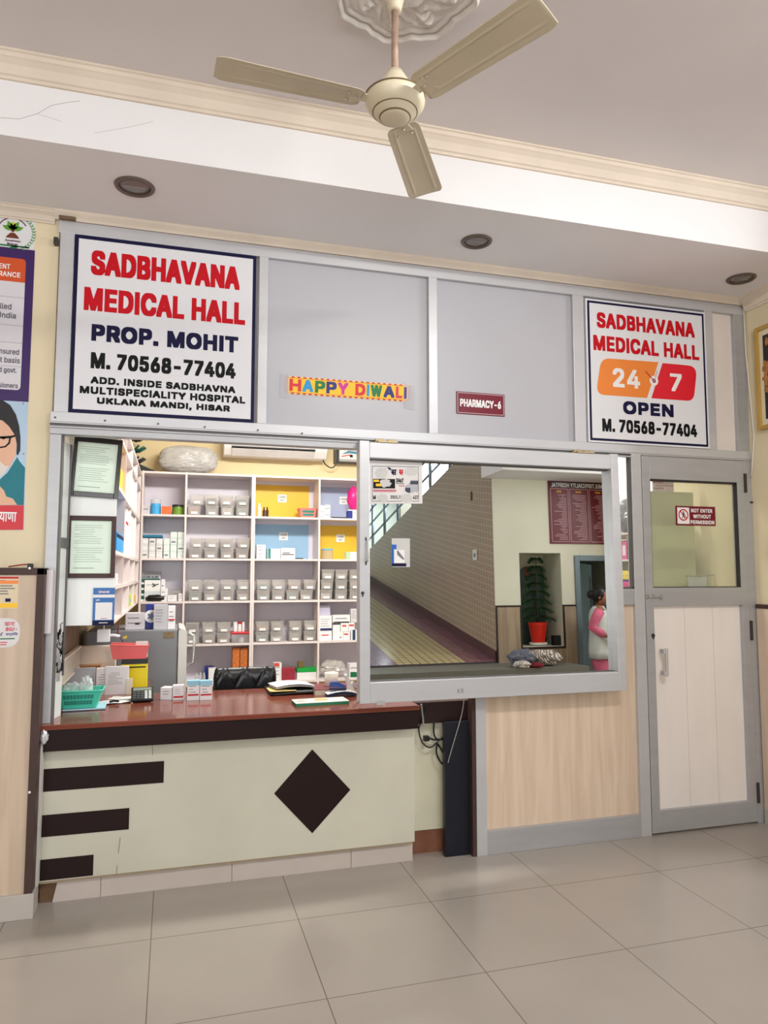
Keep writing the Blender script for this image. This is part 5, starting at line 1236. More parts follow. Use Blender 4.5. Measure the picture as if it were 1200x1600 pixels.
# row 4 middle-left: red lidded box with white bottles on it
x0, x1, z0, z1 = rc(360.5, 987.5, 391, 1006.5, Y1-.02)
t = thing('lidded_box', 'clear box with red lid beside the bins on the fourth shelf', 'box', ((x0+x1)/2, Y1+.06, SZ[4]+.0095))
B(x0+.006, x1-.006, Y1-.02, Y1+.14, SZ[4]+.0095, z1-.02).build('tub', clear('clear_box_plastic', (206, 200, 200), .35, .2), t, .004)
B(x0, x1, Y1-.026, Y1+.146, z1-.02, z1).build('lid', mat('red_lid', (196, 26, 40), .35), t, .004)
for a, b_, lab in ((373, 382, 'white pot inside the clear red lidded box'),):
    jar(lab, a, b_, 995.5, 3, PAPER, PAPER, y=Y1+.0, lidh=.2, name='white_pot')
for i, (a, b_) in enumerate(((364.5, 371), (371.7, 377.7), (378.3, 382.5))):
    jar('small white bottle, %s on the red lid of the fourth shelf' % ['left one', 'middle one with red cap', 'right one'][i], a, b_, 972, 3, INKW, mat('red_lid', (196, 26, 40)) if i == 1 else INKW, y=Y1+.01, lidh=.2, name='small_bottle', zb=z1+.0002, cat='bottle')
# row 1, yellow bay
jar('frosted white bottle at the left end of the yellow backed shelf', 402, 409.5, 786, 0, mat('frosted_white', (214, 210, 204), .4), INKW, lidh=.15, name='bottle', neck=True, cat='bottle')
jar('dark brown bottle, left of two on the yellow backed shelf', 410.5, 415, 792, 0, mat('dark_bottle', (60, 30, 34), .25), BLK, lidh=.25, name='bottle', neck=True, cat='bottle')
jar('dark brown bottle, right of two on the yellow backed shelf', 415.5, 420, 792, 0, mat('dark_bottle', (60, 30, 34)), BLK, lidh=.25, name='bottle', neck=True, cat='bottle')
x0, x1, z0, z1 = rc(468, 794.5, 496, 809, Y1)
basket((x0+x1)/2, Y1+.08, SZ[1]+.0095, (x1-x0)/2-.014, .06, (x1-x0)/2, .07, z1-SZ[1]-.0095, 'salmon pink lattice basket on the yellow backed shelf', mat('salmon_plastic', (222, 130, 120), .4), 'lattice_basket')
# row 1, lavender bay
for i, (a, b_, pt, zb_) in enumerate(((500, 507.5, 789.5, 0), (508, 516, 788.5, 0))):
    z = SZ[1]+.0095; hz = (W(505, pt, Y1)[1]-z)/3
    for k in range(3 if i == 0 else 2):
        x0, x1 = W(a, 800, Y1)[0], W(b_, 800, Y1)[0]; hk = hz if i == 0 else hz*1.5
        t = thing('tablet_box', '%s white tablet box in the %s stack on the lavender backed shelf' % (['bottom', 'second', 'topmost'][k] if i == 0 else ['bottom', 'topmost'][k], ['left', 'right'][i]), 'box', ((x0+x1)/2, Y1+.04, z+hk*k), 'tablet boxes on the lavender backed shelf')
        B(x0, x1, Y1, Y1+.08, z+hk*k, z+hk*(k+1)-.001).build('box_body', WBOX, t, .001)
        B(x0+.006, x1-.01, Y1-.0006, Y1, z+hk*(k+.4), z+hk*(k+.52)).build('printed_line', INKG, t)
def pinkb(d): return 1+.2*noise.noise(d*2.5)
x0, x1, z0, z1 = rc(545, 760, 566, 797, Y1)
tag(MB().ball(((x0+x1)/2, Y1+.06, (z0+z1)/2), (x1-x0)/2, .05, (z1-z0)/2, 20, 14, pinkb).build('pink_bag', mat('hot_pink_film', (226, 40, 130), .3), None, smooth=True), 'hot pink plastic bag resting on boxes on the lavender backed shelf', 'bag')
sh('carton', 'deep blue carton under the hot pink bag', 544.5, 550.5, 796.5, 0, mat('deep_blue_carton', (34, 50, 134)), lines=0, top=(.1, INKW)); sh('carton', 'white carton beside the deep blue carton under the pink bag', 551, 560, 796.5, 0, WBOX, lines=2)
x0, x1, z0, z1 = rc(518, 808.5, 541, 811.5, Y1); tag(B(x0, x1, Y1-.02, Y1+.03, SZ[1]+.0095, SZ[1]+.022).build('spectacle_case', mat('black_plastic', (20, 20, 22)), None, .005), 'flat black case lying on the lavender backed shelf', 'case')
# row 2
z = SZ[2]+.0095; hz = (W(408, 851, Y1)[1]-z)/4
for k in range(4):
    x0, x1 = W(401, 860, Y1)[0], W(415, 860, Y1)[0]
    t = thing('syringe_box', '%s white carton in the stack left of the teal ended box' % ['bottom', 'second', 'third', 'topmost'][k], 'box', ((x0+x1)/2, Y1+.05, z+hz*k), 'white cartons stacked on the pale blue shelf')
    B(x0, x1, Y1, Y1+.1, z+hz*k, z+hz*(k+1)-.001).build('box_body', WBOX, t, .001); B(x0+.01, x1-.03, Y1-.0006, Y1, z+hz*(k+.35), z+hz*(k+.5)).build('printed_line', INKG, t)
sh('carton', 'white carton with teal end on the pale blue backed shelf', 418, 438.3, 857.5, 1, WBOX, band=(0, 1, mat('teal_band', (40, 130, 120), .5, 0, 0), .04, .24), lines=0)
sh('carton', 'white carton with a black stripe on the pale blue backed shelf', 439, 461, 856.5, 1, WBOX, band=(.36, .44, INKK), lines=1)
x0, x1, z0, z1 = rc(462, 871, 474, 873.5, Y1); tag(B(x0, x1, Y1, Y1+.03, SZ[2]+.0095, SZ[2]+.02).build('black_clip', BLK, None, .003), 'small black clip lying on the pale blue backed shelf', 'clip')
jar('clear jar with blue lid on the lower yellow backed shelf', 503.5, 522, 857, 1, clear('clear_jar_plastic', (220, 206, 170), .5), mat('pale_blue_lid', (120, 176, 206), .4), lidh=.16)
sh('carton', 'white carton with pale green end on the lower yellow backed shelf', 541.5, 560, 862.5, 1, WBOX, band=(0, 1, mat('pale_green_band', (170, 220, 150), .5, 0, 0), 0, .3), lines=0)
# row 4, right bay
LW = mat('lilac_white_carton', (206, 202, 208))
NB_ = mat('navy_band', (44, 48, 96), .5, 0, 0); OR_ = mat('orange_red_band', (206, 74, 60), .5, 0, 0)
sh('carton', 'white carton with red brand line, at the foot of the right bay stack', 498.5, 518.5, 986, 3, WBOX, band=(.5, .62, OR_, .2, .75), lines=0)
b0 = W(508, 986, Y1)[1]+.0008
sh('carton', 'white carton with navy diagonal foot stacked in the right bay', 498.5, 518.5, 962, 3, WBOX, zb=b0, band=(.02, .18, NB_, .1, 1), lines=4)
b1 = W(508, 962, Y1)[1]+.0008
sh('carton', 'upright lavender carton topmost in the right bay stack', 499, 516, 945.5, 3, mat('lavender_carton', (190, 184, 206), .5), zb=b1, lines=0, y=Y1+.02)
sh('carton', 'white carton with square mark in the bottom row of the right bay', 520, 536, 987, 3, WBOX, band=(.2, .4, INKG, .68, .84), lines=0)
sh('carton', 'white carton with orange label in the bottom row of the right bay', 536.5, 547, 987, 3, WBOX, band=(.6, .78, OR_, .1, .7), lines=0)
b2 = W(530, 987, Y1)[1]+.0008
sh('carton', 'small plain white carton on the square marked carton', 520, 531.5, 976.5, 3, WBOX, zb=b2, lines=0)
sh('carton', 'white carton with orange label, left of two in the second row', 532.5, 544, 973.5, 3, WBOX, zb=b2, band=(.58, .76, OR_, .2, .75), lines=0)
sh('carton', 'white carton with orange label, right of two in the second row', 544.5, 554, 973, 3, WBOX, zb=b2, band=(.6, .8, OR_, .1, .9), lines=0)
b3 = W(540, 973, Y1)[1]+.0012
sh('carton', 'long white carton with dark foot lying across the small cartons', 520, 547, 961, 3, WBOX, zb=b3, band=(.02, .14, INKK), lines=1)
sh('carton', 'upright lilac carton at the right edge of the right bay', 548, 560, 951, 3, LW, zb=b3, lines=4)
sh('carton', 'navy and white upright carton at the front right of the right bay', 549, 558, 984, 3, WBOX, y=Y1-.03, depth=.025, band=(0, 1, mat('teal_navy_band', (40, 70, 100), .5, 0, 0), .2, .7), lines=0)
# bottom row
zq = SZ[5]+.0095
for i, (a, b_) in enumerate(((363.5, 374.5), (375.5, 387))): sh('orange_carton', 'orange patterned carton, %s of two upright behind the chair' % ['left', 'right'][i], a, b_, 1012.5, 4, mat('orange_brown_carton', (196, 110, 50), .5, 0, .3, 40), zb=zq, lines=0, band=(.0, .12, mat('yellow_print', (248, 196, 40))))
sh('carton', 'white carton standing left of the chair back', 326, 338, 1045, 4, WBOX, zb=zq, lines=0, y=Y1-.02)
sh('carton', 'navy topped carton behind the white carton by the chair', 320, 334, 1042, 4, mat('deep_blue_carton', (34, 50, 134)), zb=zq, lines=0, y=Y1+.1)
sh('carton', 'white carton with orange corner right of the chair', 428.5, 440, 1036, 4, WBOX, zb=zq, band=(.8, 1, OR_, 0, .7), lines=3)
sh('bottle_pack', 'maroon shrink wrapped pack of bottles right of the chair', 440.5, 461, 1044, 4, mat('maroon_pack', (150, 44, 60), .35, 0, .2, 20), zb=zq, lines=0, y=Y1-.01)
sh('carton', 'white carton with bright green top on the bottom shelf', 464, 494, 1043.5, 4, WBOX, zb=zq, lines=0, top=(.38, mat('bright_green_top', (30, 160, 70), .4)))
z_g = W(470, 1043.5, Y1)[1]+.002
sh('small_box', 'small brown box standing on the green topped carton', 466, 475.5, 1034, 4, mat('olive_brown_box', (110, 92, 50), .6), zb=z_g, lines=0, depth=.05)
def bagn(d): return 1+.25*noise.noise(d*3.1+Vector((3, 0, 0)))
x0, x1, z0, z1 = rc(499.5, 1032, 545, 1066, Y1)
tag(MB().ball(((x0+x1)/2, Y1+.09, (zq+z1)/2), (x1-x0)/2*.9, .09, (z1-zq)/2*.92, 26, 18, bagn).build('clear_bag', clear('clear_bag_film', (226, 222, 216), .5, .18), None), 'bulging clear plastic bag on the bottom shelf of the right bay', 'bag')
sh('carton', 'white carton with yellow and green picture at the bottom right', 546, 560, 1037, 4, WBOX, zb=zq, band=(.05, .4, mat('green_print', (20, 110, 66)), .1, .9), lines=2, y=Y1-.03)
for i, (a, b_) in enumerate(((305, 309), (311, 315), (317, 321))): jar('clear bottle, %s of three left of the chair' % ['left', 'middle', 'right'][i], a, b_, 1051, 4, clear('jar_top_clear', (226, 230, 232), .4), mat('pale_grey_plastic', (196, 196, 198)), zb=zq, y=Y1-.02, name='bottle', neck=True, cat='bottle', lidh=.15)
# --- above the shelves
ZT = SZ[0]+.0125
def bagf(d):
    p = 3.2; g = (abs(d.x)**p+abs(d.y)**p+abs(d.z)**p)**(-1/p)
    return g*.96*(1+.05*noise.noise(d*2.2)+.035*noise.noise(Vector((d.x*5, d.y*5, d.z*12)))+.02*noise.noise(d*17))
x0, x1 = W(247, 720, 3.12)[0], W(341, 720, 3.12)[0]; z1 = W(300, 697, 3.12)[1]
bb = MB().ball(((x0+x1)/2, 3.13, (ZT+z1)/2), (x1-x0)/2, .12, (z1-ZT)/2, 60, 36, lambda d: bagf(d)*(1 if d.z > -.6 else .97))
lo = min(v.z for v in bb.v)
for v in bb.v: v.z = max(v.z, ZT)
tag(bb.build('wrapped_bundle', mat('bundle_film', (176, 174, 172), .18, 0, .12, 9, (1, 1, 2), .5, 30), None), 'large bundle in clear plastic film on top of the shelves', 'bundle')
bx0 = MB().ball(((x0+x1)/2, 3.13, (ZT+z1)/2), (x1-x0)/2*.85, .085, (z1-ZT)/2*.8, 30, 18)
t = thing('plastic_caddy', 'dark green pronged plastic rack in the corner above the shelves', 'rack', (W(212, 730, 3.0)[0], 3.05, ZT))
DGR = mat('bottle_green_plastic', (16, 80, 74), .3); BG = mat('blackish_green', (24, 36, 38), .35)
px_, zc_ = W(200, 700, 3.0)
mb = MB().tube([(px_, 3.05, ZT), (px_, 3.05, ZT+.42)], .03, 10); mb.build('post', BG, t)
for k in range(4):
    z_ = ZT+.09+.1*k; mb = MB()
    for j in range(5):
        a = -.9+j*.45; mb.tube([(px_, 3.05, z_), (px_+.10*cos(a), 3.05+.1*sin(a), z_-.01), (px_+.15*cos(a), 3.05+.15*sin(a), z_+.02)], [.012, .012, .009], 7)
    mb.lathe([(.05, -.015), (.055, 0), (.05, .015), (0, .016)], (px_, 3.05, z_), 16)
    mb.build('prong_ring', DGR if k % 2 else BG, t, smooth=True)
MB().prism([(px_-.02, ZT), (px_+.24, ZT), (px_+.05, ZT+.08), (px_-.02, ZT+.1)], 3.02, 3.06, 'xz').build('base', BG, t, .004)
# air conditioner
AY0, AY1 = 3.08, 3.298
x0, x1 = W(350, 700, AY0)[0], W(512, 700, AY0)[0]; zb_ = W(430, 713, AY0)[1]
t = thing('air_conditioner', 'white split air conditioner on the rear wall above the shelves', 'air conditioner', ((x0+x1)/2, 3.2, zb_))
prof = rounded([(AY1, zb_), (AY0+.07, zb_), (AY0, zb_+.08), (AY0, zb_+.29), (AY1, zb_+.29)], [0, .02, .03, .03, 0])
MB().prism(prof, x0, x1, 'yz').build('casing', mat('ac_white', (228, 224, 222), .35, 0, .01), t, .008)
MB().prism([(AY0+.004, zb_+.068), (AY0+.012, zb_+.060), (AY0+.02, zb_+.064), (AY0+.01, zb_+.082), (AY0-.001, zb_+.085), (AY0-.001, zb_+.076)], x0+.07, x1-.12, 'yz').build('air_slot', BLK, t)
MB().obox((x0+.075, AY0+.002, zb_+.062), (x1-x0-.2, 0, 0), (0, .058, -.06), (0, -.004, -.004)).build('louvre', mat('ac_louvre', (206, 202, 200), .4), t)
x0, x1 = W(524, 705, 3.2)[0], W(566, 705, 3.2)[0]; z0 = W(540, 723, 3.2)[1]; z1 = W(540, 690, 3.2)[1]+.06
t = thing('voltage_stabilizer', 'grey voltage stabilizer box with white face on the rear wall', 'stabilizer', ((x0+x1)/2, 3.25, z0))
B(x0, x1, 3.2, 3.298, z0, z1).build('casing', mat('dark_grey_metal', (70, 68, 66), .4, .2), t, .004)
B(x0+.04, x1, 3.193, 3.2, z0+.012, z1).build('face', mat('stabilizer_face', (210, 208, 206), .4), t)
B(x0+.04, x1, 3.192, 3.1932, z0+.012, z0+.035).build('grey_foot', mat('grey_pack', (160, 154, 152)), t)
MB().prism([(x0+.06, z0+.08), (x0+.13, z0+.12), (x1, z0+.11), (x1, z0+.085), (x0+.14, z0+.095)], 3.1928, 3.1924, 'xz').build('blue_swoosh', mat('steel_blue_print', (60, 120, 150), .5), t)
MB().prism([(x0+.06, z0+.055), (x0+.06, z0+.065), (x0+.16, z0+.085), (x0+.16, z0+.075)], 3.1928, 3.1924, 'xz').build('red_swoosh', REDB, t)
B(x0+.145, x0+.175, 3.1924, 3.1928, z0+.055, z0+.08).build('black_mark', INKK, t)
lettering('333', *front(x0+.12, x0+.165, z1-.1, z1-.085, 3.193), INKG, t, .03)
pts = cable('', [(503, 716), (509, 726), (518, 731), (525, 725), (528, 712), (526, 690)], 3.18, 0, None, '')
tag(MB().tube(pts, .006, 7).build('air_conditioner_cable', BLK, None, smooth=True), 'black cable drooping from the air conditioner to the stabilizer', 'cable')

# ------------------------------------------------------------------ storage behind the door
DX = 2.95; DYE = .44
zt_ = W(1040, 768, DYE)[1]
t = thing('storage_cupboard', 'tall pale olive cupboard side seen through the door glass', 'cupboard', (3.2, .9, 0))
OL = mat('pale_olive_laminate', (200, 198, 160), .4, 0, .04)
B(DX, XR-.06, DYE, DYE+.018, 0, zt_).build('side_panel', OL, t, .002)
B(XR-.09, XR-.07, DYE+.018, 1.5, 0, zt_-.3).build('back_panel', OL, t)
CZ = [WX(985, 918, DX+.02)[1]-.02, WX(985, 874, DX+.02)[1], WX(985, 832, DX+.02)[1]]
for z_ in CZ: B(DX+.004, XR-.09, DYE+.018, 1.5, z_-.012, z_).build('shelf', SHELFE, t)
B(DX+.004, XR-.09, DYE+.018, 1.5, .1, .12).build('shelf', SHELFE, t)
B(DX+.004, XR-.09, 1.48, 1.5, 0, CZ[2]).build('side_panel', OL, t)
for k in range(3):
    y0 = .475+.075*k; cc = (DX+.09, y0+.03, CZ[1])
    tb = thing('handrub_bottle', 'pink handrub bottle, %s on the shelf beside the flap window' % ['nearest', 'middle', 'farthest'][k], 'bottle', cc, 'pink bottles behind the side glass')
    MB().prism(rounded([(cc[0]-.035, CZ[1]), (cc[0]+.035, CZ[1]), (cc[0]+.035, CZ[1]+.135), (cc[0]-.035, CZ[1]+.135)], [.006, .006, .03, .03]), y0, y0+.06, 'xz').build('bottle_body', mat('pink_liquid', (216, 96, 150), .25), tb, .006)
    MB().lathe([(.014, 0), (.014, .03), (0, .03)], (cc[0], cc[1], CZ[1]+.135), 14).build('cap', INKW, tb)
    B(DX+.054, DX+.055, y0+.012, y0+.048, CZ[1]+.03, CZ[1]+.10).build('paper_label', mat('pale_pink_label', (236, 216, 224), .5), tb)
for k, (cc, lab) in enumerate((((206, 50, 120), 'magenta file lowest in the pile behind the side glass'), ((210, 70, 140), 'pink file second in the pile behind the side glass'), ((60, 50, 110), 'navy file in the pile behind the side glass'), ((230, 200, 70), 'yellow file under the top yellow file'), ((238, 210, 84), 'yellow file topmost in the pile behind the side glass'))):
    hz = .03 if k != 2 else .012; zb_ = CZ[0]+sum([.03, .03, .012, .03, .03][:k])+.0005*k
    tag(B(DX+.02, DX+.26, .48, .82, zb_, zb_+hz).build('file_folder', mat('file_%d' % k, cc, .5), None, .002), lab, 'file', 'files stacked behind the side glass')
def bagd(d): return 1+.25*noise.noise(d*2.4+Vector((9, 1, 0)))
bz = WX(982, 778, DX+.12)[1]
g = MB().ball((DX+.18, .68, (CZ[2]+bz)/2), .17, .19, (bz-CZ[2])/2, 30, 20, bagd)
for v in g.v: v.z = max(v.z, CZ[2]+.0005); v.y = max(v.y, DYE+.02); v.x = min(v.x, XR-.1)
tag(g.build('grey_bag', clear('smoky_bag_film', (128, 124, 126), .8, .25), None), 'smoky grey plastic bag on the shelf beside the flap window', 'bag')
x0, x1, z0, z1 = rc(1018, 752, 1050, 768, DYE+.02)
t = thing('carton', 'pink and white printed carton on top of the olive cupboard', 'box', ((x0+x1)/2, DYE+.09, zt_))
mb = B(x0+.0, x1, DYE+.003, DYE+.016, zt_, z1+.05); mb.build('box_body', mat('pink_white_carton', (226, 206, 210), .5, 0, .15, 40), t)
printed_lines((x0, DYE+.0025, zt_+.01), (x1-x0, 0, 0), (0, 0, .06), 3, mat('rose_print', (200, 130, 150), .5, 0, 0), t, seed=8)
x0, x1, z0, z1 = rc(1134, 903, 1158, 922, .3)
t = thing('paper_rail', 'grey wire bracket holding papers behind the door glass', 'bracket', (XR-.04, .3, z0))
y0 = WX(1135, 900, XR-.03)[0]
MB().tube([(XR-.0, .34, 1.485), (XR-.1, .34, 1.485), (XR-.22, .34, 1.48)], .004, 6).build('rail', STEEL, t)
B(XR-.2, XR-.06, .341, .345, 1.38, 1.475).build('papers', mat('pale_grey_papers', (200, 200, 204), .6), t)
# glowing pane added to stand in for the strongly lit pharmacy wall
t = thing('window_2', 'glowing white pane standing in for the brightly lit pharmacy side wall', 'window', (XR-.02, 1.3, 1.75)); t['kind'] = 'structure'
B(XR-.02, XR-.001, .85, 2.1, 1.9, 2.75).build('glow_pane', mat('daylit_pane', (245, 248, 250), .5, 0, 0, emit=2.2), t)
B(XR-.03, XR-.001, .80, .85, 1.85, 2.8).box(XR-.03, XR-.001, 2.1, 2.15, 1.85, 2.8).box(XR-.03, XR-.001, .85, 2.1, 1.85, 1.9).box(XR-.03, XR-.001, .85, 2.1, 2.75, 2.8).build('pane_frame', WHITE, t)

# ================================================================== CEILING: fan, rosette, downlights
HX_, HY_, HZ_ = .689, -1.463, 3.10
IV = mat('ivory_fan_enamel', (226, 215, 188), .32, 0, .05, 6); IVD = mat('dusty_ivory_blade', (212, 200, 174), .4, 0, .07, 5)
t = thing('ceiling_fan', 'ivory three bladed ceiling fan hanging from the plaster rosette', 'fan', (HX_, HY_, HZ_-.06))
c = (HX_, HY_, HZ_)
MB().lathe([(0, -.062), (.03, -.062), (.05, -.058), (.053, -.052), (.068, -.047), (.074, -.038), (.077, -.037), (.090, -.026), (.101, -.010), (.103, .002), (.101, .012), (.092, .018), (.090, .022), (.070, .028), (.060, .05), (.040, .085), (.026, .11), (0, .11)], c, 48).build('motor_housing', IV, t, smooth=True)
mb = MB().lathe([(.0745, -.0385), (.0775, -.037), (.0745, -.0355)], c, 48).lathe([(.0515, -.0575), (.0545, -.0545), (.0515, -.0515)], c, 48).lathe([(.1015, .013), (.1045, .015), (.1015, .018)], c, 48)
mb.build('groove_ring', mat('brown_groove', (120, 100, 66), .5), t, smooth=True)  # darker brown rings along the grooves of the motor housing
MB().tube([(HX_, HY_, HZ_+.09), (HX_, HY_, ZC-.13)], .0125, 12).build('down_rod', mat('rusty_rod', (176, 150, 134), .5, .2, .3, 25), t, smooth=True)
MB().lathe([(.016, 0), (.022, .004), (.026, .02), (.040, .075), (.050, .12), (.052, .135), (0, .135)], (HX_, HY_, ZC-.15), 32).build('canopy', IV, t, smooth=True)
for ang in (-178.1, -61.8, 60.2):
    a = radians(ang); q_ = Matrix.Rotation(a, 4, 'Z'); M_ = Matrix.Translation(Vector(c)) @ q_
    # cross-section with two pressed ribs
    r0, r1 = .118, .60
    def bl(u, v):
        w_ = .118+.026*u; cr = 1
        e = max(0, (u-.93)/.07); e0 = max(0, (.06-u)/.06); w2 = w_*(1-.16*e*e-.2*e0*e0)
        y_ = (v-.5)*w2
        rib = .0035*max(0, 1-abs(abs(v-.5)-.30)/.045) if .05 < u < .94 else 0
        return (r0+(r1-r0)*u, y_, -.012-(v-.5)*.022-rib+.003*(1-4*(v-.5)**2))
    mb = MB(); mb.M = M_; mb.sheet(bl, 40, 48, (0, 0, .0022))
    blade = mb.build('blade', IVD, t, smooth=False)
    for p in blade.data.polygons: p.use_smooth = True
    mb = MB(); mb.M = M_; mb.prism([(.088, -.016), (.12, -.022), (.155, -.035), (.16, .0), (.155, .035), (.12, .022), (.088, .016)], -.008, -.004, 'xy')
    br = mb.build('bracket', IV, blade, .001)
    mb = MB(); mb.M = M_
    for x_, y_ in ((.138, 0), (.168, .024), (.168, -.024)): mb.ball((x_, y_, -.0125-y_*.18), .005, .005, .0035, 10, 6)
    mb.build('rivet', mat('pale_rivet', (222, 216, 204), .3, .3), blade, smooth=True)
# rosette: scalloped relief disc
RX, RY, RR = .742, -1.43, .265
def ros(u, v):
    a = 2*pi*u; ph = a*12
    edge = RR*(1+.035*abs(sin(a*6))**.6*0+.045*cos(a*8)+.012*cos(a*24))
    r = v*edge
    h = .012
    if v > .90: h += .022*sin(pi*min(1, (v-.90)/.10))
    elif v > .80: h += .010*sin(pi*(v-.80)/.10)
    if v < .32: h += .016+.012*sin(pi*v/.32)
    if .36 < v < .80:
        k = sin(pi*(v-.36)/.44)
        h += .020*k*max(0, cos(a*8))**1.5*(.6+.4*sin(v*60)) + .010*k*max(0, sin(a*16+v*22)) + .004*k*noise.noise(Vector((r*cos(a)*60, r*sin(a)*60, 0)))
    if v >= .999: h = 0
    return (RX+r*cos(a), RY+r*sin(a), ZC-h)
mb = MB(); mb.sheet(ros, 240, 70)
tag(mb.build('ceiling_rosette', mat('rosette_plaster', (220, 214, 208), .5, 0, .06, 8), None, smooth=True), 'scalloped white plaster rosette on the ceiling round the fan rod', 'rosette')
for px, py, lab in ((210.5, 291.5, 'left of the three, above the big sign'), (744.5, 377, 'middle of the three, above the grey panels'), (1158, 435, 'right of the three, above the door')):
    x, y = Fz(px, py, ZS); r = .088 if px < 300 else .082
    t = thing('downlight', 'round recessed downlight, unlit, %s' % lab, 'downlight', (x, y, ZS-.012))
    MB().lathe([(r*.80, -.001), (r*.80, -.006), (r*.92, -.010), (r, -.005), (r*1.02, -.0002), (r*.8, -.0002)], (x, y, ZS), 40).build('trim_ring', mat('bronze_ring', (112, 100, 90), .35, .4), t, smooth=True)
    MB().lathe([(0, -.0025), (r*.5, -.003), (r*.8, -.0015), (r*.8, -.0003), (0, -.0003)], (x, y, ZS), 40).build('lens', mat('dull_lens', (124, 118, 114), .15, .1, .12, 20), t, smooth=True)
    MB().box(x-r*.55, x+r*.55, y-.003, y+.003, ZS-.0042, ZS-.0028).build('lamp_bar', mat('lamp_bar_pale', (168, 162, 156), .4), t)
# right wall: framed picture, conduit, nail
y0 = WX(1187, 600, XR)[0]; z1, z0 = WX(1190, 512, XR)[1], WX(1190, 673, XR)[1]
t = thing('framed_picture', 'gold framed dark picture of brown shapes on the right wall', 'picture', (XR-.015, y0-.25, z0))
yl, yr_ = y0-.5, y0
mb = B(XR-.03, XR-.001, yr_-.025, yr_, z0, z1).box(XR-.03, XR-.001, yl, yl+.025, z0, z1).box(XR-.03, XR-.001, yl+.025, yr_-.025, z0, z0+.025).box(XR-.03, XR-.001, yl+.025, yr_-.025, z1-.025, z1)
mb.build('gold_frame', mat('gold_frame', (196, 160, 84), .35, .4, .08), t, .003)
B(XR-.016, XR-.002, yl+.025, yr_-.025, z0+.025, z1-.025).build('mount', mat('cream_mount', (222, 214, 186), .6), t)
B(XR-.0175, XR-.0161, yl+.06, yr_-.055, z0+.06, z1-.06).build('print', mat('dark_brown_print', (40, 30, 32), .3, 0, .1), t)
mb = MB(); rnd = random.Random(2)
for k in range(46):
    yy = yr_-.06-.3*rnd.random(); z_ = z0+(z1-z0)*(.36+.5*rnd.random()); mb.ball((XR-.0178, yy, z_), .0012, .012+.02*rnd.random(), .012+.02*rnd.random(), 10, 6)
mb.build('brown_shapes', mat('tan_print', (176, 116, 62), .4, 0, .3, 30), t, smooth=True)
pts = [(XR-.006, -.03, 3.22)]+[(XR-.006-.01*sin(k), -.035-.02*max(0, sin(k*.7)), 3.2-.1*k) for k in range(10)]
tag(MB().tube([(XR-.012, -.028, 3.20), (XR-.012, -.03, 2.9), (XR-.006, -.045, 2.6), (XR-.005, -.06, 2.35), (XR-.008, -.045, 2.2), (XR-.012, -.032, 2.1)], .005, 8).build('white_cable', mat('white_cable', (222, 214, 202), .4), None, smooth=True), 'white cable running down the corner beside the door frame', 'cable')
y, z = WX(1176, 785, XR)
tag(MB().tube([(XR, y-.0, z), (XR-.02, y, z)], .006, 8).build('wall_nail', mat('dark_metal', (70, 68, 66)), None), 'dark nail in the right wall beside the door', 'nail')
y, z = W(90, 380, -.01)
tag(B(W(85, 380)[0], W(92, 380)[0], -.03, -.001, W(88, 385)[1], W(88, 374)[1]).build('latch_clip', mat('dark_metal', (70, 68, 66)), None, .002), 'small dark clip at the left edge of the partition beside the big sign', 'clip')
y, z = W(104, 336, -.03)
tag(B(W(94, 338)[0], W(120, 338)[0], -.04, -.021, 3.206, 3.222).build('rusty_bracket', mat('rusty_metal', (120, 98, 74), .6, .2, .2, 20), None, .002), 'small rusty bracket on the top left corner of the partition', 'bracket')

# ================================================================== HALL BEHIND THE CAMERA (seen in the mirror glass)
YB = -4.5
XC = MY(772, 890, YB)[0]                       # corner between the cream wall and the tiled ramp wall
ZP = .60                                       # level of the granite ledge
nx0, nx1 = MY(813.5, 940, YB)[0], MY(878.5, 940, YB)[0]
nz0, nz1 = MY(845, 1010, YB)[1], MY(845, 864, YB)[1]
dx0 = MY(900, 950, YB)[0]; dx1 = dx0+1.05; dz1 = MY(925, 868, YB)[1]
mb = B(XC+.002, XC+.14, YB-.002, YB, 0, 3.58).box(XC+.14, nx0, YB-.45, YB, 0, 3.58).box(nx0, nx1, YB-.45, YB, 0, nz0).box(nx0, nx1, YB-.45, YB, nz1, 3.58).box(nx1, dx0, YB-.45, YB, 0, 3.58).box(dx0, dx1, YB-.12, YB, dz1, 3.58).box(dx1, 8, YB-.12, YB, 0, 3.58)
mb.box(nx0, nx1, YB-.50, YB-.45, nz0, nz1)
mb.box(dx0, dx0, YB-.45, YB, 0, dz1)
struct(mb, 'wall_rear', CREAM2)
# room behind the door
mb = B(dx0-.12, dx0-.06, -7.0, YB-.46, 0, 3.2).box(dx0-.06, 8, -7.0, -6.9, 0, 3.2).box(7.9, 8, -6.9, YB-.45, 0, 3.2).box(dx0-.1, 8, -7, YB-.12, 2.75, 2.8)
struct(mb, 'wall_back_room', mat('slate_grey_wall', (92, 104, 110), .6, 0, .04))
DGY = mat('slate_blue_door', (118, 136, 146), .4, .1, .04)
t = thing('door_2', 'slate blue steel door standing open in the rear wall', 'door', ((dx0+dx1)/2, YB, 0)); t['kind'] = 'structure'
mb = B(dx0, dx0+.07, YB-.13, YB+.02, 0, dz1).box(dx1-.07, dx1, YB-.13, YB+.02, 0, dz1).box(dx0+.07, dx1-.07, YB-.13, YB+.02, dz1-.07, dz1)
mb.build('door_frame', DGY, t, .004)
u = Vector((.62, -.60, 0)).normalized()*.85; n_ = Vector((u.y, -u.x, 0)).normalized()*.035
lf = MB().obox((dx0+.09, YB-.13, .01), u, (0, 0, dz1-.09), n_).build('door_leaf', DGY, t, .003)
mb = MB()
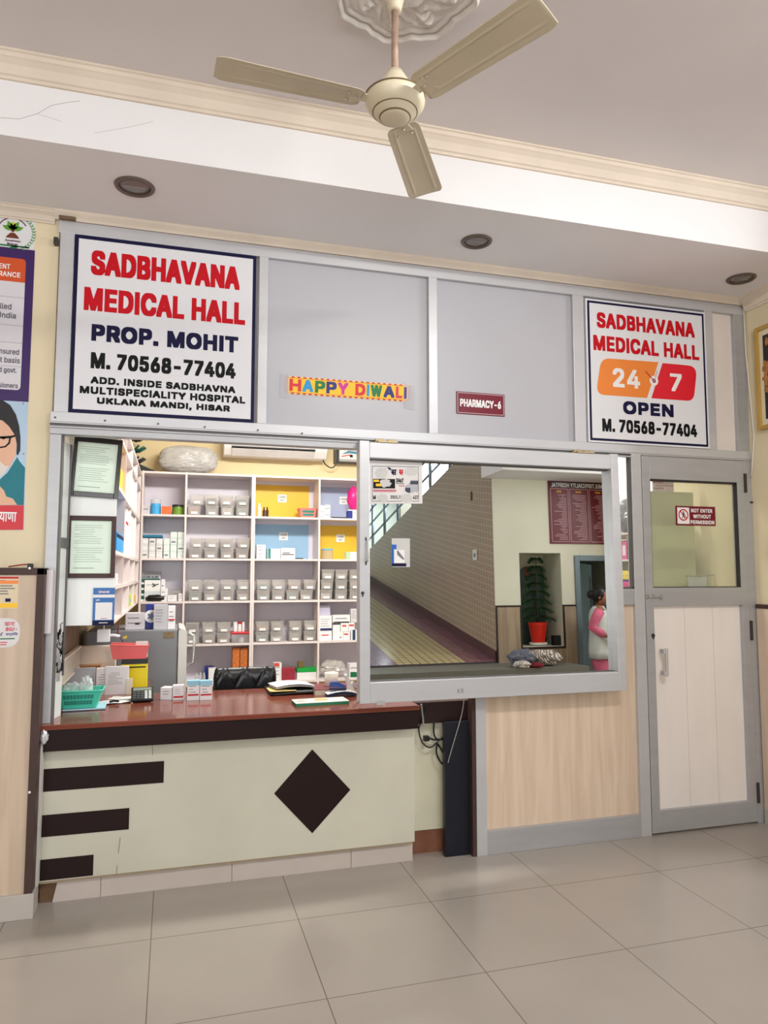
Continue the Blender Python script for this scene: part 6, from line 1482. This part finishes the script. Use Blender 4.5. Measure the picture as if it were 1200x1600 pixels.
for f0, f1 in ((.12, .18), (.82, .88)): mb.obox(Vector((dx0+.09, YB-.13, .15))+u*f0-n_*.05, u*(f1-f0), (0, 0, dz1-.4), -n_*.1)
mb.build('door_ribs', mat('dark_slate_rib', (62, 72, 80), .4), lf)
p = Vector((dx0+.09, YB-.13, 1.02))+u*.9-n_*.1
MB().tube([p, p+Vector((.05, .04, 0)), p+Vector((.12, -.02, 0))], .012, 8).build('lever_handle', BLK, lf, smooth=True)
bx0, bz1 = MY(923, 886, -6.88); bx1, bz0 = MY(949, 905, -6.88)
t = thing('ward_plate', 'maroon plate with white lettering on the far wall behind the open door', 'sign', ((bx0+bx1)/2, -6.89, bz0))
B(bx0, bx1, -6.898, -6.885, bz0, bz1).build('plate', MAROON, t)
printed_lines((bx1-.05, -6.8848, bz0+.04), (-(bx1-bx0)+.1, 0, 0), (0, 0, bz1-bz0-.08), 2, INKW, t, seed=3, fill=.5, ragged=.2)
# big maroon board, lettered for someone facing it (reads reversed in the mirror glass)
b0x, b1x = MY(857.5, 800, YB)[0], MY(950, 800, YB)[0]; bz1 = MY(900, 752.5, YB)[1]; bz0 = MY(900, 850, YB)[1]
t = thing('department_board', 'big maroon hospital board with three columns of white lines, seen in the mirror', 'board', ((b0x+b1x)/2, YB, bz0))
B(b0x, b1x, YB+.002, YB+.012, bz0, bz1).build('board_face', mat('deep_maroon_board', (106, 10, 30), .35, 0, .03), t)
Wd, Hh_ = b1x-b0x, bz1-bz0; yb2 = YB+.0125
B(b0x+.01, b1x-.01, yb2-.0004, yb2, bz1-Hh_*.115, bz1-.01).build('dark_heading', mat('dark_plum_heading', (48, 10, 26), .35, 0, 0), t)
lettering('MULTISPECIALITY HOSPITAL', (b1x-Wd*.09, yb2, bz1-Hh_*.103), (-Wd*.865, 0, 0), (0, 0, Hh_*.07), INKW, t, .03)
lettering('NA', (b1x-Wd*.01, yb2, bz1-Hh_*.103), (-Wd*.055, 0, 0), (0, 0, Hh_*.07), INKW, t, .03)
mb = MB()
for a, b_ in ((.03, .325), (.345, .66), (.68, .985)):
    x0, x1 = b0x+Wd*a, b0x+Wd*b_; z0, z1 = bz0+Hh_*.03, bz1-Hh_*.125; e = .006
    for q_ in ((x0, x1, z0, z0+e), (x0, x1, z1-e, z1), (x0, x0+e, z0, z1), (x1-e, x1, z0, z1)): mb.box(q_[0], q_[1], yb2-.0004, yb2+.0006, q_[2], q_[3])
    printed_lines((x1-.03, yb2, z0+.02), (-(x1-x0)+.06, 0, 0), (0, 0, z1-z0-.09), 28, mat('rose_white_print', (214, 170, 180), .5, 0, 0), t, seed=int(a*100), fill=.3, ragged=.7)
    printed_lines((x1-.08, yb2, z1-.055), (-(x1-x0)+.16, 0, 0), (0, 0, .035), 1, mat('gold_print', (206, 150, 40), .5, 0, 0), t, seed=1, fill=.7, ragged=.1)
mb.build('white_column_outline', mat('rose_white_print', (214, 170, 180)), t)
# dado of wood laminate with dark strips round the niche
dz = MY(793, 948.5, YB)[1]
LAMB = wood('hall_wood_laminate', (150, 130, 108), (176, 156, 132), .45, 1.6)
t = thing('rear_wainscot', 'beige wood-look wainscot with dark strips round the plant niche, in the mirror', 'panel', ((XC+dx0)/2, YB, 0))
yp = YB+.014
B(XC+.02, nx0-.02, YB+.001, yp, 0, dz).box(nx0-.02, nx1+.02, YB+.001, yp, 0, nz0-.03).box(nx1+.02, dx0-.005, YB+.001, yp, 0, dz).build('boards', LAMB, t)
mb = B(XC, XC+.02, YB+.001, yp+.004, ZP, dz+.02).box(XC+.02, nx0-.02, YB+.001, yp+.004, dz, dz+.02).box(nx0-.02, nx0, YB+.001, yp+.004, nz0-.03, dz+.02).box(nx0, nx1, YB+.001, yp+.004, nz0-.03, nz0-.004).box(nx1, nx1+.02, YB+.001, yp+.004, nz0-.03, dz+.02).box(nx1+.02, dx0-.005, YB+.001, yp+.004, dz, dz+.02)
mb.build('edge_strip', mat('black_brown_strip', (40, 32, 30), .5), t)
# things in the niche
xa, xb = MY(815, 940, YB-.38)[0], MY(851, 940, YB-.38)[0]; za = MY(833, 885, YB-.38)[1]
t = thing('arched_glass_panel', 'dark arched glass panel standing in the niche behind the plant', 'panel', ((xa+xb)/2, YB-.38, nz0))
MB().prism(rounded([(xa, nz0+.002), (xb, nz0+.002), (xb, za), (xa, za)], [0, 0, .10, .10], 10), YB-.40, YB-.37, 'xz').build('panel', mat('dark_green_glass', (74, 92, 92), .15, 0, .2, 5), t)
x, z = MY(823, 890, YB-.36); B(x-.03, x+.03, YB-.369, YB-.366, z-.08, z+.03).build('red_sticker', mat('dim_red_sticker', (130, 60, 60), .5), t)
xa, xb = MY(866, 1000, YB-.06)[0], MY(876.5, 1000, YB-.06)[0]; za = MY(870, 993, YB-.06)[1]
tag(B(xa, xb, YB-.14, YB-.06, nz0+.0005, za).build('black_box', BLK, None, .003), 'small black box on the niche sill beside the red pot', 'box')
pcx = MY(841, 1000, YB-.18)[0]; pz1 = MY(841, 972.5, YB-.16)[1]; r1 = (MY(854, 975, YB-.18)[0]-MY(828, 975, YB-.18)[0])/2
t = thing('potted_plant', 'tiered green conifer in a red pot with white saucer in the niche', 'plant', (pcx, YB-.18, nz0))
c = (pcx, YB-.18, nz0)
MB().lathe([(0, .002), (r1*.75, .002), (r1*.95, .012), (r1*.98, .04), (r1*.9, .04), (0, .036)], c, 28).build('saucer', INKW, t)
hp = pz1-nz0
MB().lathe([(0, .037), (r1*.70, .037), (r1*.98, hp-.03), (r1*1.02, hp-.03), (r1*1.02, hp), (r1*.92, hp), (r1*.9, hp-.04), (0, hp-.04)], c, 32).build('pot', mat('red_pot', (226, 42, 24), .35), t)
ztop_ = MY(841, 872, YB-.18)[1]
MB().tube([(pcx, YB-.18, nz0+hp-.05), (pcx+.005, YB-.18, (nz0+hp+ztop_)/2), (pcx, YB-.18, ztop_)], [.012, .009, .004], 8).build('trunk', mat('green_brown_stem', (74, 78, 50), .7), t, smooth=True)
mb = MB(); rnd = random.Random(9)
nt = 8
for k in range(nt):
    f = k/(nt-1); z_ = nz0+hp+.06+(ztop_-nz0-hp-.08)*f; L = (.245-.15*f)
    for j in range(6):
        a = 2*pi*j/6+k*.5+rnd.random()*.4; dr = Vector((cos(a), sin(a)*.62, 0)); P0 = Vector((pcx, YB-.18, z_)); pts = []
        for i in range(6): s_ = i/5; pts.append(P0+dr*L*s_+Vector((0, 0, .05*s_-.11*s_*s_)))
        mb.tube(pts, [.004]*5+[.002], 4)
        side = Vector((-dr.y, dr.x, 0)).normalized()
        for i in range(26):
            s_ = .1+.9*i/26; p_ = P0+dr*L*s_+Vector((0, 0, .05*s_-.11*s_*s_))
            for sg in (-1, 1):
                q_ = p_+side*sg*.055*(1-.55*s_)+dr*.03+Vector((0, 0, .016+.01*rnd.random()))
                w_ = dr*.005; mb.add([p_-w_, p_+w_, q_+w_*.3, q_-w_*.3], [(0, 1, 2, 3)])
mb.build('foliage', mat('dark_conifer_green', (36, 74, 40), .6, 0, .2, 20), t, clean=False)
# granite ledge and the heap of cloths on it
lx0, ly0 = MZ(585, 1062, ZP); lx1 = MZ(900, 1058, ZP)[0]
ye_ = max(-3.95, min(ly0, -3.6)) if ly0 > -4.4 else -3.95
ye_ = -3.75
lxa = .9
struct(B(lxa, MY(888, 1030, -4.2)[0], YB+.02, ye_, 0, ZP), 'ramp_landing', mat('grey_granite', (112, 110, 102), .4, 0, .12, 60))
def cloth(name, label, px0, px1, pt, yc, m, seed, zb=ZP, dep=.18, grow=1.0):
    xa, za = MY(px0, (pt+1050)/2, yc); xb, _ = MY(px1, (pt+1050)/2, yc); zt = MY((px0+px1)/2, pt, yc)[1]
    def fn(d): return 1+.28*noise.noise(d*2.2+Vector((seed, 0, 0)))+.13*noise.noise(d*6+Vector((0, seed, 0)))+.05*noise.noise(d*15)
    g = MB().ball(((xa+xb)/2, yc, (zb+zt)/2-.01), (xb-xa)/2*1.05, dep, (zt-zb)/2*1.05, 60, 40, fn)
    for v in g.v: v.z = max(v.z, zb+.001)
    return tag(g.build(name, m, None, smooth=True), label, 'cloth', 'heap of cloths on the granite ledge')
def striped(name, c0, c1, scale):
    m = bpy.data.materials.new(name); m.use_nodes = True; N = m.node_tree.nodes; L = m.node_tree.links
    tc = N.new('ShaderNodeTexCoord'); w_ = N.new('ShaderNodeTexWave'); w_.inputs['Scale'].default_value = scale; w_.inputs['Distortion'].default_value = 2.5; w_.inputs['Detail'].default_value = 1; w_.bands_direction = 'DIAGONAL'
    r = N.new('ShaderNodeValToRGB'); r.color_ramp.elements[0].position = .35; r.color_ramp.elements[1].position = .5
    r.color_ramp.elements[0].color = tuple(lin(v) for v in c0)+(1,); r.color_ramp.elements[1].color = tuple(lin(v) for v in c1)+(1,)
    L.new(tc.outputs['Object'], w_.inputs['Vector']); L.new(w_.outputs['Fac'], r.inputs[0]); L.new(r.outputs[0], N['Principled BSDF'].inputs['Base Color']); N['Principled BSDF'].inputs['Roughness'].default_value = .9
    return m
yc_ = -4.0
cloth('cloth_bundle', 'slate grey crumpled cloth at the left of the heap on the ledge', 799, 832, 1014, yc_, mat('slate_cloth', (104, 106, 120), .9, 0, .15, 20), 1.0)
cloth('cloth_bundle', 'striped cream cloth, largest of the heap on the ledge', 828, 872, 1015, yc_-.04, striped('striped_cream_cloth', (120, 108, 100), (216, 206, 196), 14), 4.0)
cloth('cloth_bundle', 'pale striped cloth spilling down at the lower left of the heap', 805, 826, 1031, yc_+.17, striped('striped_pale_cloth', (160, 152, 146), (218, 212, 204), 16), 7.0, dep=.1)
cloth('cloth_bundle', 'maroon cloth in the middle of the heap on the ledge', 825, 847, 1034, yc_+.18, mat('maroon_cloth', (110, 24, 34), .9, 0, .2, 20), 11.0, dep=.09)
# ramp, tiled wall, return flight with railing, daylit windows
y_a, z_a = MX(779, 1035, XC); y_b, z_b = MX(582, 913, XC)
sl = (z_b-z_a)/(y_b-y_a); YF = -12.5
def zr(y): return z_a+sl*(y-y_a)
bxs = [MZ(580, 1040, ZP)[0]]
def bandx(px, py):     # where a band edge meets the ramp: march along the mirrored ray
    p, r = mray(px, py); s_ = 0
    for _ in range(6000):
        s_ += .002; q_ = p+r*s_
        if q_.y < -3.9 and q_.z < zr(min(q_.y, y_a)): return q_.x
    return 0
e1 = (bandx(720, 1040)+bandx(640, 965))/2; e2 = (bandx(632, 1045)+bandx(585, 1003))/2
RAMPM = grid_tiles('ramp_tiles', (120, 90, 110), (90, 80, 84), .10, .012, .18, (0, 0, 0), 'xy', .05, bands=[(-1.5, (128, 92, 118)), (e2, (196, 180, 128)), (e1, (138, 84, 98))])
mb = MB().prism([(YB+.02-.02, 0), (YF, 0), (YF, zr(YF)), (YB, zr(YB))], -1.5, XC, 'yz')
struct(mb, 'floor_ramp', RAMPM)
def ztopw(y):
    ya, za_ = MX(692, 741, XC); yb_, zb_ = MX(578, 858, XC); return za_+(zb_-za_)*(y-ya)/(yb_-ya)
TILEW = grid_tiles('wall_mosaic_tiles', (150, 128, 108), (182, 166, 148), .082, .007, .18, (0, 0, 0), 'yz', .06, slope=sl)
yy = YB-.452
mb = MB().prism([(yy, 0), (YF, 0), (YF, ztopw(YF)), (-6.2, ztopw(-6.2)), (-5.3, ztopw(-5.3)), (yy, ztopw(yy)+.05)], XC, XC+.14, 'yz').box(XC-.0, XC+.139, yy, YB-.003, 0, 3.4)
struct(mb, 'wall_ramp', TILEW)
mb = MB().prism([(YB, zr(YB)+.001), (YF, zr(YF)+.001), (YF, zr(YF)+.16), (YB, zr(YB)+.12)], XC-.012, XC-.0005, 'yz')
struct(mb, 'baseboard_ramp', mat('maroon_brown_skirting', (74, 34, 38), .4))
x, z = MX(743, 867, XC); 
t = thing('wall_switch', 'white square switch plate on the tiled ramp wall', 'switch', (XC-.006, x, z))
B(XC-.012, XC-.001, x-.07, x+.07, z-.07, z+.07).build('plate', mat('switch_plate', (206, 204, 200), .4), t, .003); B(XC-.016, XC-.012, x-.03, x+.03, z-.03, z+.02).build('rocker', INKG, t)
x, z = MX(737, 775, XC); tag(B(XC-.008, XC-.001, x-.02, x+.02, z-.06, z+.06).build('black_socket', BLK, None), 'small black slot plate high on the tiled ramp wall', 'plate')
# upper flight slab, window wall and pillar beyond the tiled wall
struct(MB().prism([(yy-.3, ztopw(yy-.3)-.12), (YF, ztopw(YF)-.12), (YF, ztopw(YF)-.3), (yy-.3, ztopw(yy-.3)-.3)], XC+.14, 5.7, 'yz'), 'floor_upper_ramp', mat('grey_granite', (112, 110, 102)))
RAIL = mat('bluish_steel_rail', (150, 164, 176), .25, .7)
t = thing('ramp_railing', 'steel railing with slanted bars along the top of the tiled ramp wall', 'railing', (XC+.07, -8, ztopw(-8)))
ys_ = [-5.2-.85*k for k in range(9)]
for h_ in (.28, .56, .84): 
    MB().tube([(XC+.07, y, ztopw(y)+h_) for y in (-5.0, YF)], .02, 8).build('rail', RAIL, t, smooth=True)
for y in ys_: MB().tube([(XC+.07, y, ztopw(y)-.02), (XC+.07, y, ztopw(y)+.9)], .028, 8).build('baluster', RAIL, t, smooth=True)
wy0, wy1 = -12.4, -7.4
xw_ = 5.9  # window plane
fr_ = mat('white_window_bar', (214, 220, 226), .4)
t = thing('window_3', 'tall bright daylit ramp window with white bars, seen in the mirror', 'window', (xw_, -8, 1)); t['kind'] = 'structure'
B(xw_, xw_+.02, wy0, wy1, 1.2, 6.2).build('sky_pane', mat('daylit_sky_pane', (214, 236, 250), .5, 0, 0, emit=1.5), t)
mb = MB()
for k in range(12): mb.box(xw_-.05, xw_-.005, wy0+(wy1-wy0)*k/11-.025, wy0+(wy1-wy0)*k/11+.025, 1.2, 6.2)
for k in range(9): mb.box(xw_-.045, xw_-.006, wy0, wy1, 1.2+.6*k-.02, 1.2+.6*k+.02)
mb.build('window_bars', fr_, t)
struct(B(xw_+.02, xw_+.15, YF, YB-.45, 0, 6.4).box(XC+.14, xw_+.02, YF-.1, YF, 0, 6.4), 'wall_ramp_far', CREAM2)
struct(B(-1.6, -1.5, YF, YB-.02, 0, 6.4).box(-1.5, XC+.14, YF-.1, YF, 0, 6.4), 'wall_ramp_left', CREAM2)
struct(B(-1.6, 6.05, YF-.1, YB-.45, 6.4, 6.5), 'ceiling_ramp', WHITE)
px_, pz_ = MX(631.5, 800, XC+.4)
tag(B(XC+.3, XC+.5, px_-.1, px_+.1, 0, 5).build('pillar', mat('cream_pillar', (206, 198, 176), .6), None), 'cream square pillar behind the ramp railing, seen in the mirror', 'pillar')
struct(B(XR+.15, 8, YB, YB+.6, MY(850, 744, YB+.3)[1], 3.58), 'beam_rear', WHITE)

# ------------------------------------------------------------------ the nurse, standing sideways by the open door
YN = -4.1
nxc = MY(935, 960, YN)[0]; zhead = MY(935, 918, YN)[1]; k = zhead/1.50
def nv(x, y, z): return Vector((nxc+x*k, YN+y*k, z*k))
t = thing('person', 'person in white sleeveless coat over pink clothes, hand at waist, in mirror', 'person', (nxc, YN, 0))
def skin_mesh(name, joints, edges, m, parent, sub=2):
    O = WL[parent.name]; me = bpy.data.meshes.new(name); me.from_pydata([p-O for p, r in joints], edges, []); me.materials.append(m)
    o = bpy.data.objects.new(name, me); C.objects.link(o); o.parent = parent; WL[o.name] = O
    s_ = o.modifiers.new('skin', 'SKIN'); s_.use_smooth_shade = True
    for i, (p, r) in enumerate(joints):
        sv = me.skin_vertices[0].data[i]; sv.radius = r if isinstance(r, tuple) else (r, r); sv.use_root = (i == 0)
    b_ = o.modifiers.new('subd', 'SUBSURF'); b_.levels = sub; b_.render_levels = sub
    return o
SKN = mat('brown_skin', (150, 100, 76), .5, 0, .05)
J = [(nv(0, 0, .80), .11*k), (nv(0, 0, .95), .10*k), (nv(.01, 0, 1.10), .115*k), (nv(.0, 0, 1.22), .10*k), (nv(.01, 0, 1.285), .045*k), (nv(.025, 0, 1.335), .05*k),
     (nv(.02, .155, 1.215), .045*k), (nv(-.075, .185, 1.03), .038*k), (nv(.07, .19, .93), .030*k), (nv(.115, .165, .915), .026*k),
     (nv(.02, -.155, 1.215), .045*k), (nv(-.02, -.19, 1.0), .036*k), (nv(.13, -.15, .92), .03*k), (nv(.18, -.12, .91), .026*k),
     (nv(.0, .085, .70), .085*k), (nv(.01, .085, .42), .058*k), (nv(-.01, .085, .08), .038*k), (nv(.10, .09, .03), .032*k),
     (nv(.0, -.085, .70), .085*k), (nv(.03, -.085, .42), .058*k), (nv(.02, -.085, .08), .038*k), (nv(.13, -.09, .03), .032*k)]
E_ = [(0, 1), (1, 2), (2, 3), (3, 4), (4, 5), (3, 6), (6, 7), (7, 8), (8, 9), (3, 10), (10, 11), (11, 12), (12, 13), (0, 14), (14, 15), (15, 16), (16, 17), (0, 18), (18, 19), (19, 20), (20, 21)]
# fingers on the near hand
base = nv(.115, .165, .915)
for j, (dy, L) in enumerate(((.022, .030), (.008, .036), (-.006, .034), (-.018, .026))):
    i0 = len(J); a = base+Vector((.02, dy, .004*j-.004))*k; J += [(a, .0095*k), (a+Vector((L*.7, -.004, -.010))*k, .009*k), (a+Vector((L*1.1, -.010, -.026))*k, .008*k)]; E_ += [(9, i0), (i0, i0+1), (i0+1, i0+2)]
i0 = len(J); a = base+Vector((0, .012, .02))*k; J += [(a, .010*k), (a+Vector((.022, .0, .016))*k, .009*k)]; E_ += [(9, i0), (i0, i0+1)]
body = skin_mesh('body', J, E_, SKN, t)
# head: shaped ball with nose, chin, ears (faces +X)
hc = nv(.035, 0, 1.39)
def headf(d):
    g = 1.0
    if d.z < -.2: g -= .13*(-.2-d.z)*(1.0 if d.x < .3 else .2)
    g += .05*max(0, d.x)*max(0, -d.z)
    nz = math.exp(-((d.y/.13)**2)-((d.z+.12)/.17)**2)*max(0, d.x); g += .17*nz
    g += .035*math.exp(-((d.y/.25)**2)-((d.z+.42)/.07)**2)*max(0, d.x)
    g -= .05*math.exp(-((abs(d.y)-.33)/.14)**2-((d.z-.05)/.1)**2)*max(0, d.x)
    return g
MB().ball(hc, .088*k, .070*k, .108*k, 40, 30, headf).build('head', SKN, t, smooth=True)
for sg in (1, -1): MB().ball(hc+Vector((-.012*k, sg*.072*k, -.01*k)), .016*k, .008*k, .026*k, 12, 8).build('ear', SKN, t, smooth=True)
mb = MB()
for sg in (1, -1): mb.ball(hc+Vector((.078*k, sg*.026*k, .008*k)), .006*k, .012*k, .006*k, 10, 6)
mb.build('eyes', mat('dark_eye', (30, 24, 24), .3), t, smooth=True)
MB().ball(hc+Vector((.083*k, 0, -.048*k)), .006*k, .020*k, .006*k, 10, 6).build('lips', mat('lip_brown', (136, 74, 68), .5), t, smooth=True)
HR = mat('black_hair', (18, 16, 18), .4, 0, .15, 40)
hm = MB().ball(hc+Vector((-.018*k, 0, .018*k)), .094*k, .080*k, .108*k, 36, 26, lambda d: 1.0+.02*noise.noise(d*6))
for v in hm.v:
    if v.x > hc.x+.045*k and v.z < hc.z+.055*k: v.x = hc.x+.045*k
    if v.z < hc.z-.05*k and v.x > hc.x-.03*k: v.x = hc.x-.03*k
hair = hm.build('hair', HR, t, smooth=True)
MB().ball(hc+Vector((-.110*k, 0, .028*k)), .052*k, .05*k, .052*k, 20, 14, lambda d: 1+.06*noise.noise(d*5)).build('hair_bun', HR, hair, smooth=True)
# clothes: coat (loft of ovals), sleeves, trousers
def loft(name, secs, m, parent, n=36, openend=True):
    vs = []
    for (x, y, z, rx, ry, fl) in secs:
        for i in range(n):
            a = 2*pi*i/n; w_ = 1+fl*sin(a*7+z*3)*.04; vs.append(nv(x+rx*cos(a)*w_, y+ry*sin(a)*w_, z))
    fs = [(i*n+j, i*n+(j+1) % n, (i+1)*n+(j+1) % n, (i+1)*n+j) for i in range(len(secs)-1) for j in range(n)]
    o = MB().add(vs, fs).build(name, m, parent, smooth=True); s_ = o.modifiers.new('cloth', 'SOLIDIFY'); s_.thickness = .006; s_.offset = 1; return o
COAT = mat('white_coat_cloth', (206, 212, 210), .85, 0, .04, 8); PINK = mat('pink_cloth', (208, 104, 134), .85, 0, .1, 12)
coat = loft('coat', [(.0, 0, .655, .135, .200, 1), (.0, 0, .74, .132, .195, .8), (.0, 0, .82, .128, .185, .5), (.0, 0, .95, .112, .160, .2), (.005, 0, 1.06, .118, .165, .1), (.008, 0, 1.15, .118, .172, 0), (.0, 0, 1.215, .098, .165, 0), (.0, 0, 1.25, .075, .115, 0), (.008, 0, 1.275, .058, .072, 0)], COAT, t)
MB().tube([nv(.0, .155, .86), nv(.0, .168, .86)], .001, 4)
sh_ = [(nv(.02, .15, 1.22), .062*k), (nv(-.03, .185, 1.13), .056*k), (nv(-.078, .187, 1.03), .053*k), (nv(-.0, .19, .975), .047*k), (nv(.06, .19, .937), .042*k)]
MB().tube([p for p, r in sh_], [r for p, r in sh_], 14).build('sleeve', PINK, t, smooth=True)
s2 = [(nv(.02, -.15, 1.22), .062*k), (nv(-.0, -.18, 1.1), .055*k), (nv(-.02, -.19, 1.0), .052*k), (nv(.06, -.17, .96), .046*k), (nv(.11, -.155, .93), .042*k)]
MB().tube([p for p, r in s2], [r for p, r in s2], 14).build('sleeve', PINK, t, smooth=True)
for sg, dx in ((1, 0), (-1, .02)):
    loft('trouser_leg', [(.01+dx, sg*.085, .07, .062, .06, .5), (.01+dx, sg*.085, .35, .075, .072, .5), (dx*.5, sg*.085, .60, .092, .085, .3), (0, sg*.08, .80, .11, .09, 0)], PINK, t, 24)
MB().obox(nv(.155, -.02, 1.12)-Vector((0, 0, 0)), Vector((-.02, 0, .12))*k, Vector((0, .05, 0))*k, Vector((.004, 0, 0))).build('maroon_scarf', mat('maroon_cloth', (110, 24, 34)), coat)
MB().obox(nv(.13, .06, 1.10), Vector((-.055, -.0, .14))*k, Vector((0, .035, .0))*k, Vector((.008, .004, 0))).build('lapel', COAT, coat)
for sg in (1, -1): MB().ball(nv(.06+(.02 if sg < 0 else 0), sg*.088, .035), .12*k, .045*k, .034*k, 16, 10).build('shoe', mat('dark_shoe', (40, 34, 34), .5), t, smooth=True)
t.rotation_euler = (0, 0, .585)
for o in bpy.data.objects:
    if o.parent is None and o.get('kind') == 'structure' and 'label' not in o.keys():
        o['label'] = 'the %s of the hall' % o.name.replace('_', ' '); o['category'] = o.name.split('_')[0].split('.')[0]
